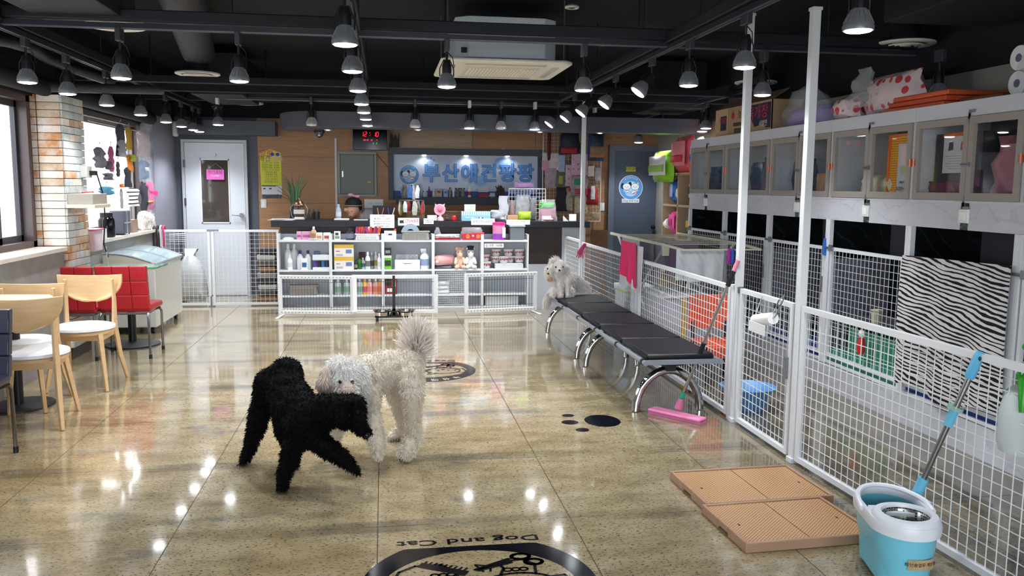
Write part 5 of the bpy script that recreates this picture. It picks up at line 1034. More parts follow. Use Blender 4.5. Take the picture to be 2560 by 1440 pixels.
for k in range(13): O('white_stripe', M().box(a+W*(k+.1)/13, a+W*(k+.55)/13, 10.1685, 10.17, TT+.068, TT+.115), mat('e2eaf2', .5), t)
O('puppy_face', M().ell((a+W*.66, 10.168, TT+.028), (.022, .003, .018)), mat('f2f2f2', .5), t)
for s_ in (-1, 1): O('puppy_ear', M().ell((a+W*.66+s_*.02, 10.166, TT+.035), (.008, .003, .011)), mat('2a2628', .5), t)
text('Happy puppy', .022, frY(a+W*.28, 10.168, TT+.045), mat('f0f4f8', .5), t)
t = T('note_stand', 'small white framed card standing behind the striped box', 'card', (tx(1177), 10.32, TT)); O('card', M().box(tx(1163), tx(1191), 10.33, 10.34, TT+.11, TT+.195), mat('e9e6df', .5), t, bev=.003); O('card_lines', M().box(tx(1167), tx(1187), 10.328, 10.33, TT+.125, TT+.175), mat('cfcac0', .6), t); O('stand', M().box(tx(1174), tx(1180), 10.335, 10.345, TT, TT+.115), mat('d8d4cc', .5), t)
soft2('face_towel_bundle', 'grey and white crumpled bag on the counter right of the striped box', 'bag', tx(1228), tx(1262), TT, TT+.13, 10.26, .09, mat('a7a9ae', .6, var=.35, vs=18), 31, .02)
soft2('draped_cloth', 'white fabric draped from the sign ledge down to the counter', 'cloth', tx(1252), tx(1276), TT, TT+.30, 10.42, .02, mat('c9cbd4', .8), 32, .012)
carton('small brown cardboard box on the counter', tx(1268), tx(1294), 10.19, TT, .07, .1, 'b08a68')
soft2('green_pouch', 'lime green zipped pouch on the counter', 'pouch', tx(1296), tx(1328), TT, TT+.115, 10.24, .09, mat('94b62c', .4), 33, .006)
# white wire frame with bagged clothes
t = T('wire_stand', 'white wire grid stand on the counter hung with bagged clothes', 'display rack', (tx(1325), 10.45, TT)); x0, x1 = tx(1279), tx(1372); g = M()
for k in range(13): g.bar((x0+(x1-x0)*k/12, 10.46, TT), (x0+(x1-x0)*k/12, 10.46, TT+.385), .004)
for k in range(9): g.bar((x0, 10.457, TT+.385*k/8), (x1, 10.457, TT+.385*k/8), .004)
o = O('wire_grid', g, WH, t, smooth=False); o['kind'] = 'stuff'; O('frame', M().tube([(x0, 10.46, TT), (x0, 10.46, TT+.39), (x1, 10.46, TT+.39), (x1, 10.46, TT)], .007, 8), WH, t)
gC = 'bagged pet clothes on the wire stand'
for k, (a, b, z0, z1_, c, lab) in enumerate(((1280, 1292, .0, .22, '8a4238', 'narrow reddish packets'), (1294, 1330, .05, .30, '8f8f96', 'silver grey bagged pet coat'), (1330, 1345, .02, .26, '3a2c2c', 'dark striped bagged pet clothes'))):
    t = T('bagged_pet_clothes', lab+' on the wire stand of the counter', 'pet clothes', ((tx(a)+tx(b))/2, 10.40, TT+z0), gC); soft2('garment', '', '', tx(a), tx(b), TT+z0, TT+z1_, 10.40, .05, mat(c, .6, var=.45, vs=22), 40+k, .01, .2, par=t); soft2('film', '', '', tx(a)-.005, tx(b)+.005, TT+z0-.0, TT+z1_+.02, 10.395, .07, PLASTIC, 50+k, .01, .1, par=t)
t = T('bagged_pet_clothes', 'pink dog dress with a green collar bagged on the counter', 'pet clothes', (tx(1374), 10.34, TT), gC)
soft2('pink_dress', '', '', tx(1352), tx(1395), TT, TT+.17, 10.34, .05, mat('a8647a', .7, var=.3, vs=30), 60, .012, .1, par=t); soft2('green_collar', '', '', tx(1351), tx(1391), TT+.15, TT+.225, 10.335, .055, mat('3fae3c', .4, var=.2, vs=30), 61, .014, .1, par=t); soft2('film', '', '', tx(1350), tx(1397), TT, TT+.26, 10.335, .07, PLASTIC, 62, .012, .2, par=t)
tag(O('glasses_case', M().ell((tx(1369), 10.2, TT+.022), (.072, .03, .022)), mat('dfa9b6', .4)), 'pink rounded case with dark pattern on the counter', 'case')
tag(O('white_strip_box', M().box(tx(1357), tx(1380), 10.27, 10.3, TT, TT+.06), mat('e6e6e6', .5)), 'small white box behind the pink case', 'box')
carton('white upright paper box on the counter near the pole', tx(1423), tx(1440), 10.2, TT, .085, .04, 'e8ebf0'); tag(O('paper_triangle', M().prism([(0, 0), (.07, 0), (0, .07)], 10.2, 10.203, lambda a, b, c: (tx(1407)+a, c, TT+b)), mat('c9ccbc', .6)), 'bent pale paper corner beside the white paper box', 'paper')
# ================================================================ BACK WALL THINGS
BY = 11.8
def bx_(px, py=450): return P(px, py, Y=BY).x
def bz_(py, px=1100): return P(px, py, Y=BY).z
# sign niche
ix0, ix1 = bx_(971), bx_(1355); zt, zb = bz_(370, 970), bz_(495, 970)
t = T('shop_sign', 'pale blue shop sign with blue Korean letters in a dark frame', 'sign', ((ix0+ix1)/2, BY, zb))
O('sign_frame', M().box(ix0, ix1, BY-.06, BY-.001, zt-.085, zt).box(ix0, ix0+.07, BY-.06, BY-.001, zb-.02, zt-.085).box(ix1-.07, ix1, BY-.06, BY-.001, zb-.02, zt-.085), mat('4a515c', .5), t, bev=.003)
O('sign_board', M().box(ix0+.07, ix1-.07, BY-.02, BY-.001, zb+.1, zt-.085), mat('ccd8ec', .5, var=.02), t); O('blue_lower_board', M().box(ix0+.07, ix1-.07, BY-.022, BY-.001, zb-.02, zb+.1), mat('2f55a0', .5), t)
BL = mat('5b9fe8', .4); BLD = mat('1f5cae', .4); PALE = mat('8fb4e2', .5)
for q_ in (1060, 1165, 1268):
    X_ = bx_(q_, 389); O('niche_light', M().lathe([(.03, 0), (.028, -.008)], (X_, BY-.035, zt-.085), 16), mat('fff4e4', .3, emit=3), t)
    l = bpy.data.lights.new('niche_glow', 'SPOT'); l.energy = 1.3; l.spot_size = D(150); l.spot_blend = .6; l.shadow_soft_size = .02; lo = bpy.data.objects.new('niche_glow', l); COL.objects.link(lo); lo.parent = t; lo.location = V((X_, BY-.10, zt-.10))-t.location
for s, px in (('부', 1078), ('산', 1126), ('애', 1173), ('견', 1222), ('팡', 1268), ('팡', 1313)):
    X_ = bx_(px, 438); Z_ = bz_(436, px)
    text(s, .265, frY(X_, BY-.022, Z_), BLD, t, 'letter_outline', th=.012, off=.034); text(s, .265, frY(X_, BY-.032, Z_), BL, t, 'letter', th=.006, off=.012)
def paw(px, py, s, par, m, y, rot=0, fr=None):
    c = P(px, py, Y=y); cs, sn = cos(rot), sin(rot)
    for dx, dz, r, rz in ((0, -.01, .055, .045), (-.07, .04, .018, .022), (-.03, .075, .018, .024), (.02, .078, .018, .024), (.065, .045, .018, .022)):
        X_ = c.x+(dx*cs-dz*sn)*s; Z_ = c.z+(dx*sn+dz*cs)*s; O('paw_pad', M().lathe([(1, 0), (1, .002)], (X_, y, Z_), 18, R=Matrix.Rotation(D(90), 3, 'X') @ Matrix.Diagonal((r*s, rz*s, 1))), m, par)
paw(1074, 408, .9, t, PALE, BY-.021); paw(1255, 405, 1.8, t, PALE, BY-.021, -.5); paw(1200, 450, 1.7, t, PALE, BY-.021, .6)
def logo(par, fr, s, ring, ink, face, light, holes=True):
    """round puppy and kitten badge; fr(a, b, c) with a right, b up, c towards the viewer, s = radius"""
    def poly(pts, m, c0, c1, nm='badge_piece'): return O(nm, M().prism([(a*s, b*s) for a, b in pts], c0, c1, fr), m, par, smooth=False)
    def circ(cx, cy, rx, ry, n=28): return [(cx+rx*cos(2*pi*k/n), cy+ry*sin(2*pi*k/n)) for k in range(n)]
    return poly, circ
def sticker(lab, px, py, r, y, name='round_sticker', textline=True):
    c = P(px, py, Y=y); fr = lambda a, b, e: (c.x+a, y-e, c.z+b); t = T(name, lab, 'sticker', (c.x, y, c.z)); poly, circ = logo(t, fr, r, 0, 0, 0, 0)
    W_ = mat('e6eaf0', .5); K_ = mat('1d1f2a', .5); B_ = mat('5a9ada', .5); LB = mat('a9cdee', .5)
    poly(circ(0, 0, 1, 1, 40), W_, 0, .002, 'white_edge'); poly(circ(0, 0, .95, .95, 40), B_, .002, .003, 'blue_disc'); poly(circ(0, -.1, .62, .62, 32), LB, .003, .0035, 'pale_disc')
    for k, ch in enumerate('부산애견팡팡'): 
        a = D(125-k*14); text(ch, r*.2, (lambda p, q, e, a=a: (c.x+r*.8*cos(a)+p*sin(a)+q*cos(a), y-.004-e, c.z+r*.8*sin(a)-p*cos(a)+q*sin(a))), mat('d8ecff', .5), t)
    for sx_, ears in ((-.36, 'dog'), (.36, 'cat')):
        if ears == 'dog': poly(circ(sx_-.33, .12, .15, .24, 16), K_, .004, .0055, 'dog_ear'); poly(circ(sx_+.28, .28, .14, .18, 16), K_, .004, .0055, 'dog_ear')
        else:
            for q in (-.22, .2): poly([(sx_+q-.1, .2), (sx_+q+.12, .2), (sx_+q+(.02 if q > 0 else -.06), .48)], W_, .004, .0055, 'cat_ear')
        poly(circ(sx_, .08, .34, .28, 24), K_, .0045, .006, 'head_outline'); poly(circ(sx_, .08, .315, .255, 24), W_, .006, .007, 'head')
        for q in (-.12, .1): poly(circ(sx_+q, .06, .03, .035, 10), K_, .007, .0075, 'eye')
        poly(circ(sx_-.01, -.03, .035, .025, 10), K_, .007, .0075, 'nose')
        poly(circ(sx_*.8, -.38, .26, .14, 20), K_, .0045, .0055, 'body_outline'); poly(circ(sx_*.8, -.38, .235, .115, 20), W_, .0055, .0065, 'small_body')
    poly(circ(.62, .22, .07, .06, 10), mat('e0b040', .5), .0075, .0085, 'flower'); poly([(-.5, -.45), (-.1, -.4), (-.12, -.34), (-.5, -.38)], B_, .007, .008, 'comb'); poly([(.2, -.5), (.6, -.34), (.58, -.3), (.18, -.44)], mat('c83a5a', .5), .007, .008, 'scissors')
    if textline:
        poly([(-.72, -1.22), (.72, -1.22), (.74, -.9), (-.74, -.9)], W_, .001, .0025, 'name_plate'); text('Dog and Cat', r*.26, (lambda a, b, e: (c.x+a, y-.003-e, c.z-r*1.06+b)), K_, t, w=r*1.3)
    return t
sticker('round blue puppy and kitten badge on the left of the shop sign', 1023, 437, .14, BY-.021, 'sign_badge', False)
sticker('round blue sticker with puppy, kitten and shop name on the blue-grey door', 1577, 469, .175, 11.758)
sheet_sign('small yellow label with Korean writing on the blue-grey door', P(1565, 423, Y=11.75).x, P(1590, 423, Y=11.75).x, 11.757, P(1577, 429, Y=11.75).z, P(1577, 417, Y=11.75).z, [('용변금지', .5, .05, '2c2a1c')], c='c8c43c')
# ledge with products under the sign
lz = bz_(492, 1100); ly = BY-.20
t = T('sign_ledge', 'dark grey ledge under the shop sign holding products', 'ledge', ((ix0+ix1)/2, ly, lz)); O('ledge_board', M().prism([(ix0+.1, lz), (ix1-.45, lz), (ix1-.5, lz-.10), (ix0+.1, lz-.10)], ly, BY, lambda a, b, c: (a, c, b)), mat('3d434e', .5), t, bev=.004)
lx = lambda px: P(px, 480, Y=ly+.05).x
for k, (px, w_, h_, kind, c, c2, lab) in enumerate(((1063, .075, .09, 'j', 'b9c0c8', 'e0e4e8', 'grey lidded tub'), (1073, .03, .14, 'b', '5a2a6a', '3a1c48', 'purple slim bottle'), (1085, .045, .10, 'j', 'd8cfc2', 'f0ece6', 'white brown labelled jar'), (1097, .09, .11, 'c', 'b7a89c', '8a3a3a', 'beige carton with a red oval'), (1114, .065, .10, 'c', '9fb6d6', '2a4a9a', 'pale blue carton'), (1125, .045, .13, 'b', '8b8478', '2a2a2a', 'brown bottle with a dark cap'), (1134, .035, .14, 'b', 'dde6ec', 'f2f2f2', 'clear white bottle'), (1144, .075, .13, 'p', '6d7078', '2a2a2a', 'grey plush figure'), (1157, .07, .11, 'p', '8a8a8c', '2a2a2a', 'grey owl shaped figure'), (1174, .05, .15, 'b', 'ececec', 'ececec', 'tall white bottle with red marks'))):
    x = lx(px); L = lab+' on the ledge under the shop sign'; y = ly+.06
    if kind == 'b': bottle(L, x, y, lz, w_, h_, c, c2, 'b83a3a' if px == 1174 else None)
    elif kind == 'j': bottle(L, x, y, lz, w_, h_, c, c2, cat='jar')
    elif kind == 'c': carton(L, x-w_/2, x+w_/2, y-.03, lz, h_, .06, c, ((.25, .75, .5, .75, c2),))
    else:
        t = T('small_plush', L, 'plush toy', (x, y, lz)); body('plush_body', [((x, y, lz+.035), (w_*.5, .03, .04)), ((x, y, lz+.085), (w_*.4, .03, .034))], mat(c, .9, var=.4, vs=50), t, .006, 2)
        for s_ in (-1, 1): O('ear', M().ell((x+s_*w_*.3, y, lz+.115), .011, 8, 6), mat('2e2e30', .8), t)
for k, (cc, w_) in enumerate((('b02c30', .14), ('a82a2e', .135), ('3a4a8a', .12), ('e0dcd4', .14), ('d8d8dc', .15))):
    x = lx(1208); carton('thin box in the stack on the sign ledge, %s' % ('bottom red', 'second red', 'middle blue', 'cream fourth', 'top pale')[k], x-w_/2, x+w_/2, ly+.03, lz+.0005+.024*k, .0235, .1, cc, (), 'stacked thin boxes on the sign ledge')
tag(O('white_sneaker', M().ell((lx(1231), ly+.06, lz+.02), (.05, .025, .02)).box(lx(1225), lx(1237), ly+.04, ly+.06, lz+.03, lz+.06), mat('d8d8d8', .5)), 'small white and black gadget on the sign ledge', 'gadget')
roots('little dark decorated tree figure on the sign ledge', lx(1250), ly+.06, lz, .08, .17, 8)
soft2('folded_bag', 'pink and lilac pack above the wire stand', 'pack', P(1285, 470, Y=10.46).x, P(1335, 470, Y=10.46).x, TT+.396, TT+.47, 10.46, .06, mat('a889b8', .5, var=.3, vs=20), 66)
# electrical cabinet, clock, cable duct
a, b, z0, z1_ = bx_(844, 430), bx_(942, 430), bz_(492, 890), bz_(379, 890)
t = T('electrical_cabinet', 'grey green metal electrical cabinet flush on the wood wall', 'cabinet', ((a+b)/2, BY, z0)); O('cabinet_frame', M().box(a, b, BY-.03, BY-.001, z0, z0+.035).box(a, b, BY-.03, BY-.001, z1_-.035, z1_).box(a, a+.035, BY-.03, BY-.001, z0+.035, z1_-.035).box(b-.035, b, BY-.03, BY-.001, z0+.035, z1_-.035), mat('9a9f98', .5), t, bev=.006)
dd = O('door', M().box(a+.04, b-.04, BY-.022, BY-.002, z0+.04, z1_-.04), mat('7c827d', .5), t, bev=.004); O('latch', M().box(a+.06, a+.075, BY-.03, BY-.022, (z0+z1_)/2-.04, (z0+z1_)/2+.04), mat('d8d8d8', .3, .6), dd); O('warning_tag', M().box(b-.13, b-.075, BY-.0235, BY-.022, z0+.19, z0+.21), mat('c8b430', .5), dd)
a, b, z0, z1_ = bx_(883, 340), bx_(968, 340), bz_(377, 925), bz_(320, 925)
t = T('digital_clock', 'black digital wall clock with red numbers showing 12:10', 'clock', ((a+b)/2, BY-.12, z0)); cyk = BY-.16
O('clock_case', M().box(a, b, cyk, BY-.001, z0, z1_), mat('0a0a10', .12), t, bev=.008); O('clock_rim', M().box(a-.005, a, cyk+.005, cyk+.03, z0, z1_).box(b, b+.005, cyk+.005, cyk+.03, z0, z1_).box(a-.005, b+.005, cyk+.005, cyk+.03, z0-.005, z0).box(a-.005, b+.005, cyk+.005, cyk+.03, z1_, z1_+.005), mat('8a8c90', .4), t)
REDL = mat('ff1a30', .4, emit=3.0); GRL = mat('20e060', .4, emit=1.5)
SEG = {'0': 'abcdef', '1': 'bc', '2': 'abged', '4': 'fgbc', '9': 'abcdfg', '5': 'afgcd', '8': 'abcdefg', '3': 'abgcd'}
def digit(ch, x, z, s, par, m=REDL):
    g = M(); w_ = s*.5; k = s*.09; S = {'a': (0, 1, w_, 1), 'g': (0, .5, w_, .5), 'd': (0, 0, w_, 0)}
    for q in SEG[ch]:
        if q in 'agd': zz = z+s*{'a': 1, 'g': .5, 'd': 0}[q]; g.bar((x+k+s*.12*(zz-z)/s, cyk-.001, zz), (x+w_-k+s*.12*(zz-z)/s, cyk-.001, zz), k*1.3)
        else:
            lo = {'b': .5, 'c': 0, 'e': 0, 'f': .5}[q]; xx = x+(w_ if q in 'bc' else 0); g.bar((xx+s*.12*lo, cyk-.001, z+s*(lo+.07)), (xx+s*.12*(lo+.5), cyk-.001, z+s*(lo+.43)), k*1.3)
    return O('lit_digit', g, m, par, smooth=False)
W = b-a; H_ = z1_-z0
for ch, fx_ in (('1', .23), ('2', .33), ('1', .585), ('0', .67)): digit(ch, a+W*fx_, z0+H_*.60, .058, t)
for k in range(2): O('colon_dot', M().box(a+W*.49, a+W*.505, cyk-.002, cyk, z0+H_*(.64+.1*k), z0+H_*(.67+.1*k)), REDL, t)
for ch, fx_ in (('2', .30), ('0', .34), ('1', .38), ('9', .42), ('1', .50), ('0', .54), ('4', .68)): digit(ch, a+W*fx_, z0+H_*.41, .02, t)
for fx_ in (.58, .68): digit('2', a+W*fx_, z0+H_*.28, .018, t, GRL)
for k in range(7): O('status_dot', M().box(a+W*.84, a+W*.85, cyk-.001, cyk, z0+H_*(.3+.07*k), z0+H_*(.32+.07*k)), mat('9a9aa0', .4), t)
tag(O('cable_duct', M().box(bx_(838, 450), bx_(843, 450), BY-.02, BY-.001, bz_(545, 840), bz_(346, 840)), mat('d0cfd0', .4)), 'thin white vertical cable duct on the wood wall', 'cable duct')
tag(O('black_cable', M().tube([(bx_(935, 380), BY-.01, bz_(376, 935)), (bx_(950, 400), BY-.008, bz_(395, 950)), (bx_(970, 420), BY-.01, bz_(419, 970))], .004, 6), BLK2), 'thin dark cable running from the clock to the sign', 'cable')
sheet_sign('small white paper with a table behind the seated person', bx_(911, 505), bx_(958, 505), BY-.001, bz_(520, 935), bz_(498, 935), [('|  영업  |  시간  |', .5, .03, 'a8a8ac')])
# yellow poster
t = T('price_poster', 'yellow house shaped poster with coloured Korean lettering', 'poster', (bx_(677, 440), BY, bz_(495, 677))); pz = lambda py: bz_(py, 677); p_ = lambda px: bx_(px, 430)
O('poster_sheet', M().prism([(p_(652), pz(463)), (p_(704), pz(463)), (p_(703), pz(382)), (p_(677), pz(373)), (p_(650), pz(382))], 0, .004, lambda a, b, c: (a, BY-.001-c, b)), mat('d9dc3c', .5), t); O('header', M().prism([(p_(651), pz(402)), (p_(703), pz(402)), (p_(702), pz(383)), (p_(677), pz(375)), (p_(651), pz(383))], 0, .002, lambda a, b, c: (a, BY-.005-c, b)), mat('e3cf22', .5), t)
text('팡팡', .10, frY(p_(667), BY-.008, pz(385)), mat('c84a58', .5), t); 
for q in (682, 695): O('paw_print', M().ell((p_(q), BY-.008, pz(386)), (.026, .002, .022)), mat('2f55a8', .5), t)
text('애견', .09, frY(p_(662), BY-.008, pz(397)), mat('2e8a50', .5), t); text('요금표', .085, frY(p_(687), BY-.008, pz(397)), mat('e8b0c8', .5), t)
for k, s in enumerate(('소형견  5kg  10,000', '중형견 10kg  15,000', '대형견 20kg  20,000', '호텔링 1박 30,000원', '* 예방접종 필수', '* 배변봉투 지참', '* 맹견 입장 불가', '* 간식은 카운터 문의', '감사합니다')): text(s, .032, frY(p_(677), BY-.0055, pz(407+k*6)), mat(('c05a3a', '3a5a3a', '6a4a2a')[k % 3], .5), t, w=.22 if k < 4 else .17)
O('white_calendar', M().box(p_(653), p_(704), BY-.006, BY-.001, pz(486), pz(464)), mat('dcdfe6', .5), t); O('calendar_header', M().box(p_(654), p_(690), BY-.008, BY-.006, pz(466), pz(464)), mat('4a4038', .5), t); O('dark_strip', M().box(p_(655), p_(703), BY-.006, BY-.001, pz(496), pz(487)), mat('4c4f58', .6, var=.7, vs=30), t)
for q in (657, 672): O('calendar_mark', M().box(p_(q), p_(q+6), BY-.008, BY-.006, pz(473), pz(470)), mat('33363e', .5), t)
def wall_switch(lab, px0, px1, py0, py1):
    a, b = bx_(px0, py0), bx_(px1, py0); z0, z1_ = bz_(py1, px0), bz_(py0, px0); t = T('wall_switch', lab, 'switch', ((a+b)/2, BY, z0)); O('plate', M().box(a, b, BY-.012, BY-.001, z0, z1_), mat('e8e8e6', .4), t, bev=.003); O('rocker', M().box(a+.02, b-.02, BY-.017, BY-.012, z0+.02, z1_-.02), mat('f2f2f0', .35), t, bev=.002)
wall_switch('white wall switch below the yellow poster', 652, 666, 498, 520); wall_switch('white wall switch right of the wire grid', 1501, 1511, 507, 527)
# air freshener + cable on the grey panel
c = P(431, 320, X=-2.70); t = T('air_freshener', 'white oval air freshener dispenser on the grey wall by the window', 'air freshener', c); O('dispenser_body', M().box(-2.70, -2.63, c.y-.05, c.y+.05, c.z-.11, c.z+.09), mat('e4e2e2', .35), t, bev=.03, seg=4); O('nozzle_hole', M().ell((-2.63, c.y, c.z+.04), (.004, .012, .012)), BLK2, t)
# door sign
t = sheet_sign('pink hanging sign with Korean lettering on the white door', P(516, 437, Y=11.73).x, P(560, 437, Y=11.73).x, 11.738, P(538, 449, Y=11.73).z, P(538, 424, Y=11.73).z, [('정기휴일', .72, .05, 'a02468'), ('CLOSED', .38, .03, 'f0d0e8'), ('·        ·        ·', .14, .02, '6a2050')], c='e070c0')
O('hanging_string', M().tube([(P(518, 424, Y=11.73).x, 11.736, P(538, 424, Y=11.73).z), (P(538, 405, Y=11.73).x, 11.736, P(538, 408, Y=11.73).z), (P(558, 424, Y=11.73).x, 11.736, P(538, 424, Y=11.73).z)], .0015, 4), mat('c0c0c0', .5), t)
# wire grid wall rack with goods
gy = 11.70; gx0, gx1, gz0, gz1 = P(1357, 430, Y=gy).x, P(1502, 430, Y=gy).x, P(1430, 553, Y=gy).z, P(1430, 318, Y=gy).z
t = T('wall_grid_rack', 'tall white wire grid rack on the wood wall full of hanging goods', 'wall rack', ((gx0+gx1)/2, gy, gz0)); g = M()
n = int((gx1-gx0)/.05)
for k in range(1, n): g.bar((gx0+(gx1-gx0)*k/n, gy, gz0), (gx0+(gx1-gx0)*k/n, gy, gz1), .004)
n = int((gz1-gz0)/.05)
for k in range(1, n): g.bar((gx0, gy-.004, gz0+(gz1-gz0)*k/n), (gx1, gy-.004, gz0+(gz1-gz0)*k/n), .004)
o = O('wire_grid', g, mat('d8d0c8', .4), t, smooth=False); o['kind'] = 'stuff'; O('frame', M().tube([(gx0, gy, gz0), (gx1, gy, gz0), (gx1, gy, gz1), (gx0, gy, gz1)], .009, 8, closed=True), WH, t)
GYY = 11.62; G = lambda px, py: P(px, py, Y=GYY)
def hang(name, lab, cat, x0, y0, x1, y1, c, seed, th=.05, wr=.012, taper=0, grp='goods on the wire grid rack', parts=()):
    a, b = G(x0, y1), G(x1, y0); t = T(name, lab, cat, ((a.x+b.x)/2, GYY, a.z), grp)
    soft2('main_piece', '', '', a.x, b.x, a.z, b.z, GYY, th, c if isinstance(c, bpy.types.Material) else mat(c, .6, var=.25, vs=18), seed, wr, taper, par=t)
    for (nm, u0, v0, u1, v1, cc) in parts:
        A, B = G(u0, v1), G(u1, v0); soft2(nm, '', '', A.x, B.x, A.z, B.z, GYY-th/2-.004, .02, cc if isinstance(cc, bpy.types.Material) else mat(cc, .5, var=.2, vs=25), seed+3, .004, par=t)
    O('hook', M().tube([(t.location.x, GYY, b.z-.01), (t.location.x, GYY+.02, b.z+.02), (t.location.x, 11.695, b.z+.01)], .003, 5), GALV, t)
    return t
hang('pet_backpack', 'navy patterned pet backpack with a red bottom band', 'backpack', 1397, 325, 1452, 385, '23283c', 71, .14, .012, .2, parts=(('red_band', 1400, 370, 1440, 384, 'a02436'),))
hang('pet_backpack', 'blue pet backpack with a clear tan window', 'backpack', 1468, 335, 1511, 402, '33486a', 72, .14, .006, .12, parts=(('mesh_window', 1472, 367, 1507, 388, '8a7455'), ('orange_band', 1471, 386, 1508, 394, 'b0703a'), ('dark_opening', 1478, 338, 1500, 358, '1a2438')))
hang('leash_bundle', 'dark red dog leash hanging at the top left of the grid', 'leash', 1367, 320, 1378, 412, '5a1c24', 73, .02, .004)
hang('toy_card', 'pink and white toy card with toothbrushes', 'card', 1355, 383, 1397, 425, 'dccfd4', 74, .012, .004, parts=(('pink_end', 1354, 402, 1372, 425, 'e0a0b8'),))
hang('brush_packet', 'striped pale brushes hanging below the pink card', 'brush', 1362, 418, 1392, 470, 'b9a4b0', 75, .03, .01); hang('comb_card', 'blue and white comb card on the grid', 'card', 1396, 388, 1412, 430, 'a9bcd8', 76, .012, .003)
hang('harness', 'grey and yellow dog harness on the grid', 'harness', 1388, 430, 1414, 468, '6a6c60', 77, .04, .015, parts=(('yellow_patch', 1396, 440, 1406, 460, 'b8b848'),))
CARD = NT('sticker_cards', .4); vv = CARD.n('TexVoronoi', CARD.pos(), Scale=15.0); vv.inputs['Randomness'].default_value = .1
CM = CARD.out(CARD.mix(CARD.ramp(vv.outputs['Distance'], (.22, 1.0), (.30, 0.0)), 'c9a3b4', CARD.ramp(vv.outputs['Color'], (.2, 'b5485e'), (.5, '5a5a80'), (.8, 'd8d0d0'))), .4)
hang('hairpin_card', 'pink card of hair ornaments in the middle of the grid, upper one', 'card', 1428, 385, 1470, 438, CM, 78, .012, .003); hang('hairpin_card', 'smaller pink ornament card left of the upper one', 'card', 1413, 412, 1430, 465, CM, 79, .012, .003)
hang('toy_bag', 'clear bag of green and red toys on the grid', 'toy bag', 1425, 440, 1470, 488, 'a89aa4', 80, .06, .02, parts=(('green_toy', 1434, 448, 1452, 462, '2c8a68'), ('red_toy', 1436, 472, 1468, 486, 'a83a44')))
hang('hairpin_card', 'pale card of ornaments at the lower middle of the grid', 'card', 1436, 490, 1470, 533, mat('b8a890', .5, var=.5, vs=40), 81, .012, .003); hang('hairpin_card', 'narrow pale ornament card at the lower left of the grid', 'card', 1412, 478, 1432, 525, mat('a89c8c', .5, var=.5, vs=40), 82, .012, .003)
hang('collar_card', 'white card with a small tan collar on the right of the grid', 'card', 1470, 415, 1486, 441, 'ded8cc', 83, .01, .002); hang('snack_pouch', 'white and maroon pouch on the right edge of the grid', 'pouch', 1487, 420, 1503, 452, 'b8aeb0', 84, .03, .006)
hang('red_pet_cap', 'red cap with a white striped shoe shaped pack on the grid', 'cap', 1464, 470, 1497, 512, 'a52432', 85, .08, .01, .25, parts=(('white_pack', 1475, 465, 1486, 498, 'd8d8dc'),))
hang('black_pet_coat', 'black dotted pet coat hanging behind the counter goods', 'pet clothes', 1388, 468, 1420, 528, '1f2028', 86, .05, .015, .2); hang('small_charm', 'small dangling charms at the lower right of the grid', 'charm', 1478, 530, 1500, 548, 'b09a80', 87, .02, .012)
tag(O('wood_clapper', M().box(G(1415, 470).x, G(1424, 470).x, GYY-.01, GYY+.01, G(1420, 478).z, G(1420, 470).z), mat('b0703a', .5)), 'small orange wooden piece on the grid', 'toy')
# wooden board leaning right of counter, dark boards near the blue door
tag(O('leaning_board', M().box(P(1478, 600, Y=11.6).x, P(1519, 600, Y=11.6).x, 11.6, 11.62, 0, P(1500, 575, Y=11.6).z), mat('6a4a34', .5, var=.15, vs=6)), 'brown wooden board leaning on the wall right of the counter', 'board')
# ================================================================ WOODEN RACK WITH PET PADS (right, facing the room)
RXx = 3.36; rx = lambda px, py: P(px, py, X=RXx)
t = T('pad_rack', 'light wooden shelf rack stacked with pet pad packs in the far right corner', 'shelf', (RXx, 9.5, 0)); ry1 = rx(1656, 500).y; ry0 = 8.93; RW = mat('b59e80', .5, var=.08)
m = M().box(RXx, 3.8, ry0, ry0+.03, 0, 1.68).box(RXx, 3.8, ry1-.03, ry1, 0, 1.68).box(RXx, 3.8, (ry0+ry1)/2-.015, (ry0+ry1)/2+.015, 0, 1.66); O('side_panel', m, RW, t)
for z in (.5, .92, 1.30, 1.66): O('shelf_board', M().box(RXx, 3.8, ry0+.03, ry1-.03, z-.025, z), RW, t)
O('back_panel', M().box(3.79, 3.80, ry0, ry1, 0, 1.66), RW, t)
def pack(lab, y0, y1, z0, z1_, x, c, c2, seed, grp='pet pad packs on the wooden rack', c3='e8e8ea'):
    t = T('pad_pack', lab, 'package', (x, (y0+y1)/2, z0), grp); soft('pack_body', '', '', y0, y1, z0, z1_, x, .2, mat(c, .3), seed, .01, par=t); soft('front_print', '', '', y0+.05, y1-.05, z0+.08, z1_-.06, x-.09, .04, mat(c3, .3), seed+1, .004, par=t)
    soft('colour_patch', '', '', y0+.09, y1-.09, z0+.12, z0+.2, x-.112, .014, mat(c2, .4), seed+2, .003, par=t)
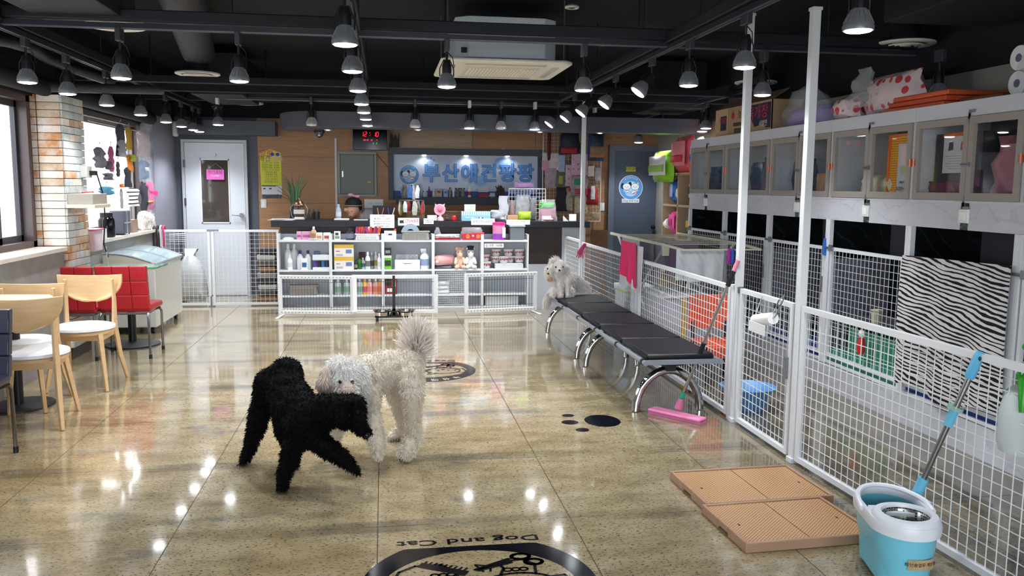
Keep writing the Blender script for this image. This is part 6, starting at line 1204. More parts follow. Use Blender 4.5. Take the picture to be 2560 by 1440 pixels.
# (x about 3.3 so the packs overhang as in the picture)
pack('lime green and white pet pad pack hanging over the rack edge', rx(1690, 400).y, rx(1641, 400).y, 1.56, 1.93, 3.34, '86c22c', '9ac860', 91)
pack('red and white pet pad pack with a puppy picture', rx(1722, 400).y, rx(1680, 400).y, 1.665, 2.08, 3.42, 'cf5560', 'c83440', 92, c3='e08a94')
pack('blue and white pet pad pack nearest the cabinets', 8.93, 9.12, 1.665, 2.05, 3.44, 'b8c8dc', '2a5a9c', 93)
pack('blue and pink bag of cat litter on the upper shelf', 9.75, 9.95, 1.305, 1.6, 3.5, '2f66b8', 'd870a0', 94, 'bags inside the wooden rack', 'a0c0e8'); pack('pale bag with blue print in the upper shelf next to the blue bag', 9.55, 9.72, 1.305, 1.55, 3.5, 'b8c8dc', '4a7ac0', 95, 'bags inside the wooden rack')
pack('pink tall bag on the middle shelf of the rack', 9.6, 9.9, .925, 1.24, 3.48, 'd04a8c', 'b83a78', 96, 'bags inside the wooden rack', 'd85a98'); pack('dark red striped bag in the right bay of the rack', 9.05, 9.3, 1.305, 1.6, 3.5, 'a03a48', '2c2c3a', 97, 'bags inside the wooden rack', 'd8c8c8')
pack('dark grey and yellow bag in the lower right bay of the rack', 9.0, 9.35, .925, 1.22, 3.5, '3c4a5a', 'c8a030', 98, 'bags inside the wooden rack', '5a6a7a'); 
# ================================================================ LAUNDRY RACK AND THINGS BEHIND THE FENCE
LZ = 1.0; q = lambda px, py, z=LZ: P(px, py, Z=z)
a0, a1, a2, a3 = q(1530, 572), q(1700, 570), q(1815, 597), q(1592, 588)
t = T('laundry_rack', 'folding laundry rack with cream rails hung with towels behind the fence', 'drying rack', ((a0.x+a2.x)/2, (a0.y+a2.y)/2, 0))
CRM = mat('d8d3bc', .4); X0, X1, Y0, Y1 = 2.42, 3.16, 7.15, 8.9
O('long_rail', M().bar((X0, Y0, LZ), (X0, Y1, LZ), .02, .025).bar((X1, Y0, LZ), (X1, Y1, LZ), .02, .025), CRM, t)
for k in range(8): O('rail', M().cyl((X0, Y0+.03+(Y1-Y0-.06)*k/8, LZ), (X1, Y0+.03+(Y1-Y0-.06)*k/8, LZ), .0045, n=6), CRM, t)
O('wing_rail', M().bar((X0, Y0, LZ), (X0+.05, Y0-.35, LZ-.02), .02).bar((X1, Y0, LZ), (X1, Y0-.35, LZ-.02), .02).bar((X0+.05, Y0-.35, LZ-.02), (X1, Y0-.35, LZ-.02), .012), CRM, t)
for x in (X0+.05, X1-.05): O('leg', M().cyl((x, Y0+.1, LZ-.01), (x, Y1-.2, .012), .012, n=8), WH2, t); O('leg', M().cyl((x, Y1-.1, LZ-.01), (x, Y0+.1, .012), .012, n=8), WH2, t)
O('corner_block', M().box(X0-.01, X0+.05, Y0-.02, Y0+.03, LZ-.10, LZ-.01), CRM, t, bev=.004)
def cloth(lab, x0, x1, y0, y1, z1, z0, m, seed, amp=.012, name='towel', cat='towel', skew=0, th=.006):
    g = lambda u, v: (x0+(x1-x0)*u+amp*sin(u*13+seed)*v-.01*v, y0+(y1-y0)*u+amp*1.5*cos(u*17+seed*2)*v, z1-(z1-z0)*v*(1+skew*(u-.5))+.008*sin(u*9+seed)*v)
    return tag(O(name, M().sheet(g, 30, 14, th), m), lab, cat)
TG = NT('quilted_towel', .9); w1 = TG.n('TexWave', TG.pos(rot=(D(45), D(45), 0)), Scale=7.0, Distortion=1.0); TGM = TG.out('d0d2d6' and lin('cfd1d5'), .9, w1, bs=.4, bd=.01)
c0, c1 = P(1690, 592, Y=6.85), P(1815, 595, Y=6.80)
cloth('large pale grey quilted towel hanging off the near end of the laundry rack', c0.x, c1.x, 6.83, 6.83, .985, P(1750, 702, Y=6.83).z, TGM, 1)
FXX = FX-.03
yA, yB = P(1552, 600, X=2.36).y, P(1597, 600, X=2.36).y
PKT = NT('pink_towel', .85); w1 = PKT.n('TexVoronoi', PKT.pos(), Scale=22.0); PKT_M = PKT.out(lin('e0316c'), .85, w1.outputs[0], bs=.6, bd=.01)
cloth('bright pink patterned towel draped over the rack and fence', 2.17, 2.165, 7.62, 7.14, 1.01, .68, PKT_M, 2, .02, skew=.35)
cloth('white towel hanging behind and below the pink one over the fence', 2.185, 2.19, 7.64, 7.0, .99, .60, mat('d4d2d8', .9, bump=.3, bs=60), 3, .015)
cloth('pale grey cloth hanging at the far corner of the laundry rack', 2.45, 2.5, 8.55, 8.1, .99, .60, mat('a9abae', .9), 4)
cloth('lilac cloth hanging inside the laundry rack', 2.65, 2.95, 7.7, 7.7, .99, .66, mat('a892b4', .9), 5, .03)
cloth('second lilac and grey cloth on the inner rail of the rack', 2.6, 2.85, 8.2, 8.1, .99, .70, mat('8d8a98', .9), 6, .03)
c = q(1673, 560, 1.05); c = V((3.0, 8.5, 1.05)); cc = P(1673, 572, Z=1.0); t = T('paper_roll', 'white paper roll lying on the laundry rack', 'paper roll', (cc.x, cc.y, 1.01)); ccz = V((cc.x, cc.y, 1.07)); Rr = Matrix.Rotation(D(80), 3, 'X')
O('roll', M().lathe([(.06, -.06), (.06, .06)], ccz, 24, R=Rr), mat('ececee', .7), t); O('roll_core', M().lathe([(.025, -.062), (.025, .062)], ccz, 14, R=Rr), mat('a8a098', .8), t)
cc = P(1712, 572, Z=1.01); tag(O('red_gadget', M().ell((cc.x, cc.y, 1.035), (.05, .04, .025)), mat('a81e30', .25)), 'small shiny red item on the laundry rack', 'gadget')
t = T('pet_socks', 'magenta and blue small cloth pieces hanging at the rack corner', 'pet socks', (3.1, 6.8, .9)); cx_ = P(1822, 600, Y=6.8)
soft2('magenta_piece', '', '', cx_.x-.01, cx_.x+.02, .86, .99, 6.79, .02, mat('b02a9c', .7), 101, .004, par=t); soft2('blue_piece', '', '', cx_.x+.02, cx_.x+.05, .86, .985, 6.79, .02, mat('3a5ac0', .7), 102, .004, par=t)
# glove on the fence
t = T('rubber_glove', 'dark pink rubber glove draped over the fence near the small dogs', 'glove', (FX-.02, 9.15, .86)); gm = mat('b02866', .45)
gp = lambda px, py: P(px, py, X=FX-.03)
body('glove_palm', [(gp(1462, 611), .018, gp(1452, 626), .026), (gp(1452, 626), .026, gp(1447, 632), .022)]+[(gp(1449+k*2, 630), .009, gp(1441+k*5.5, 643+(k % 2)*2), .007) for k in range(4)]+[(gp(1456, 620), .009, gp(1461, 634), .007)], gm, t, .006, 2)
# stacked crates, yellow bar, orange chair, basin and bin behind the fence
t = T('orange_chair', 'orange plastic chair with dark legs behind the fence', 'chair', (2.53, 6.1, 0)); OM = mat('d9512a', .4); xa, xb = 2.37, 2.70
O('backrest', M().sheet(lambda u, v: (xa+(xb-xa)*u, 6.33+.03*sin(pi*u), .66-.27*v), 10, 8, .02), OM, t, bev=.004); O('seat', M().box(xa, xb, 5.98, 6.32, .30, .325), OM, t, bev=.012); O('seat_front', M().box(xa+.02, xb-.02, 5.965, 5.985, .22, .31), OM, t, bev=.008)
for x in (xa+.03, xb-.03):
    O('leg', M().tube([(x, 6.33, .45), (x, 6.31, .32), (x, 6.34, .01)], .014, 8), BLK2, t); O('leg', M().tube([(x, 6.03, .30), (x, 6.0, .01)], .014, 8), BLK2, t)
t = T('white_crate', 'translucent storage drawer unit behind the fence left of the orange chair', 'drawer unit', (2.5, 7.0, 0)); O('crate_body', M().box(2.3, 2.7, 6.75, 7.3, .02, .58), mat('b5b2bc', .35, var=.15, vs=5), t, bev=.01); O('crate_top', M().box(2.28, 2.72, 6.73, 7.32, .58, .60), mat('cfd0d2', .4), t, bev=.004)
O('yellow_strut', M().box(2.46, 2.50, 6.73, 6.75, .05, .58), mat('cfa640', .4), t)
tag(O('wash_basin', M().lathe([(.115, .0), (.15, .10), (.182, .15), (.192, .155), (.182, .145), (.145, .10), (.11, .012), (.001, .012)], (2.45, 5.38, 0), 36), mat('5d97cf', .35)), 'round blue plastic basin on the floor behind the gate', 'basin')
t = T('step_bin', 'white pet bin with a lime green lid edge behind the far fence', 'bin', (2.55, 8.75, 0)); O('bin_body', M().box(2.42, 2.75, 8.3, 8.7, 0.01, .43), mat('c6cbd2', .4), t, bev=.02); O('lid', M().box(2.41, 2.76, 8.29, 8.71, .44, .49), mat('e2e5e8', .4), t, bev=.012); O('green_edge', M().box(2.412, 2.758, 8.292, 8.708, .425, .442), mat('b8dc3c', .4), t)
tag(O('metal_stand', M().tube([(2.45, 7.2, .02), (2.6, 7.0, .75)], .012, 8).tube([(2.62, 7.9, .02), (2.5, 7.3, .6)], .012, 8), BLK2), 'dark folded metal frame leaning behind the fence', 'frame')
# paper roll on the gate
cA, cB = P(1893, 800, X=FX-.05), P(1937, 798, X=FX-.05); t = T('gate_paper_roll', 'white paper roll on a wire holder on the mesh gate', 'paper roll', (cA+cB)/2)
R1_ = V((FX-.06, cA.y, cA.z)); R2_ = V((FX-.06, cB.y, cB.z+.005)); O('roll', M().cyl(R1_, R2_, .034, n=24), mat('ececee', .6), t); O('loose_sheet', M().box(FX-.10, FX-.095, min(R1_.y, R2_.y)+.02, max(R1_.y, R2_.y), R1_.z-.06, R1_.z+.0), mat('e9e9ec', .6), t)
O('wire_holder', M().tube([R2_, R2_+V((0, -.03, .02)), R2_+V((.02, -.06, .10)), R2_+V((.05, -.03, .14)), R2_+V((.04, .02, .10)), R2_+V((0, .0, .03))], .004, 6), mat('b0b2b8', .2, 1), t); O('wire_holder', M().tube([R1_, R1_+V((0, .02, .0)), R1_+V((.04, .01, .14))], .004, 6), mat('b0b2b8', .2, 1), t)
# squeegee leaning on the bench end
sa, sb = P(1697, 1010, Z=.06), P(1846, 650, X=2.19); t = T('floor_squeegee', 'pink floor squeegee mop with a steel pole leaning on the fence', 'squeegee', (sa.x, sa.y, 0)); d = sb-sa
O('pole', M().cyl(sa+d*.05, sa+d*.93, .011, n=12), mat('b4b6b8', .2, 1), t); O('black_grip', M().cyl(sa+d*.30, sa+d*.44, .016, n=12), BLK2, t); O('black_grip', M().cyl(sa+d*.83, sa+d*.93, .016, n=12), BLK2, t); O('pink_end', M().cyl(sa+d*.93, sb, .014, n=12), mat('e890b0', .4), t); O('green_collar', M().cyl(sa+d*.03, sa+d*.085, .017, n=12), mat('2ea87c', .4), t)
ha, hb = P(1628, 1024, Z=.02), P(1758, 1053, Z=.02); u = (hb-ha).normalized(); w_ = u.cross(V((0, 0, 1)))
O('pink_head', M().bar(V((*ha.xy, .028)), V((*hb.xy, .028)), .09, .02, up=(0, 0, 1)), mat('ec86b4', .35), t, bev=.008); O('rubber_blade', M().bar(V((*ha.xy, .009)), V((*hb.xy, .009)), .07, .016, up=(0, 0, 1)), mat('d070a0', .6), t)
O('joint', M().tube([(sa.x, sa.y, .03), sa+d*.04], [.03, .018], 10), mat('e27aa8', .4), t)
# pet toilet trays
HT = NT('tray_holes', .4); ck = HT.n('TexVoronoi', HT.pos(rot=(0, 0, D(45))), Scale=83.0); ck.inputs['Randomness'].default_value = 0
HM = HT.out(HT.mix(HT.ramp(ck.outputs['Distance'], (.30, 1.0), (.36, 0.0)), 'c79a6c', '6a4428'), .4, HT.ramp(ck.outputs['Distance'], (.30, 0.0), (.36, 1.0)), bs=.6, bd=.004)
TRM = mat('a8846a', .4)
co_ = [P(1682, 1178, Z=.04), P(1757, 1262, Z=.04), P(2076, 1240, Z=.04), P(1975, 1163, Z=.04), P(1762, 1262, Z=.04), P(1857, 1362, Z=.04), P(2165, 1337, Z=.04), P(2078, 1240, Z=.04)]
def tray(lab, cA, cB, cC, cD):      # corners: far-left, near-left, near-right, far-right
    c = (cA+cB+cC+cD)/4; t = T('pet_toilet_tray', lab, 'pet tray', (c.x, c.y, 0), 'pair of brown perforated pet trays')
    c.z = 0; ex = ((cC-cB)+(cD-cA)); ex.z = 0; L = ex.length/2; ex.normalize(); ey = V((-ex.y, ex.x, 0)); Wd = abs(((cA-cB)+(cD-cC)).dot(ey))/2
    f = lambda a, b, z: c+ex*a+ey*b+V((0, 0, z)); L2, W2 = L/2, Wd/2
    def bxx(m, a0, a1, b0, b1, z0, z1): m.add([f(a, b, z) for z in (z0, z1) for a, b in ((a0, b0), (a1, b0), (a1, b1), (a0, b1))], [(3, 2, 1, 0), (4, 5, 6, 7), (0, 1, 5, 4), (1, 2, 6, 5), (2, 3, 7, 6), (3, 0, 4, 7)])
    m = M(); w = .014
    bxx(m, -L2, L2, -W2, -W2+w, 0, .045); bxx(m, -L2, L2, W2-w, W2, 0, .045); bxx(m, L2-w, L2, -W2+w, W2-w, 0, .045)
    bxx(m, -L2, -L2+w, -W2+w, -.05, 0, .045); bxx(m, -L2, -L2+w, .05, W2-w, 0, .045); bxx(m, -L2, -L2+w, -.05, .05, .016, .045)
    O('tray_rim', m, TRM, t, bev=.004); m = M(); bxx(m, -L2+w, L2-w, -W2+w, W2-w, .004, .012); O('tray_floor', m, TRM, t)
    for s_ in (0, 1):
        m = M(); a0, a1 = (-L2+w+.003, -.002) if s_ == 0 else (.002, L2-w-.003); bxx(m, a0, a1, -W2+w+.003, W2-w-.003, .030, .038); g = O('grid_plate', m, HM, t)
        m = M(); am = a0+.05 if s_ == 0 else a1-.05; bxx(m, am-.004, am+.004, -.03, -.012, .0382, .0386); O('finger_slot', m, mat('2a1a10', .8), g)
tray('brown perforated pet toilet tray on the floor, farther of the two', co_[0], co_[1], co_[2], co_[3]); tray('brown perforated pet toilet tray beside the blue mop bucket, nearer of the two', co_[4], co_[5], co_[6], co_[7])
# mop bucket
bc_ = V((1.97, 2.93, 0)); Rb = Matrix.Rotation(D(-105), 3, 'Z'); AQ = mat('74c6dc', .3, sub=0); WHP = mat('e2e5ec', .3)
t = T('mop_bucket', 'turquoise spin mop bucket with white rim and steel basket', 'bucket', bc_)
def oval(r, z, sx_=1.0, n=40, L=.09, k2=1.0): return [bc_+Rb@V(((L if cos(2*pi*k/n) > 0 else -L)*1.0+r*cos(2*pi*k/n), r*.88*sin(2*pi*k/n)*(k2 if cos(2*pi*k/n) < 0 else 1), z)) for k in range(n)]
def loft(rings, close=True):
    m = M(); n = len(rings[0]); vs = [p for r_ in rings for p in r_]; fs = [(i*n+k, i*n+(k+1) % n, (i+1)*n+(k+1) % n, (i+1)*n+k) for i in range(len(rings)-1) for k in range(n)]
    if close: fs.append(tuple(range(n))[::-1])
    return m.add(vs, fs)
def inden(ring, a):       # side recess low on the body
    return [p+(bc_-V((p.x, p.y, 0)))*a*max(0, 1-abs(((k/len(ring))*4 % 2)-1)*2.2) for k, p in enumerate(ring)]
O('bucket_body', loft([inden(oval(.105, .0), .3), inden(oval(.112, .05), .26), inden(oval(.12, .10), .1), oval(.126, .15), oval(.135, .255), oval(.128, .255), oval(.118, .14), oval(.108, .02)], True), AQ, t)
O('white_rim', loft([oval(.137, .222), oval(.147, .224), oval(.149, .25), oval(.143, .268), oval(.128, .268), oval(.124, .252), oval(.127, .240)], False), WHP, t)
sc_ = bc_+Rb@V((.108, 0, 0)); O('basket_deck', M().lathe([(.121, .25), (.121, .272), (.112, .285), (.088, .287), (.084, .275), (.084, .255)], sc_, 36, cap=False).prism([(-.02, -.1), (.05, -.12), (.05, .12), (-.02, .1)], .248, .262, lambda a, b, c: bc_+Rb@V((a, b, c))), WHP, t)
SB_ = NT('steel_basket', .2); ck = SB_.n('TexVoronoi', SB_.pos(), Scale=95.0); ck.inputs['Randomness'].default_value = 0; SBM = SB_.out(SB_.mix(SB_.ramp(ck.outputs['Distance'], (.3, 1.0), (.36, 0.0)), 'a0a49e', '202422'), .22, Metallic=.9)
O('steel_basket', M().lathe([(.086, .278), (.080, .27), (.074, .17), (.001, .165)], sc_, 36, cap=False), SBM, t); O('water', M().lathe([(.001, .19), (.076, .19)], sc_, 30, cap=False), mat('7d8f84', .03, alpha=.8), t)
hp = [bc_+Rb@V((-.245*cos(a)*.92-.0, .132*sin(a), .275-.0*cos(a))) for a in [(-pi/2)+pi*k/14 for k in range(15)]]
O('carry_handle', M().tube([bc_+Rb@V((.02, -.132, .262))]+hp[1:-1]+[bc_+Rb@V((.02, .132, .262))], .011, 8, flat=1.0), WHP, t)
lc = P(2307, 1415, Y=2.71); ec = bc_+Rb@V((.09, 0, 0))
def onb(x, z): return V((x, ec.y-.1265*sqrt(max(0, 1-((x-ec.x)/.118)**2))-.004, z))
O('paper_label', M().sheet(lambda u, v: onb(lc.x-.05+.10*u, lc.z+.02-.04*v), 8, 2, .001), mat('b39a72', .7, var=.15, vs=30), t)
text('최인용업무 개인용', .016, (lambda a, b, c: onb(lc.x+a, lc.z+b)-V((0, .0015+c, 0))), mat('2a2420', .6), t)
# mop
ma, mb_ = P(2283, 1262, Z=.27), P(2452, 880, X=2.27); ma = P(2276, 1270, Z=.2); d = mb_-ma; t = T('spin_mop', 'steel mop handle with light blue grip standing in the bucket', 'mop', ma)
O('pole', M().cyl(ma, ma+d*.85, .0115, n=14), mat('9a9a9c', .25, 1), t); O('blue_sleeve', M().cyl(ma+d*.02, ma+d*.20, .021, n=12), mat('69bcdc', .4), t); O('blue_sleeve', M().cyl(ma+d*.545, ma+d*.645, .018, n=12), mat('69bcdc', .4), t); O('locking_ring', M().cyl(ma+d*.645, ma+d*.665, .03, n=16), mat('93b5ac', .25), t); O('grip', M().tube([ma+d*.84, ma+d*.86, ma+d*.97, mb_], [.016, .02, .018, .014], 14), mat('62b8e0', .4), t, bev=0)
O('grip_hole', M().ell(ma+d*.965+V((-.006, -.017, 0)), (.006, .004, .009)), mat('1a3a4a', .6), t)
# sprayer hanging on the fence at the right edge
s0 = P(2525, 945, Y=2.78); t = T('pump_sprayer', 'white pressure sprayer with a green pump head hooked on the fence at the right edge', 'sprayer', (s0.x+.03, 2.75, .45)); GR_ = mat('2f9a2a', .3); bx0 = s0.x+.065
O('tank', M().lathe([(.05, .0), (.085, .01), (.092, .04), (.092, .16), (.075, .235), (.045, .26), (.04, .27)], (bx0, 2.76, .52), 28), mat('cfd8d8', .3), t)
O('pump_head', M().lathe([(.046, .265), (.046, .30), (.03, .33), (.024, .345), (.012, .35), (.012, .40)], (bx0, 2.76, .52), 20), GR_, t); O('pump_knob', M().lathe([(.03, .395), (.034, .405), (.03, .415), (.001, .418)], (bx0, 2.76, .52), 20), GR_, t)
O('trigger_handle', M().tube([(bx0, 2.75, .83), (bx0-.06, 2.72, .835), (bx0-.075, 2.70, .80), (bx0-.08, 2.69, .70)], [.016, .018, .018, .011], 10), GR_, t); O('nozzle', M().tube([(bx0, 2.75, .82), (bx0+.06, 2.70, .83)], .014, 8), GR_, t)
text('PUMP SPRAY', .02, (lambda a, b, c: (bx0-.02+a, 2.667-c, .66+b)), mat('3f8a5a', .5), t)
# ================================================================ LEDGE AND WINDOW GOODS (left)
lx0 = -2.78
def lp(px, py, x=lx0): return P(px, py, X=x)
LZ2 = .946
c = lp(256, 560); t = T('black_jar', 'large black plastic jar with lid on the window ledge', 'jar', (c.x, c.y, LZ2)); y = lp(268, 590).y
O('jar_body', M().lathe([(.07, 0), (.08, .015), (.08, .17), (.06, .2)], (lx0, y, LZ2), 24), mat('0c0c14', .15), t); O('lid', M().lathe([(.06, .2), (.06, .245), (.05, .25)], (lx0, y, LZ2), 24), mat('15161c', .4), t)
y = lp(302, 560).y; t = T('tool_case', 'dark grey square case with metal latches on the ledge', 'case', (lx0, y, LZ2)); O('case_body', M().box(lx0-.08, lx0+.07, y-.12, y+.12, LZ2+.01, LZ2+.255), mat('4c4f5a', .5), t, bev=.012); O('case_band', M().box(lx0+.07, lx0+.076, y-.12, y+.12, LZ2+.12, LZ2+.135).box(lx0+.07, lx0+.08, y-.06, y-.03, LZ2+.02, LZ2+.25), mat('b8b9bc', .3, .8), t)
for s_ in (-1, 1): O('case_wheel', M().cyl((lx0+.05, y+s_*.09, LZ2+.012), (lx0+.06, y+s_*.09, LZ2+.012), .012, n=10), BLK2, t)
c = P(240, 585, X=-2.66); t = T('pink_lidded_tub', 'translucent tub with a pink rim hanging beside the brick pillar', 'tub', (-2.64, 8.2, .9)); y = 8.16
O('tub_body', M().prism([(-.10, 0), (.10, 0), (.125, .19), (-.125, .19)], -2.70, -2.56, lambda a, b, e: (e, y+a, .88+b)), mat('e3c9d2', .3), t, bev=.01); O('pink_rim', M().box(-2.71, -2.55, y-.135, y+.135, 1.065, 1.08), mat('e06a8c', .4), t, bev=.005)
m = M(); y = lp(398, 550).y; t = T('red_bucket', 'tall red plastic cup on the ledge by the grey wall', 'cup', (lx0, y, LZ2)); O('cup_body', M().lathe([(.045, 0), (.06, .20), (.056, .20), (.04, .01)], (-2.76, y-.02, LZ2), 22), mat('c81e2c', .3), t)
tag(O('brown_box', M().box(lx0-.03, lx0+.03, lp(325, 560).y-.0, lp(331, 560).y+.1, LZ2, LZ2+.14), mat('8a7060', .6)), 'small brown card standing on the ledge', 'box')
y = lp(366, 560).y; t = T('white_poodle_doll', 'fluffy white stuffed dog standing on the ledge with its back turned', 'plush toy', (lx0, y, LZ2))
b_ = body('plush_body', [((lx0, y-.1, LZ2+.14), .06, (lx0, y+.1, LZ2+.14), .06), ((lx0-.02, y-.1, LZ2+.10), .035, (lx0-.02, y-.12, LZ2+.03), .04), ((lx0+.03, y+.1, LZ2+.10), .035, (lx0+.03, y+.12, LZ2+.03), .04), ((lx0+.02, y-.05, LZ2+.10), .03, (lx0+.03, y-.05, LZ2+.03), .035), ((lx0, y-.13, LZ2+.18), .045)], mat('e6e2de', .95), t, .012, 3)
fur(b_, 2500, .03, .005, mat('efece8', .9), t, .5, .5, 3)
# small wall shelf and outlet on the pillar
t = T('pillar_shelf', 'small cream shelf box on the brick pillar with odds and ends', 'shelf', (-2.5, 7.9, 1.15)); c = P(210, 505, X=-2.5)
O('shelf_box', M().box(-2.61, -2.40, 7.55, 7.92, c.z-.02, c.z+.07), mat('a59d92', .6), t, bev=.004); O('shelf_lip', M().box(-2.61, -2.38, 7.53, 7.94, c.z-.05, c.z-.02), mat('ddd0b4', .5), t, bev=.004)
tag(O('short_strap', M().tube([(-2.5, 7.6, c.z+.078), (-2.46, 7.75, c.z+.085), (-2.5, 7.88, c.z+.078)], .006, 6), mat('a83a34', .5)), 'short red strap lying on the pillar shelf', 'strap')
zz = P(222, 430, X=-2.6).z; t = T('wall_outlet_box', 'grey electrical outlet box on the side of the brick pillar', 'outlet', (-2.6, 8.0, zz)); O('box', M().box(-2.605, -2.55, 7.90, 8.04, zz-.05, zz+.05), mat('c4c2be', .5), t, bev=.004); O('plug', M().box(-2.55, -2.50, 7.96, 8.02, zz-.03, zz+.01), BLK2, t)
tag(O('power_cable', M().tube([(-2.5, 8.0, zz-.02), (-2.47, 8.05, zz-.2), (-2.48, 8.1, 1.2), (-2.49, 8.06, .95), (-2.5, 8.2, .82)], .006, 6), BLK2), 'black power cable running down beside the brick pillar', 'cable')
tag(O('white_cable', M().tube([(-2.5, 8.15, .92), (-2.47, 8.1, .7), (-2.5, 8.0, .5)], .004, 6), mat('d8d8d8', .5)), 'thin white cable behind the red chairs', 'cable')
tag(O('folded_leaflets', M().box(-2.78, -2.70, 8.75, 8.85, LZ2, LZ2+.1), mat('d8d8dc', .5)), 'white appliance top next to the black jar', 'appliance')
# goods hanging in the window
WX = -2.74
def wg(name, lab, cat, x0, y0, x1, y1, c, seed, taper=0, wr=.012, th=.04, parts=(), film=False):
    a, b = P(x0, y1, X=WX), P(x1, y0, X=WX); z0, z1_ = min(a.z, b.z), max(a.z, b.z); z0 = P((x0+x1)/2, y1, X=WX).z; z1_ = P((x0+x1)/2, y0, X=WX).z
    t = T(name, lab, cat, (WX, (a.y+b.y)/2, z0), 'pet clothes hanging in the window'); 
    def one(nm, ya, yb, za, zb, m, th_, xo, sd, tp): 
        gs = (1.05, 1.0, .86, .74, .78, 1.0, 1.08, .45) if nm == 'garment' and name == 'pet_clothes' else (1,)*8 if 'bag' in nm else (.6, 1.1, .8, 1.15, .7, 1.1, .9, .5)
        rows = [((zb-za)*j/7, -(yb-ya)/2*gs[j]*(1-tp*j/7)+wr*.7*sin(j*2+sd), (yb-ya)/2*gs[j]*(1-tp*j/7)+wr*.7*cos(j*1.6+sd)) for j in range(8)]
        O(nm, M().pillow((WX+xo, (ya+yb)/2, za), (0, 1, 0), (0, 0, 1), (1, 0, 0), rows, th_, 9, wr, sd), m, t)
    one('garment', a.y, b.y, z0, z1_, c if isinstance(c, bpy.types.Material) else mat(c, .7, var=.2, vs=20), th, 0, seed, taper)
    for nm, u0, v0, u1, v1, cc in parts:
        A, B = P(u0, v1, X=WX), P(u1, v0, X=WX); one(nm, A.y, B.y, P((u0+u1)/2, v1, X=WX).z, P((u0+u1)/2, v0, X=WX).z, mat(cc, .6), .02, .03, seed+5, 0)
    if film: one('clear_bag', a.y-.03, b.y+.03, z0-.03, z1_+.04, PLASTIC, .06, .01, seed+9, 0)
    O('hanger', M().tube([(WX, (a.y+b.y)/2, z1_-.01), (WX, (a.y+b.y)/2, z1_+.03), (WX, (a.y+b.y)/2+.02, z1_+.05), (WX, (a.y+b.y)/2+.03, z1_+.03)], .003, 5), GALV, t)
wg('pet_clothes', 'dark jacket and grey skirt hanging highest in the window', 'pet clothes', 289, 310, 314, 392, '3a3844', 1, .3, parts=(('grey_skirt', 288, 350, 308, 392, '8a8a92'),))
wg('pet_clothes', 'mustard yellow narrow garment in the window', 'pet clothes', 315, 318, 329, 374, 'c09a3e', 2)
wg('pet_clothes', 'lime green and orange garment in the window', 'pet clothes', 318, 386, 332, 430, 'd8822c', 3, parts=(('green_top', 319, 386, 331, 404, 'a8b834'),))
wg('pet_clothes', 'pale pink wrapped garment by the brown window post', 'pet clothes', 343, 326, 373, 392, 'e0ccd0', 4, film=True)
wg('pet_clothes', 'blue overalls with white dots in the window', 'pet clothes', 348, 402, 372, 448, '2f5f8a', 5, parts=(('white_patch', 356, 418, 366, 428, 'd8dce0'),), film=True)
wg('pet_clothes', 'black coat with pale dots hanging in the middle of the window', 'pet clothes', 310, 418, 328, 468, '22242c', 6, .2)
STR = NT('bw_stripes', .8); sp = STR.n('SeparateXYZ', STR.pos()); sm_ = STR.n('Math', sp.outputs[2], 150.0, operation='MULTIPLY'); ss = STR.n('Math', sm_.outputs[0], operation='SINE'); STRM = STR.out(STR.mix(STR.ramp(ss, (.45, 0.0), (.55, 1.0)), 'e6e6e6', '1c1c22'), .8)
wg('pet_clothes', 'black and white striped shirt low in the window', 'pet clothes', 321, 470, 346, 516, STRM, 7, -.2)
wg('pet_clothes', 'long dark garment beside the magenta one', 'pet clothes', 352, 458, 370, 526, '2c2e3c', 8, -.1)
wg('pet_clothes', 'bright magenta bagged dog costume with yellow stripes', 'pet clothes', 368, 452, 398, 524, 'c8287e', 9, -.3, th=.08, parts=(('yellow_stripe', 363, 502, 376, 506, 'd8b040'), ('yellow_stripe', 382, 500, 394, 504, 'd8b040'), ('orange_bow', 381, 474, 391, 480, 'd8762c')), film=True)
wg('leash_bundle', 'tangle of blue and teal leashes low in the window', 'leash', 247, 466, 284, 488, '4a88a8', 10, wr=.03, parts=(('orange_ball', 291, 459, 303, 469, 'c8682c'),))
wg('harness_bundle', 'grey harnesses and buckles at the left of the window', 'harness', 236, 368, 262, 420, '6a6870', 11, wr=.04, film=False); wg('harness_bundle', 'dark leather collars hanging in the window', 'collar', 262, 402, 280, 424, '4c4650', 12, wr=.03); wg('pet_clothes', 'grey knot of leashes under the collars', 'leash', 258, 432, 284, 450, '5c5a64', 13, wr=.03)
wg('dog_leash', 'narrow pink and white leash slanting in the window', 'leash', 272, 366, 284, 430, 'b04a80', 14, wr=.006, th=.015); wg('dog_collar', 'thin black hoop shaped collar in the window', 'collar', 291, 404, 299, 442, '22222a', 15, wr=.006, th=.015); wg('grey_strap', 'grey vertical strap above the tool case', 'strap', 301, 472, 307, 522, '8d8f8c', 16, wr=.002, th=.015)
m = M().tube([(WX-.03, 8.7, 2.08), (WX-.03, 10.65, 2.08)], .006, 6); tag(O('hanging_rod', m, GALV), 'thin metal rod carrying the clothes in the window', 'rod')
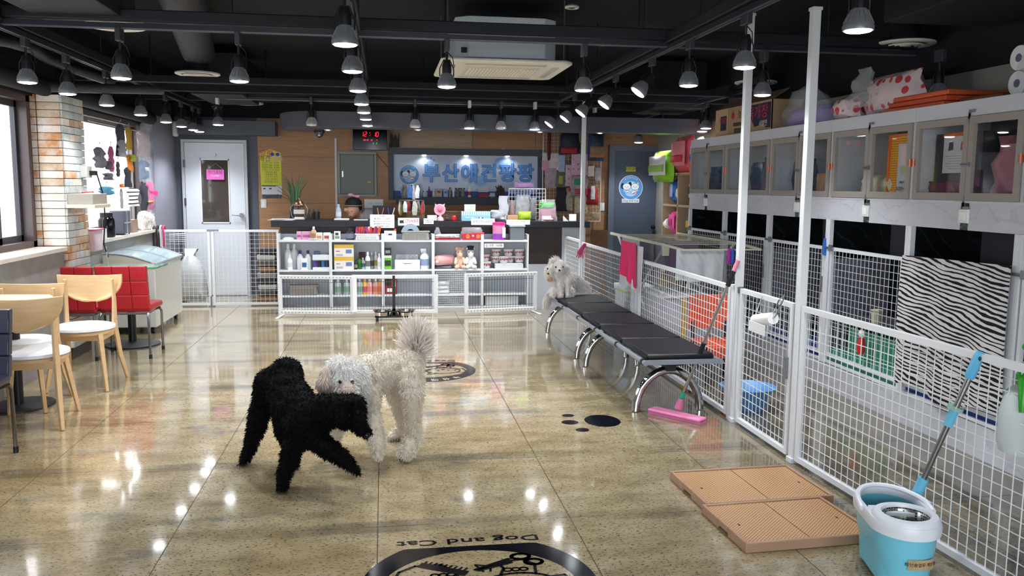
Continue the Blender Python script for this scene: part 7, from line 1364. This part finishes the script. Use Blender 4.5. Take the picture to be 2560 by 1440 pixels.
# bag and wire frame behind the left gates
t = T('white_rubbish_bag', 'white plastic bag standing behind the left mesh gate', 'bag', (-2.45, 11.1, 0)); O('bag_body', M().pillow((XP(475, 11.1), 11.1, .02), (1, 0, 0), (0, 0, 1), (0, -1, 0), [(0, -.17, .17), (.1, -.2, .2), (.3, -.19, .18), (.45, -.14, .14), (.58, -.06, .06), (.66, -.09, .1)], .3, 10, .03, 5), mat('d6d9dd', .35), t)
t = T('laundry_stand', 'white wire frame folded behind the left mesh gate', 'drying rack', (-2.35, 11.3, 0)); a, b = XP(418, 11.3), XP(468, 11.3)
O('frame', M().tube([(a, 11.3, .01), (a, 11.3, .86), (b, 11.3, .86), (b, 11.3, .01)], .01, 8), WH2, t)
for k in range(5): O('cross_bar', M().cyl((a, 11.3, .84-.02*k), (b, 11.25, .86-.025*k), .005, n=6), WH2, t)
t = T('newspaper_stack', 'stack of folded papers and cloths on a rack between gate and shelves', 'paper', (XP(668, 11.0), 11.0, 0))
for k in range(9): O('folded_sheet', M().box(XP(640, 11)+.01*(k % 3), XP(690, 11)-.008*(k % 2), 10.95, 11.25, .02+.075*k, .085+.075*k), mat(('8a6c4c', '54504c', 'b9b6b0', '3a3a40', '9a9690')[k % 5], .8), t, bev=.01)
# ================================================================ FLOOR MARKINGS
DK = mat('0e0f18', .12, spec=.35); DKB = mat('0c0d14', .15, spec=.35)
def floor_badge(lab, cx_, cy_, R_, k=0):
    fr = lambda a, b, e: (cx_-a*R_, cy_-b*R_, e)
    t = T('floor_badge', lab, 'floor decal', (cx_, cy_, 0), None)
    def ring(outer, inner, z, nm='dark_band'):
        n = len(outer); m = M(); m.add([fr(*p, .0012) for p in outer]+[fr(*p, .0012) for p in inner]+[fr(*p, .0002) for p in outer]+[fr(*p, .0002) for p in inner], [(i, (i+1) % n, n+(i+1) % n, n+i) for i in range(n)]+[(i, 2*n+i, 2*n+(i+1) % n, (i+1) % n) for i in range(n)]+[(n+i, n+(i+1) % n, 3*n+(i+1) % n, 3*n+i) for i in range(n)])
        return O(nm, m, DK, t, smooth=False)
    N_ = 96; outer = []; inner = []
    for i in range(N_):
        a = 2*pi*i/N_; x, y = cos(a), sin(a)
        outer.append((x, max(y, -.80)) if y > -.80 else (x*min(1, .6/abs(x)) if abs(x) > .6 else x, -.80)); 
        inner.append((x*.82, (y*.70 if y < 0 else y*.64)))
    ring(outer, inner, 0)
    def st(pts, w=.014, nm='ink_line', closed=False): 
        m = M(); P_ = [V((p[0], p[1], 0)) for p in pts]; P_ = P_+[P_[0]] if closed else P_
        for p, q_ in zip(P_, P_[1:]): 
            d_ = (q_-p); 
            if d_.length < 1e-6: continue
            d_.normalize(); n_ = V((-d_.y, d_.x, 0))*w; e_ = d_*w*.6; m.add([fr(*(v.xy), .0018) for v in (p-n_-e_, q_-n_+e_, q_+n_+e_, p+n_-e_)], [(0, 1, 2, 3)])
        return O(nm, m, DKB, t, smooth=False)
    def fill(pts, nm='ink_fill'): return O(nm, M().add([fr(*p, .002) for p in pts], [tuple(range(len(pts)))]), DKB, t, smooth=False)
    ce = lambda x, y, rx_, ry_, a0=0, a1=360, n=32: [(x+rx_*cos(D(a0+(a1-a0)*i/n)), y+ry_*sin(D(a0+(a1-a0)*i/n))) for i in range(n+1)]
    # heads: dog on the reader's left, kitten on the right
    for s_, x0 in (('dog', -.34), ('cat', .36)):
        st(ce(x0, .05, .34, .25)); 
        for dx in (-.10, .10): fill(ce(x0+dx, .02, .028, .022, n=14))
        fill(ce(x0+(.0), -.06, .042, .03, n=14), 'nose')
    st([(-.58, .22), (-.74, .28), (-.80, .1), (-.74, -.12), (-.62, -.1), (-.58, .05)], nm='dog_ear'); st([(-.08, .2), (.0, .33), (-.12, .36), (-.2, .28)], nm='dog_ear')
    st([(.12, .24), (.08, .42), (.26, .30)], nm='cat_ear'); st([(.5, .29), (.64, .40), (.62, .18)], nm='cat_ear')
    for q_ in range(5): st(ce(.62+.05*cos(q_*1.256), .16+.045*sin(q_*1.256), .032, .028, n=12), .009, 'flower_petal')
    for s_ in (-1, 1):
        for q_ in range(3): st([(.36+s_*.30, -.01-.04*q_), (.36+s_*.44, .01-.055*q_)], .008, 'whisker')
    # bodies, comb and scissors
    st([(-.2, -.19), (-.24, -.30), (-.20, -.42), (-.42, -.46), (-.52, -.36), (-.5, -.16)], nm='dog_body'); st([(.16, -.18), (.2, -.32), (.3, -.44), (.52, -.44), (.66, -.34), (.70, -.22), (.62, -.14)], nm='cat_body')
    for q_ in range(3): st(ce(-.27-.07*q_, -.27, .035, .03, n=14), .009, 'paw_toe'); st(ce(.22+.07*q_, -.24, .035, .028, n=14), .009, 'paw_toe')
    st([(-.06, -.26), (-.0, -.40), (-.13, -.36), (-.12, -.26)], .01, 'tail')
    fill([(.06, -.28), (.11, -.20), (.50, -.42), (.46, -.50)], 'comb_back')
    for q_ in range(9): st([(.12+.042*q_, -.285-.0215*q_), (.075+.042*q_, -.345-.0215*q_)], .010, 'comb_tooth')
    fill([(.03, -.30), (-.32, -.44), (-.34, -.40), (-.02, -.27)], 'scissor_blade'); fill([(.03, -.31), (-.30, -.50), (-.34, -.48), (-.04, -.30)], 'scissor_blade')
    st(ce(-.42, -.52, .08, .055), .018, 'scissor_ring'); st(ce(-.52, -.40, .075, .055), .018, 'scissor_ring')
    text('Dog and Cat', .17*R_, (lambda a, b, e: (cx_-a, cy_+.92*R_-b, .0012+e)), DKB, t, 'lettering', w=1.32*R_, off=.008)
    arc = M()
    for k_, ch in enumerate('부산애견팡팡'):
        a = D(128-k_*15.2); cl = lambda p, q_, e, a=a: (cx_-(R_*.87*cos(a)+p*sin(a)+q_*cos(a)), cy_-(R_*.87*sin(a)-p*cos(a)+q_*sin(a)), .0016+e)
        text(ch, R_*.17, cl, mat('c9b994', .4), t, 'ring_lettering')
    return t
c1 = (P(1290, 1322, Z=0)+P(1030, 1336, Z=0))/2
floor_badge('large dark round puppy and kitten decal on the floor at the bottom', .345, 3.02, .455)
floor_badge('farther dark round floor decal partly hidden by the white poodle', .33, 6.80, .40)
t = T('floor_paw_print', 'dark paw print decal on the floor near the bench', 'floor decal', P(1470, 1056, Z=0))
for px0, py, wx, wy in ((1506, 1052, .115, .14), (1420, 1039, .04, .035), (1425, 1056, .055, .05), (1456, 1075, .042, .04), (1403, 1047, .0, 0)):
    if wx: c = P(px0, py, Z=0); O('pad', M().lathe([(1, .0002), (1, .0012)], (c.x, c.y, 0), 28, R=Matrix.Diagonal((wx, wy, 1))), DK, t)
# ================================================================ DOGS
def Q(px, py, Y): return P(px, py, Y=Y)
BF = mat('040405', .85, spec=.15); BFS = mat('030304', .85, spec=.15)
d = T('black_poodle', 'black curly poodle bending down with one front leg stretched out', 'dog', (-.5, 4.25, 0))
H_, Mi, Ch = Q(705, 957, 4.38), Q(732, 1010, 4.25), Q(768, 1055, 4.12); Nk, Hd = Q(835, 1032, 4.08), Q(880, 1022, 4.04)
def foot(px, py, X=None): c = P(px, py, Z=.0); return c
f1, f2, f3 = foot(607, 1160), foot(707, 1226), foot(735, 1168)
L = [(H_, .100, Mi, .112), (Mi, .112, Ch, .115), (Ch, .105, Q(800, 1030, 4.1), .088), (Q(800, 1030, 4.1), .084, Hd, .07), ((Q(715, 935, 4.4)), .085),
     (Hd, .072, Q(893, 1052, 4.0), .046), (Q(893, 1052, 4.0), .05, Q(914, 1085, 3.98), .028),
     (Q(672, 955, 4.42), .07, Q(655, 1010, 4.46), 0.055), (Q(655, 1010, 4.46), 0.055, Q(640, 1070, 4.56), .05), (Q(640, 1070, 4.56), .05, Q(622, 1130, 4.58), 0.030), (Q(622, 1130, 4.58), 0.032, f1+V((.01, 0, .03)), .03), (f1+V((.01, 0, .03)), 0.024, f1+V((-.0, -.03, 0.015)), 0.018),
     (Q(715, 1030, 4.35), .07, Q(712, 1085, 4.5), 0.046), (Q(712, 1085, 4.5), 0.044, Q(730, 1140, 4.5), 0.029), (Q(730, 1140, 4.5), 0.029, f3+V((0, .01, .03)), 0.022), (f3+V((0, 0, 0.021)), 0.022, f3+V((.01, -.03, 0.013)), .02),
     (Q(748, 1085, 4.12), 0.071, Q(728, 1130, 4.12), 0.050), (Q(728, 1130, 4.12), 0.047, Q(712, 1180, 4.13), 0.035), (Q(712, 1180, 4.13), 0.035, f2+V((0, .02, 0.029)), 0.029), (f2+V((0, .01, 0.024)), 0.029, f2+V((.0, -.03, .02)), 0.022),
     (Q(778, 1085, 4.08), 0.063, Q(820, 1120, 4.02), 0.044), (Q(820, 1120, 4.02), .05, Q(862, 1150, 3.98), 0.035), (Q(862, 1150, 3.98), 0.035, Q(895, 1182, 3.97), 0.018),
     (Q(735, 925, 4.46), .03, Q(742, 912, 4.5), 0.021)]
b = body('curly_body', L, BF, d, .014, 3, wob=.010, wk=28); fur(b, 17000, .020, .0042, BFS, d, .45, .55, 1)
O('nose', M().ell(Q(917, 1088, 3.955), (.016, .012, .013)), mat('020202', .25), d)
for px, py in ((873, 1040), (893, 1030)): O('eye', M().ell(Q(px, py, 3.95), .009, 8, 6), mat('0a0706', .08), d)
e = body('ear', [(Q(868, 1012, 3.99), .03, Q(858, 1048, 3.97), .036), (Q(858, 1048, 3.97), .034, Q(862, 1062, 3.97), .02)], BF, d, .01, 2, wob=.008, wk=40); fur(e, 1200, .024, .005, BFS, d, .9, .5, 5)
for f in (f1, f2, f3):
    for k in range(4): O('claw', M().tube([f+V((-.02+.013*k, -.05, .014)), f+V((-.02+.013*k, -.064, .004))], [.004, .001], 5), mat('1e1e20', .3), d)
# white poodle
WF = mat('d2c6b6', .9, var=.1, vs=14); WFS = mat('dbd1c2', .85); WHD = mat('d9d6d2', .9)
w = T('white_poodle', 'cream curly standard poodle standing behind the black one with tail up', 'dog', (.0, 4.6, 0))
g1, g2, g3 = foot(1013, 1146), foot(990, 1100), foot(822, 1118)
L = [(Q(1018, 912, 4.62), .095, Q(975, 918, 4.62), .088), (Q(975, 918, 4.62), .088, Q(925, 940, 4.6), .115), (Q(925, 940, 4.6), .12, Q(900, 965, 4.55), .11), (Q(960, 905, 4.62), .07),
     (Q(905, 940, 4.55), .10, Q(870, 945, 4.46), .085),
     (Q(1025, 935, 4.56), .078, Q(1033, 980, 4.5), .062), (Q(1033, 980, 4.5), .06, Q(1032, 1040, 4.5), .04), (Q(1032, 1040, 4.5), .04, Q(1036, 1085, 4.54), .04), (Q(1036, 1085, 4.54), .045, Q(1022, 1125, 4.5), .045), (Q(1020, 1125, 4.5), .045, g1+V((-.01, -.0, .03)), .036), (g1+V((0, 0, .03)), .036, g1+V((-.01, -.035, .022)), .028),
     (Q(1000, 945, 4.72), .07, Q(988, 990, 4.78), .048), (Q(988, 990, 4.78), .045, Q(1010, 1050, 4.95), .04), (Q(1010, 1050, 4.95), .04, g2+V((.03, .03, .045)), .035), (g2+V((.02, .02, .04)), .036, g2+V((-.03, -.01, .024)), .027),
     (Q(920, 985, 4.5), .072, Q(932, 1030, 4.45), .042), (Q(932, 1030, 4.45), .04, Q(937, 1078, 4.42), .05), (Q(937, 1078, 4.42), .05, Q(944, 1120, 4.38), .042), (Q(944, 1120, 4.38), .04, Q(945, 1138, 4.36), .025),
     (Q(880, 990, 4.62), .07, Q(852, 1045, 4.75), .045), (Q(852, 1045, 4.75), .042, Q(838, 1085, 4.8), .042), (Q(838, 1085, 4.8), .045, g3+V((.02, .02, .04)), .042), (g3+V((.02, 0, .035)), .042, g3+V((-.05, -.02, .024)), .03),
     (Q(1040, 895, 4.64), .05, Q(1042, 865, 4.68), .03)]
b = body('curly_body', L, WF, w, .014, 3, wob=.012, wk=30); fur(b, 18000, .022, .0048, WFS, w, .45, .6, 2)
hd = body('head', [(Q(862, 945, 4.40), .092), (Q(880, 940, 4.42), .085, Q(888, 985, 4.42), .075), (Q(858, 940, 4.40), .088, Q(868, 975, 4.32), .05), (Q(868, 975, 4.32), .046, Q(874, 985, 4.26), .036), (Q(850, 925, 4.40), .07)], WHD, w, .012, 3, wob=.008, wk=40)
fur(hd, 6500, .03, .004, mat('e6e3df', .85), w, .5, .35, 3)
e = body('ear', [(Q(820, 930, 4.36), .034, Q(812, 958, 4.34), .040), (Q(812, 958, 4.34), .038, Q(816, 978, 4.34), .022)], mat('b8a598', .9), w, .01, 2); fur(e, 900, .03, .004, mat('cdbfb6', .85), w, 1.0, .3, 4)
mz = body('muzzle', [(Q(868, 972, 4.30), .045, Q(873, 984, 4.25), .036), (Q(852, 960, 4.325), .022), (Q(886, 957, 4.33), .022)], mat('b5a498', .9), w, .01, 2); fur(mz, 900, .016, .003, mat('c9bcb2', .85), w, .7, .4, 6)
for px in (850, 881): O('eye', M().ell(Q(px, 955, 4.29), .009, 8, 6), mat('2a1e1a', .1), w)
O('nose', M().ell(Q(878, 986, 4.225), (.014, .01, .011)), mat('2a1c1c', .3), w)
for f in (g1, g2): 
    for k in range(4): O('claw', M().tube([f+V((-.03+.015*k, -.06, .016)), f+V((-.03+.015*k, -.072, .005))], [.004, .001], 5), mat('3a302c', .3), w)
# tail plume
tc_ = Q(1042, 858, 4.68); tb = body('tail', [(Q(1041, 880, 4.66), .035, Q(1040, 850, 4.68), .045), (Q(1040, 850, 4.68), .045, Q(1038, 838, 4.68), .03)], WF, w, .012, 2)
def radial(c, k=1.0): return lambda p: ((p-c).normalized()*.6+V((0, 0, .8))).normalized()*k
fur(tb, 850, .10, .010, mat('e6dcd4', .8), w, 1.0, .45, 8, flow=radial(Q(1040, 875, 4.66)))
# small white dogs on the bench
SZ = .432
SWF = mat('cfc6c2', .9); SWS = mat('e8e4e0', .85)
d = T('sitting_small_dog', 'small white dog sitting upright on the far end of the bench', 'dog', (1.75, 8.1, SZ)); y0 = 8.05
base = P(1408, 738, Y=y0); k_ = y0/FPX*1.0; bx__ = base.x; bz0 = SZ
S = lambda px, dz, dy=0: V((P(px, 700, Y=y0).x, y0+dy, bz0+dz))
zz = lambda py: P(1400, py, Y=y0).z-bz0
L = [(S(1412, .085, .06), .075, S(1408, .17, .0), .058), (S(1408, .17, 0), .055, S(1397, .25, -.02), .05), (S(1384, .05, -.02), .05, S(1378, .022, -.06), .022), (S(1426, .05, -.02), .045, S(1430, .02, -.05), .02),
     (S(1400, .16, -.04), .032, S(1398, .03, -.08), .02), (S(1416, .16, -.04), .032, S(1416, .03, -.08), .02), (S(1398, .018, -.09), .024), (S(1416, .018, -.09), .024)]
b = body('dog_body', L, SWF, d, .009, 3); fur(b, 4500, .022, .003, SWS, d, .7, .4, 11)
hz = zz(668)
hd = body('head', [(S(1396, hz, -.04), .058), (S(1393, hz-.012, -.08), .036, S(1391, hz-.02, -.115), .022), (S(1398, hz+.03, -.03), .045)], SWF, d, .008, 3); fur(hd, 2500, .02, .003, SWS, d, .5, .4, 12)
for px, dz in ((1384, .01), (1402, .012)): O('eye', M().ell(S(px, hz+dz, -.098), .0085, 8, 6), mat('120d0c', .08), d)
O('nose', M().ell(S(1391, hz-.016, -.142), (.011, .009, .009)), mat('0c0a0a', .2), d)
for px in (1378, 1416):
    e = body('ear', [(S(px, hz+.02, -.03), .016, S(px+(-4 if px < 1390 else 4), hz-.02, -.03), .018)], SWF, d, .008, 2); fur(e, 500, .03, .003, SWS, d, 1.1, .3, 13)
d = T('peeking_small_dog', 'fluffy white dog with a tan muzzle peeking out behind the sitting one', 'dog', (1.7, 8.3, SZ)); y1_ = 8.24
S2 = lambda px, py, dy=0: P(px, py, Y=y1_+dy)
L = [(S2(1425, 700, .02), .085, S2(1455, 722, .05), .075), (S2(1400, 690, -.0), .07, S2(1425, 705, .02), .08), (S2(1420, 735, -.05), .03, S2(1490, 740, -.02), .03)]
b = body('dog_body', L, SWF, d, .012, 3); fur(b, 5000, .05, .0035, SWS, d, .7, .4, 14)
hd = body('head', [(S2(1380, 680, -.04), .062), (S2(1378, 690, -.08), .035, S2(1375, 694, -.11), .026), (S2(1388, 656, 0), .045)], mat('d8c8bc', .9), d, .01, 3); fur(hd, 3500, .04, .003, SWS, d, .3, .5, 15)
e = body('muzzle', [(S2(1378, 692, -.10), .032, S2(1374, 697, -.125), .024)], mat('c9a080', .9), d, .008, 2); fur(e, 600, .018, .003, mat('c9a88c', .85), d, .7, .4, 16)
O('nose', M().ell(S2(1371, 684, -.155), (.012, .01, .01)), mat('0c0a0a', .2), d)
for px in (1369, 1384): O('eye', M().ell(S2(px, 672, -.115), .009, 8, 6), mat('120d0c', .08), d)
tl = body('tail', [(S2(1372, 732, -.02), .022, S2(1366, 752, -.04), .026), (S2(1366, 752, -.04), .026, S2(1364, 765, -.05), .014)], SWF, d, .01, 2); fur(tl, 1400, .055, .0035, SWS, d, 1.2, .3, 17)
# ================================================================ PERSON BEHIND THE COUNTER
SK = mat('c8977c', .55, sub=.1); HR = mat('15110f', .45)
py_ = 10.95; p = T('person', 'person in grey top and black cap with pink bow leaning over the counter', 'person', (P(905, 560, Y=py_).x, py_, 0))
G_ = lambda px, py, dy=0: P(px, py, Y=py_+dy)
hc = G_(884, 523)
O_b = body('person_body', [(hc, (.088, .10, .115)), (G_(880, 531, -.06), (.062, .05, .065)), (G_(878, 538, -.07), (.045, .04, .04)), (G_(892, 535, .03), .052, G_(905, 545, .06), .062), (G_(871, 528, -.095), (.018, .022, .024)), (G_(863, 525, -.05), (.02, .02, .03)),
    (V((P(915, 560, Y=py_).x, py_+.12, .98)), (.20, .13, .20)), (V((P(915, 560, Y=py_).x, py_+.14, .72)), (.17, .13, .24)), (V((P(915, 560, Y=py_).x, py_+.16, .5)), (.19, .17, .14)),
    (G_(942, 546, .05), .06, V((G_(950, 560).x, py_-.02, .93)), .045), (V((G_(950, 560).x, py_-.02, .93)), .042, V((G_(925, 560).x, py_-.12, .96)), .032),
    (G_(880, 556, .02), .05, V((G_(872, 560).x, py_-.05, .93)), .042), (V((G_(872, 560).x, py_-.05, .93)), .04, V((G_(895, 560).x, py_-.14, .96)), .03),
    (V((G_(905, 560).x, py_+.14, .48)), .10, V((G_(895, 560).x, py_-.02, .46)), .075), (V((G_(935, 560).x, py_+.14, .48)), .10, V((G_(940, 560).x, py_-.02, .46)), .075),
    (V((G_(895, 560).x, py_-.02, .44)), .065, V((G_(895, 560).x, py_+.02, .05)), .045), (V((G_(940, 560).x, py_-.02, .44)), .065, V((G_(940, 560).x, py_+.02, .05)), .045)], SK, p, .011, 3)
hands = V((G_(910, 560).x, py_-.16, .965))
for s_, hx in ((-1, G_(895, 560).x), (1, G_(925, 560).x)):
    ch = [(V((hx, py_-.15, .965)), (.04, .05, .018))]
    for k in range(4): a = V((hx-.027+.018*k, py_-.185, .968)); ch += [(a, .009, a+V((0, -.035-.006*(k in (1, 2)), .006)), .008), (a+V((0, -.035, .006)), .008, a+V((0, -.06, -.012)), .007)]
    ch.append((V((hx-s_*.03, py_-.15, .965)), .011, V((hx-s_*.055, py_-.185, .965)), .008)); body('hand', ch, SK, p, .005, 2)
tp = body('grey_top', [(V((P(915, 560, Y=py_).x, py_+.12, .99)), (.225, .15, .21)), (V((P(915, 560, Y=py_).x, py_+.14, .72)), (.19, .15, .26)), (G_(942, 548, .05), .078, V((G_(951, 560).x, py_-.01, .93)), .058), (G_(905, 545, .09), .085, G_(938, 541, .10), .085), (G_(882, 556, .04), .065, V((G_(872, 560).x, py_-.03, .93)), .055)], mat('8f9096', .85, var=.15, vs=10), p, .012, 3, wob=.008, wk=18)
body('trousers', [(V((P(915, 560, Y=py_).x, py_+.16, .5)), (.205, .185, .15)), (V((G_(905, 560).x, py_+.14, .48)), .115, V((G_(895, 560).x, py_-.02, .46)), .09), (V((G_(935, 560).x, py_+.14, .48)), .115, V((G_(940, 560).x, py_-.02, .46)), .09), (V((G_(895, 560).x, py_-.02, .44)), .08, V((G_(895, 560).x, py_+.02, .10)), .062), (V((G_(940, 560).x, py_-.02, .44)), .08, V((G_(940, 560).x, py_+.02, .10)), .062)], mat('2a2c38', .8), p, .014, 2)
hr = body('hair', [(hc+V((.012, .025, .02)), (.098, .105, .108)), (hc+V((.05, .05, -.05)), (.05, .05, .06))], HR, p, .009, 2)
cpz = hc+V((0, 0, .035)); O('black_cap', M().lathe([(.104, 0), (.108, .03), (.098, .07), (.07, .10), (.03, .115), (.001, .118)], cpz, 24), mat('121115', .7), p); O('white_stripe', M().lathe([(.107, .008), (.1095, .016)], cpz, 24, cap=False), mat('c8c4c2', .7), p)
bw_ = cpz+V((.005, -.02, .135)); O('pink_bow', M().ell(bw_+V((-.04, 0, .01)), (.034, .018, .022)).ell(bw_+V((.04, 0, -.008)), (.034, .018, .02)).ell(bw_, (.018, .02, .018)), mat('d8a0b4', .7), p)
for dx in (-.045, .0): O('closed_eye', M().ell(G_(878, 527, -.0)+V((dx+.01, -.118+abs(dx)*.2, 0)), (.012, .004, .003)), mat('1c1210', .5), p)
O('mouth', M().ell(G_(877, 540, -.112), (.016, .004, .004)), mat('9a4a44', .5), p)
O('ear', M().ell(hc+V((.085, -.01, -.02)), (.012, .018, .028)), SK, p)
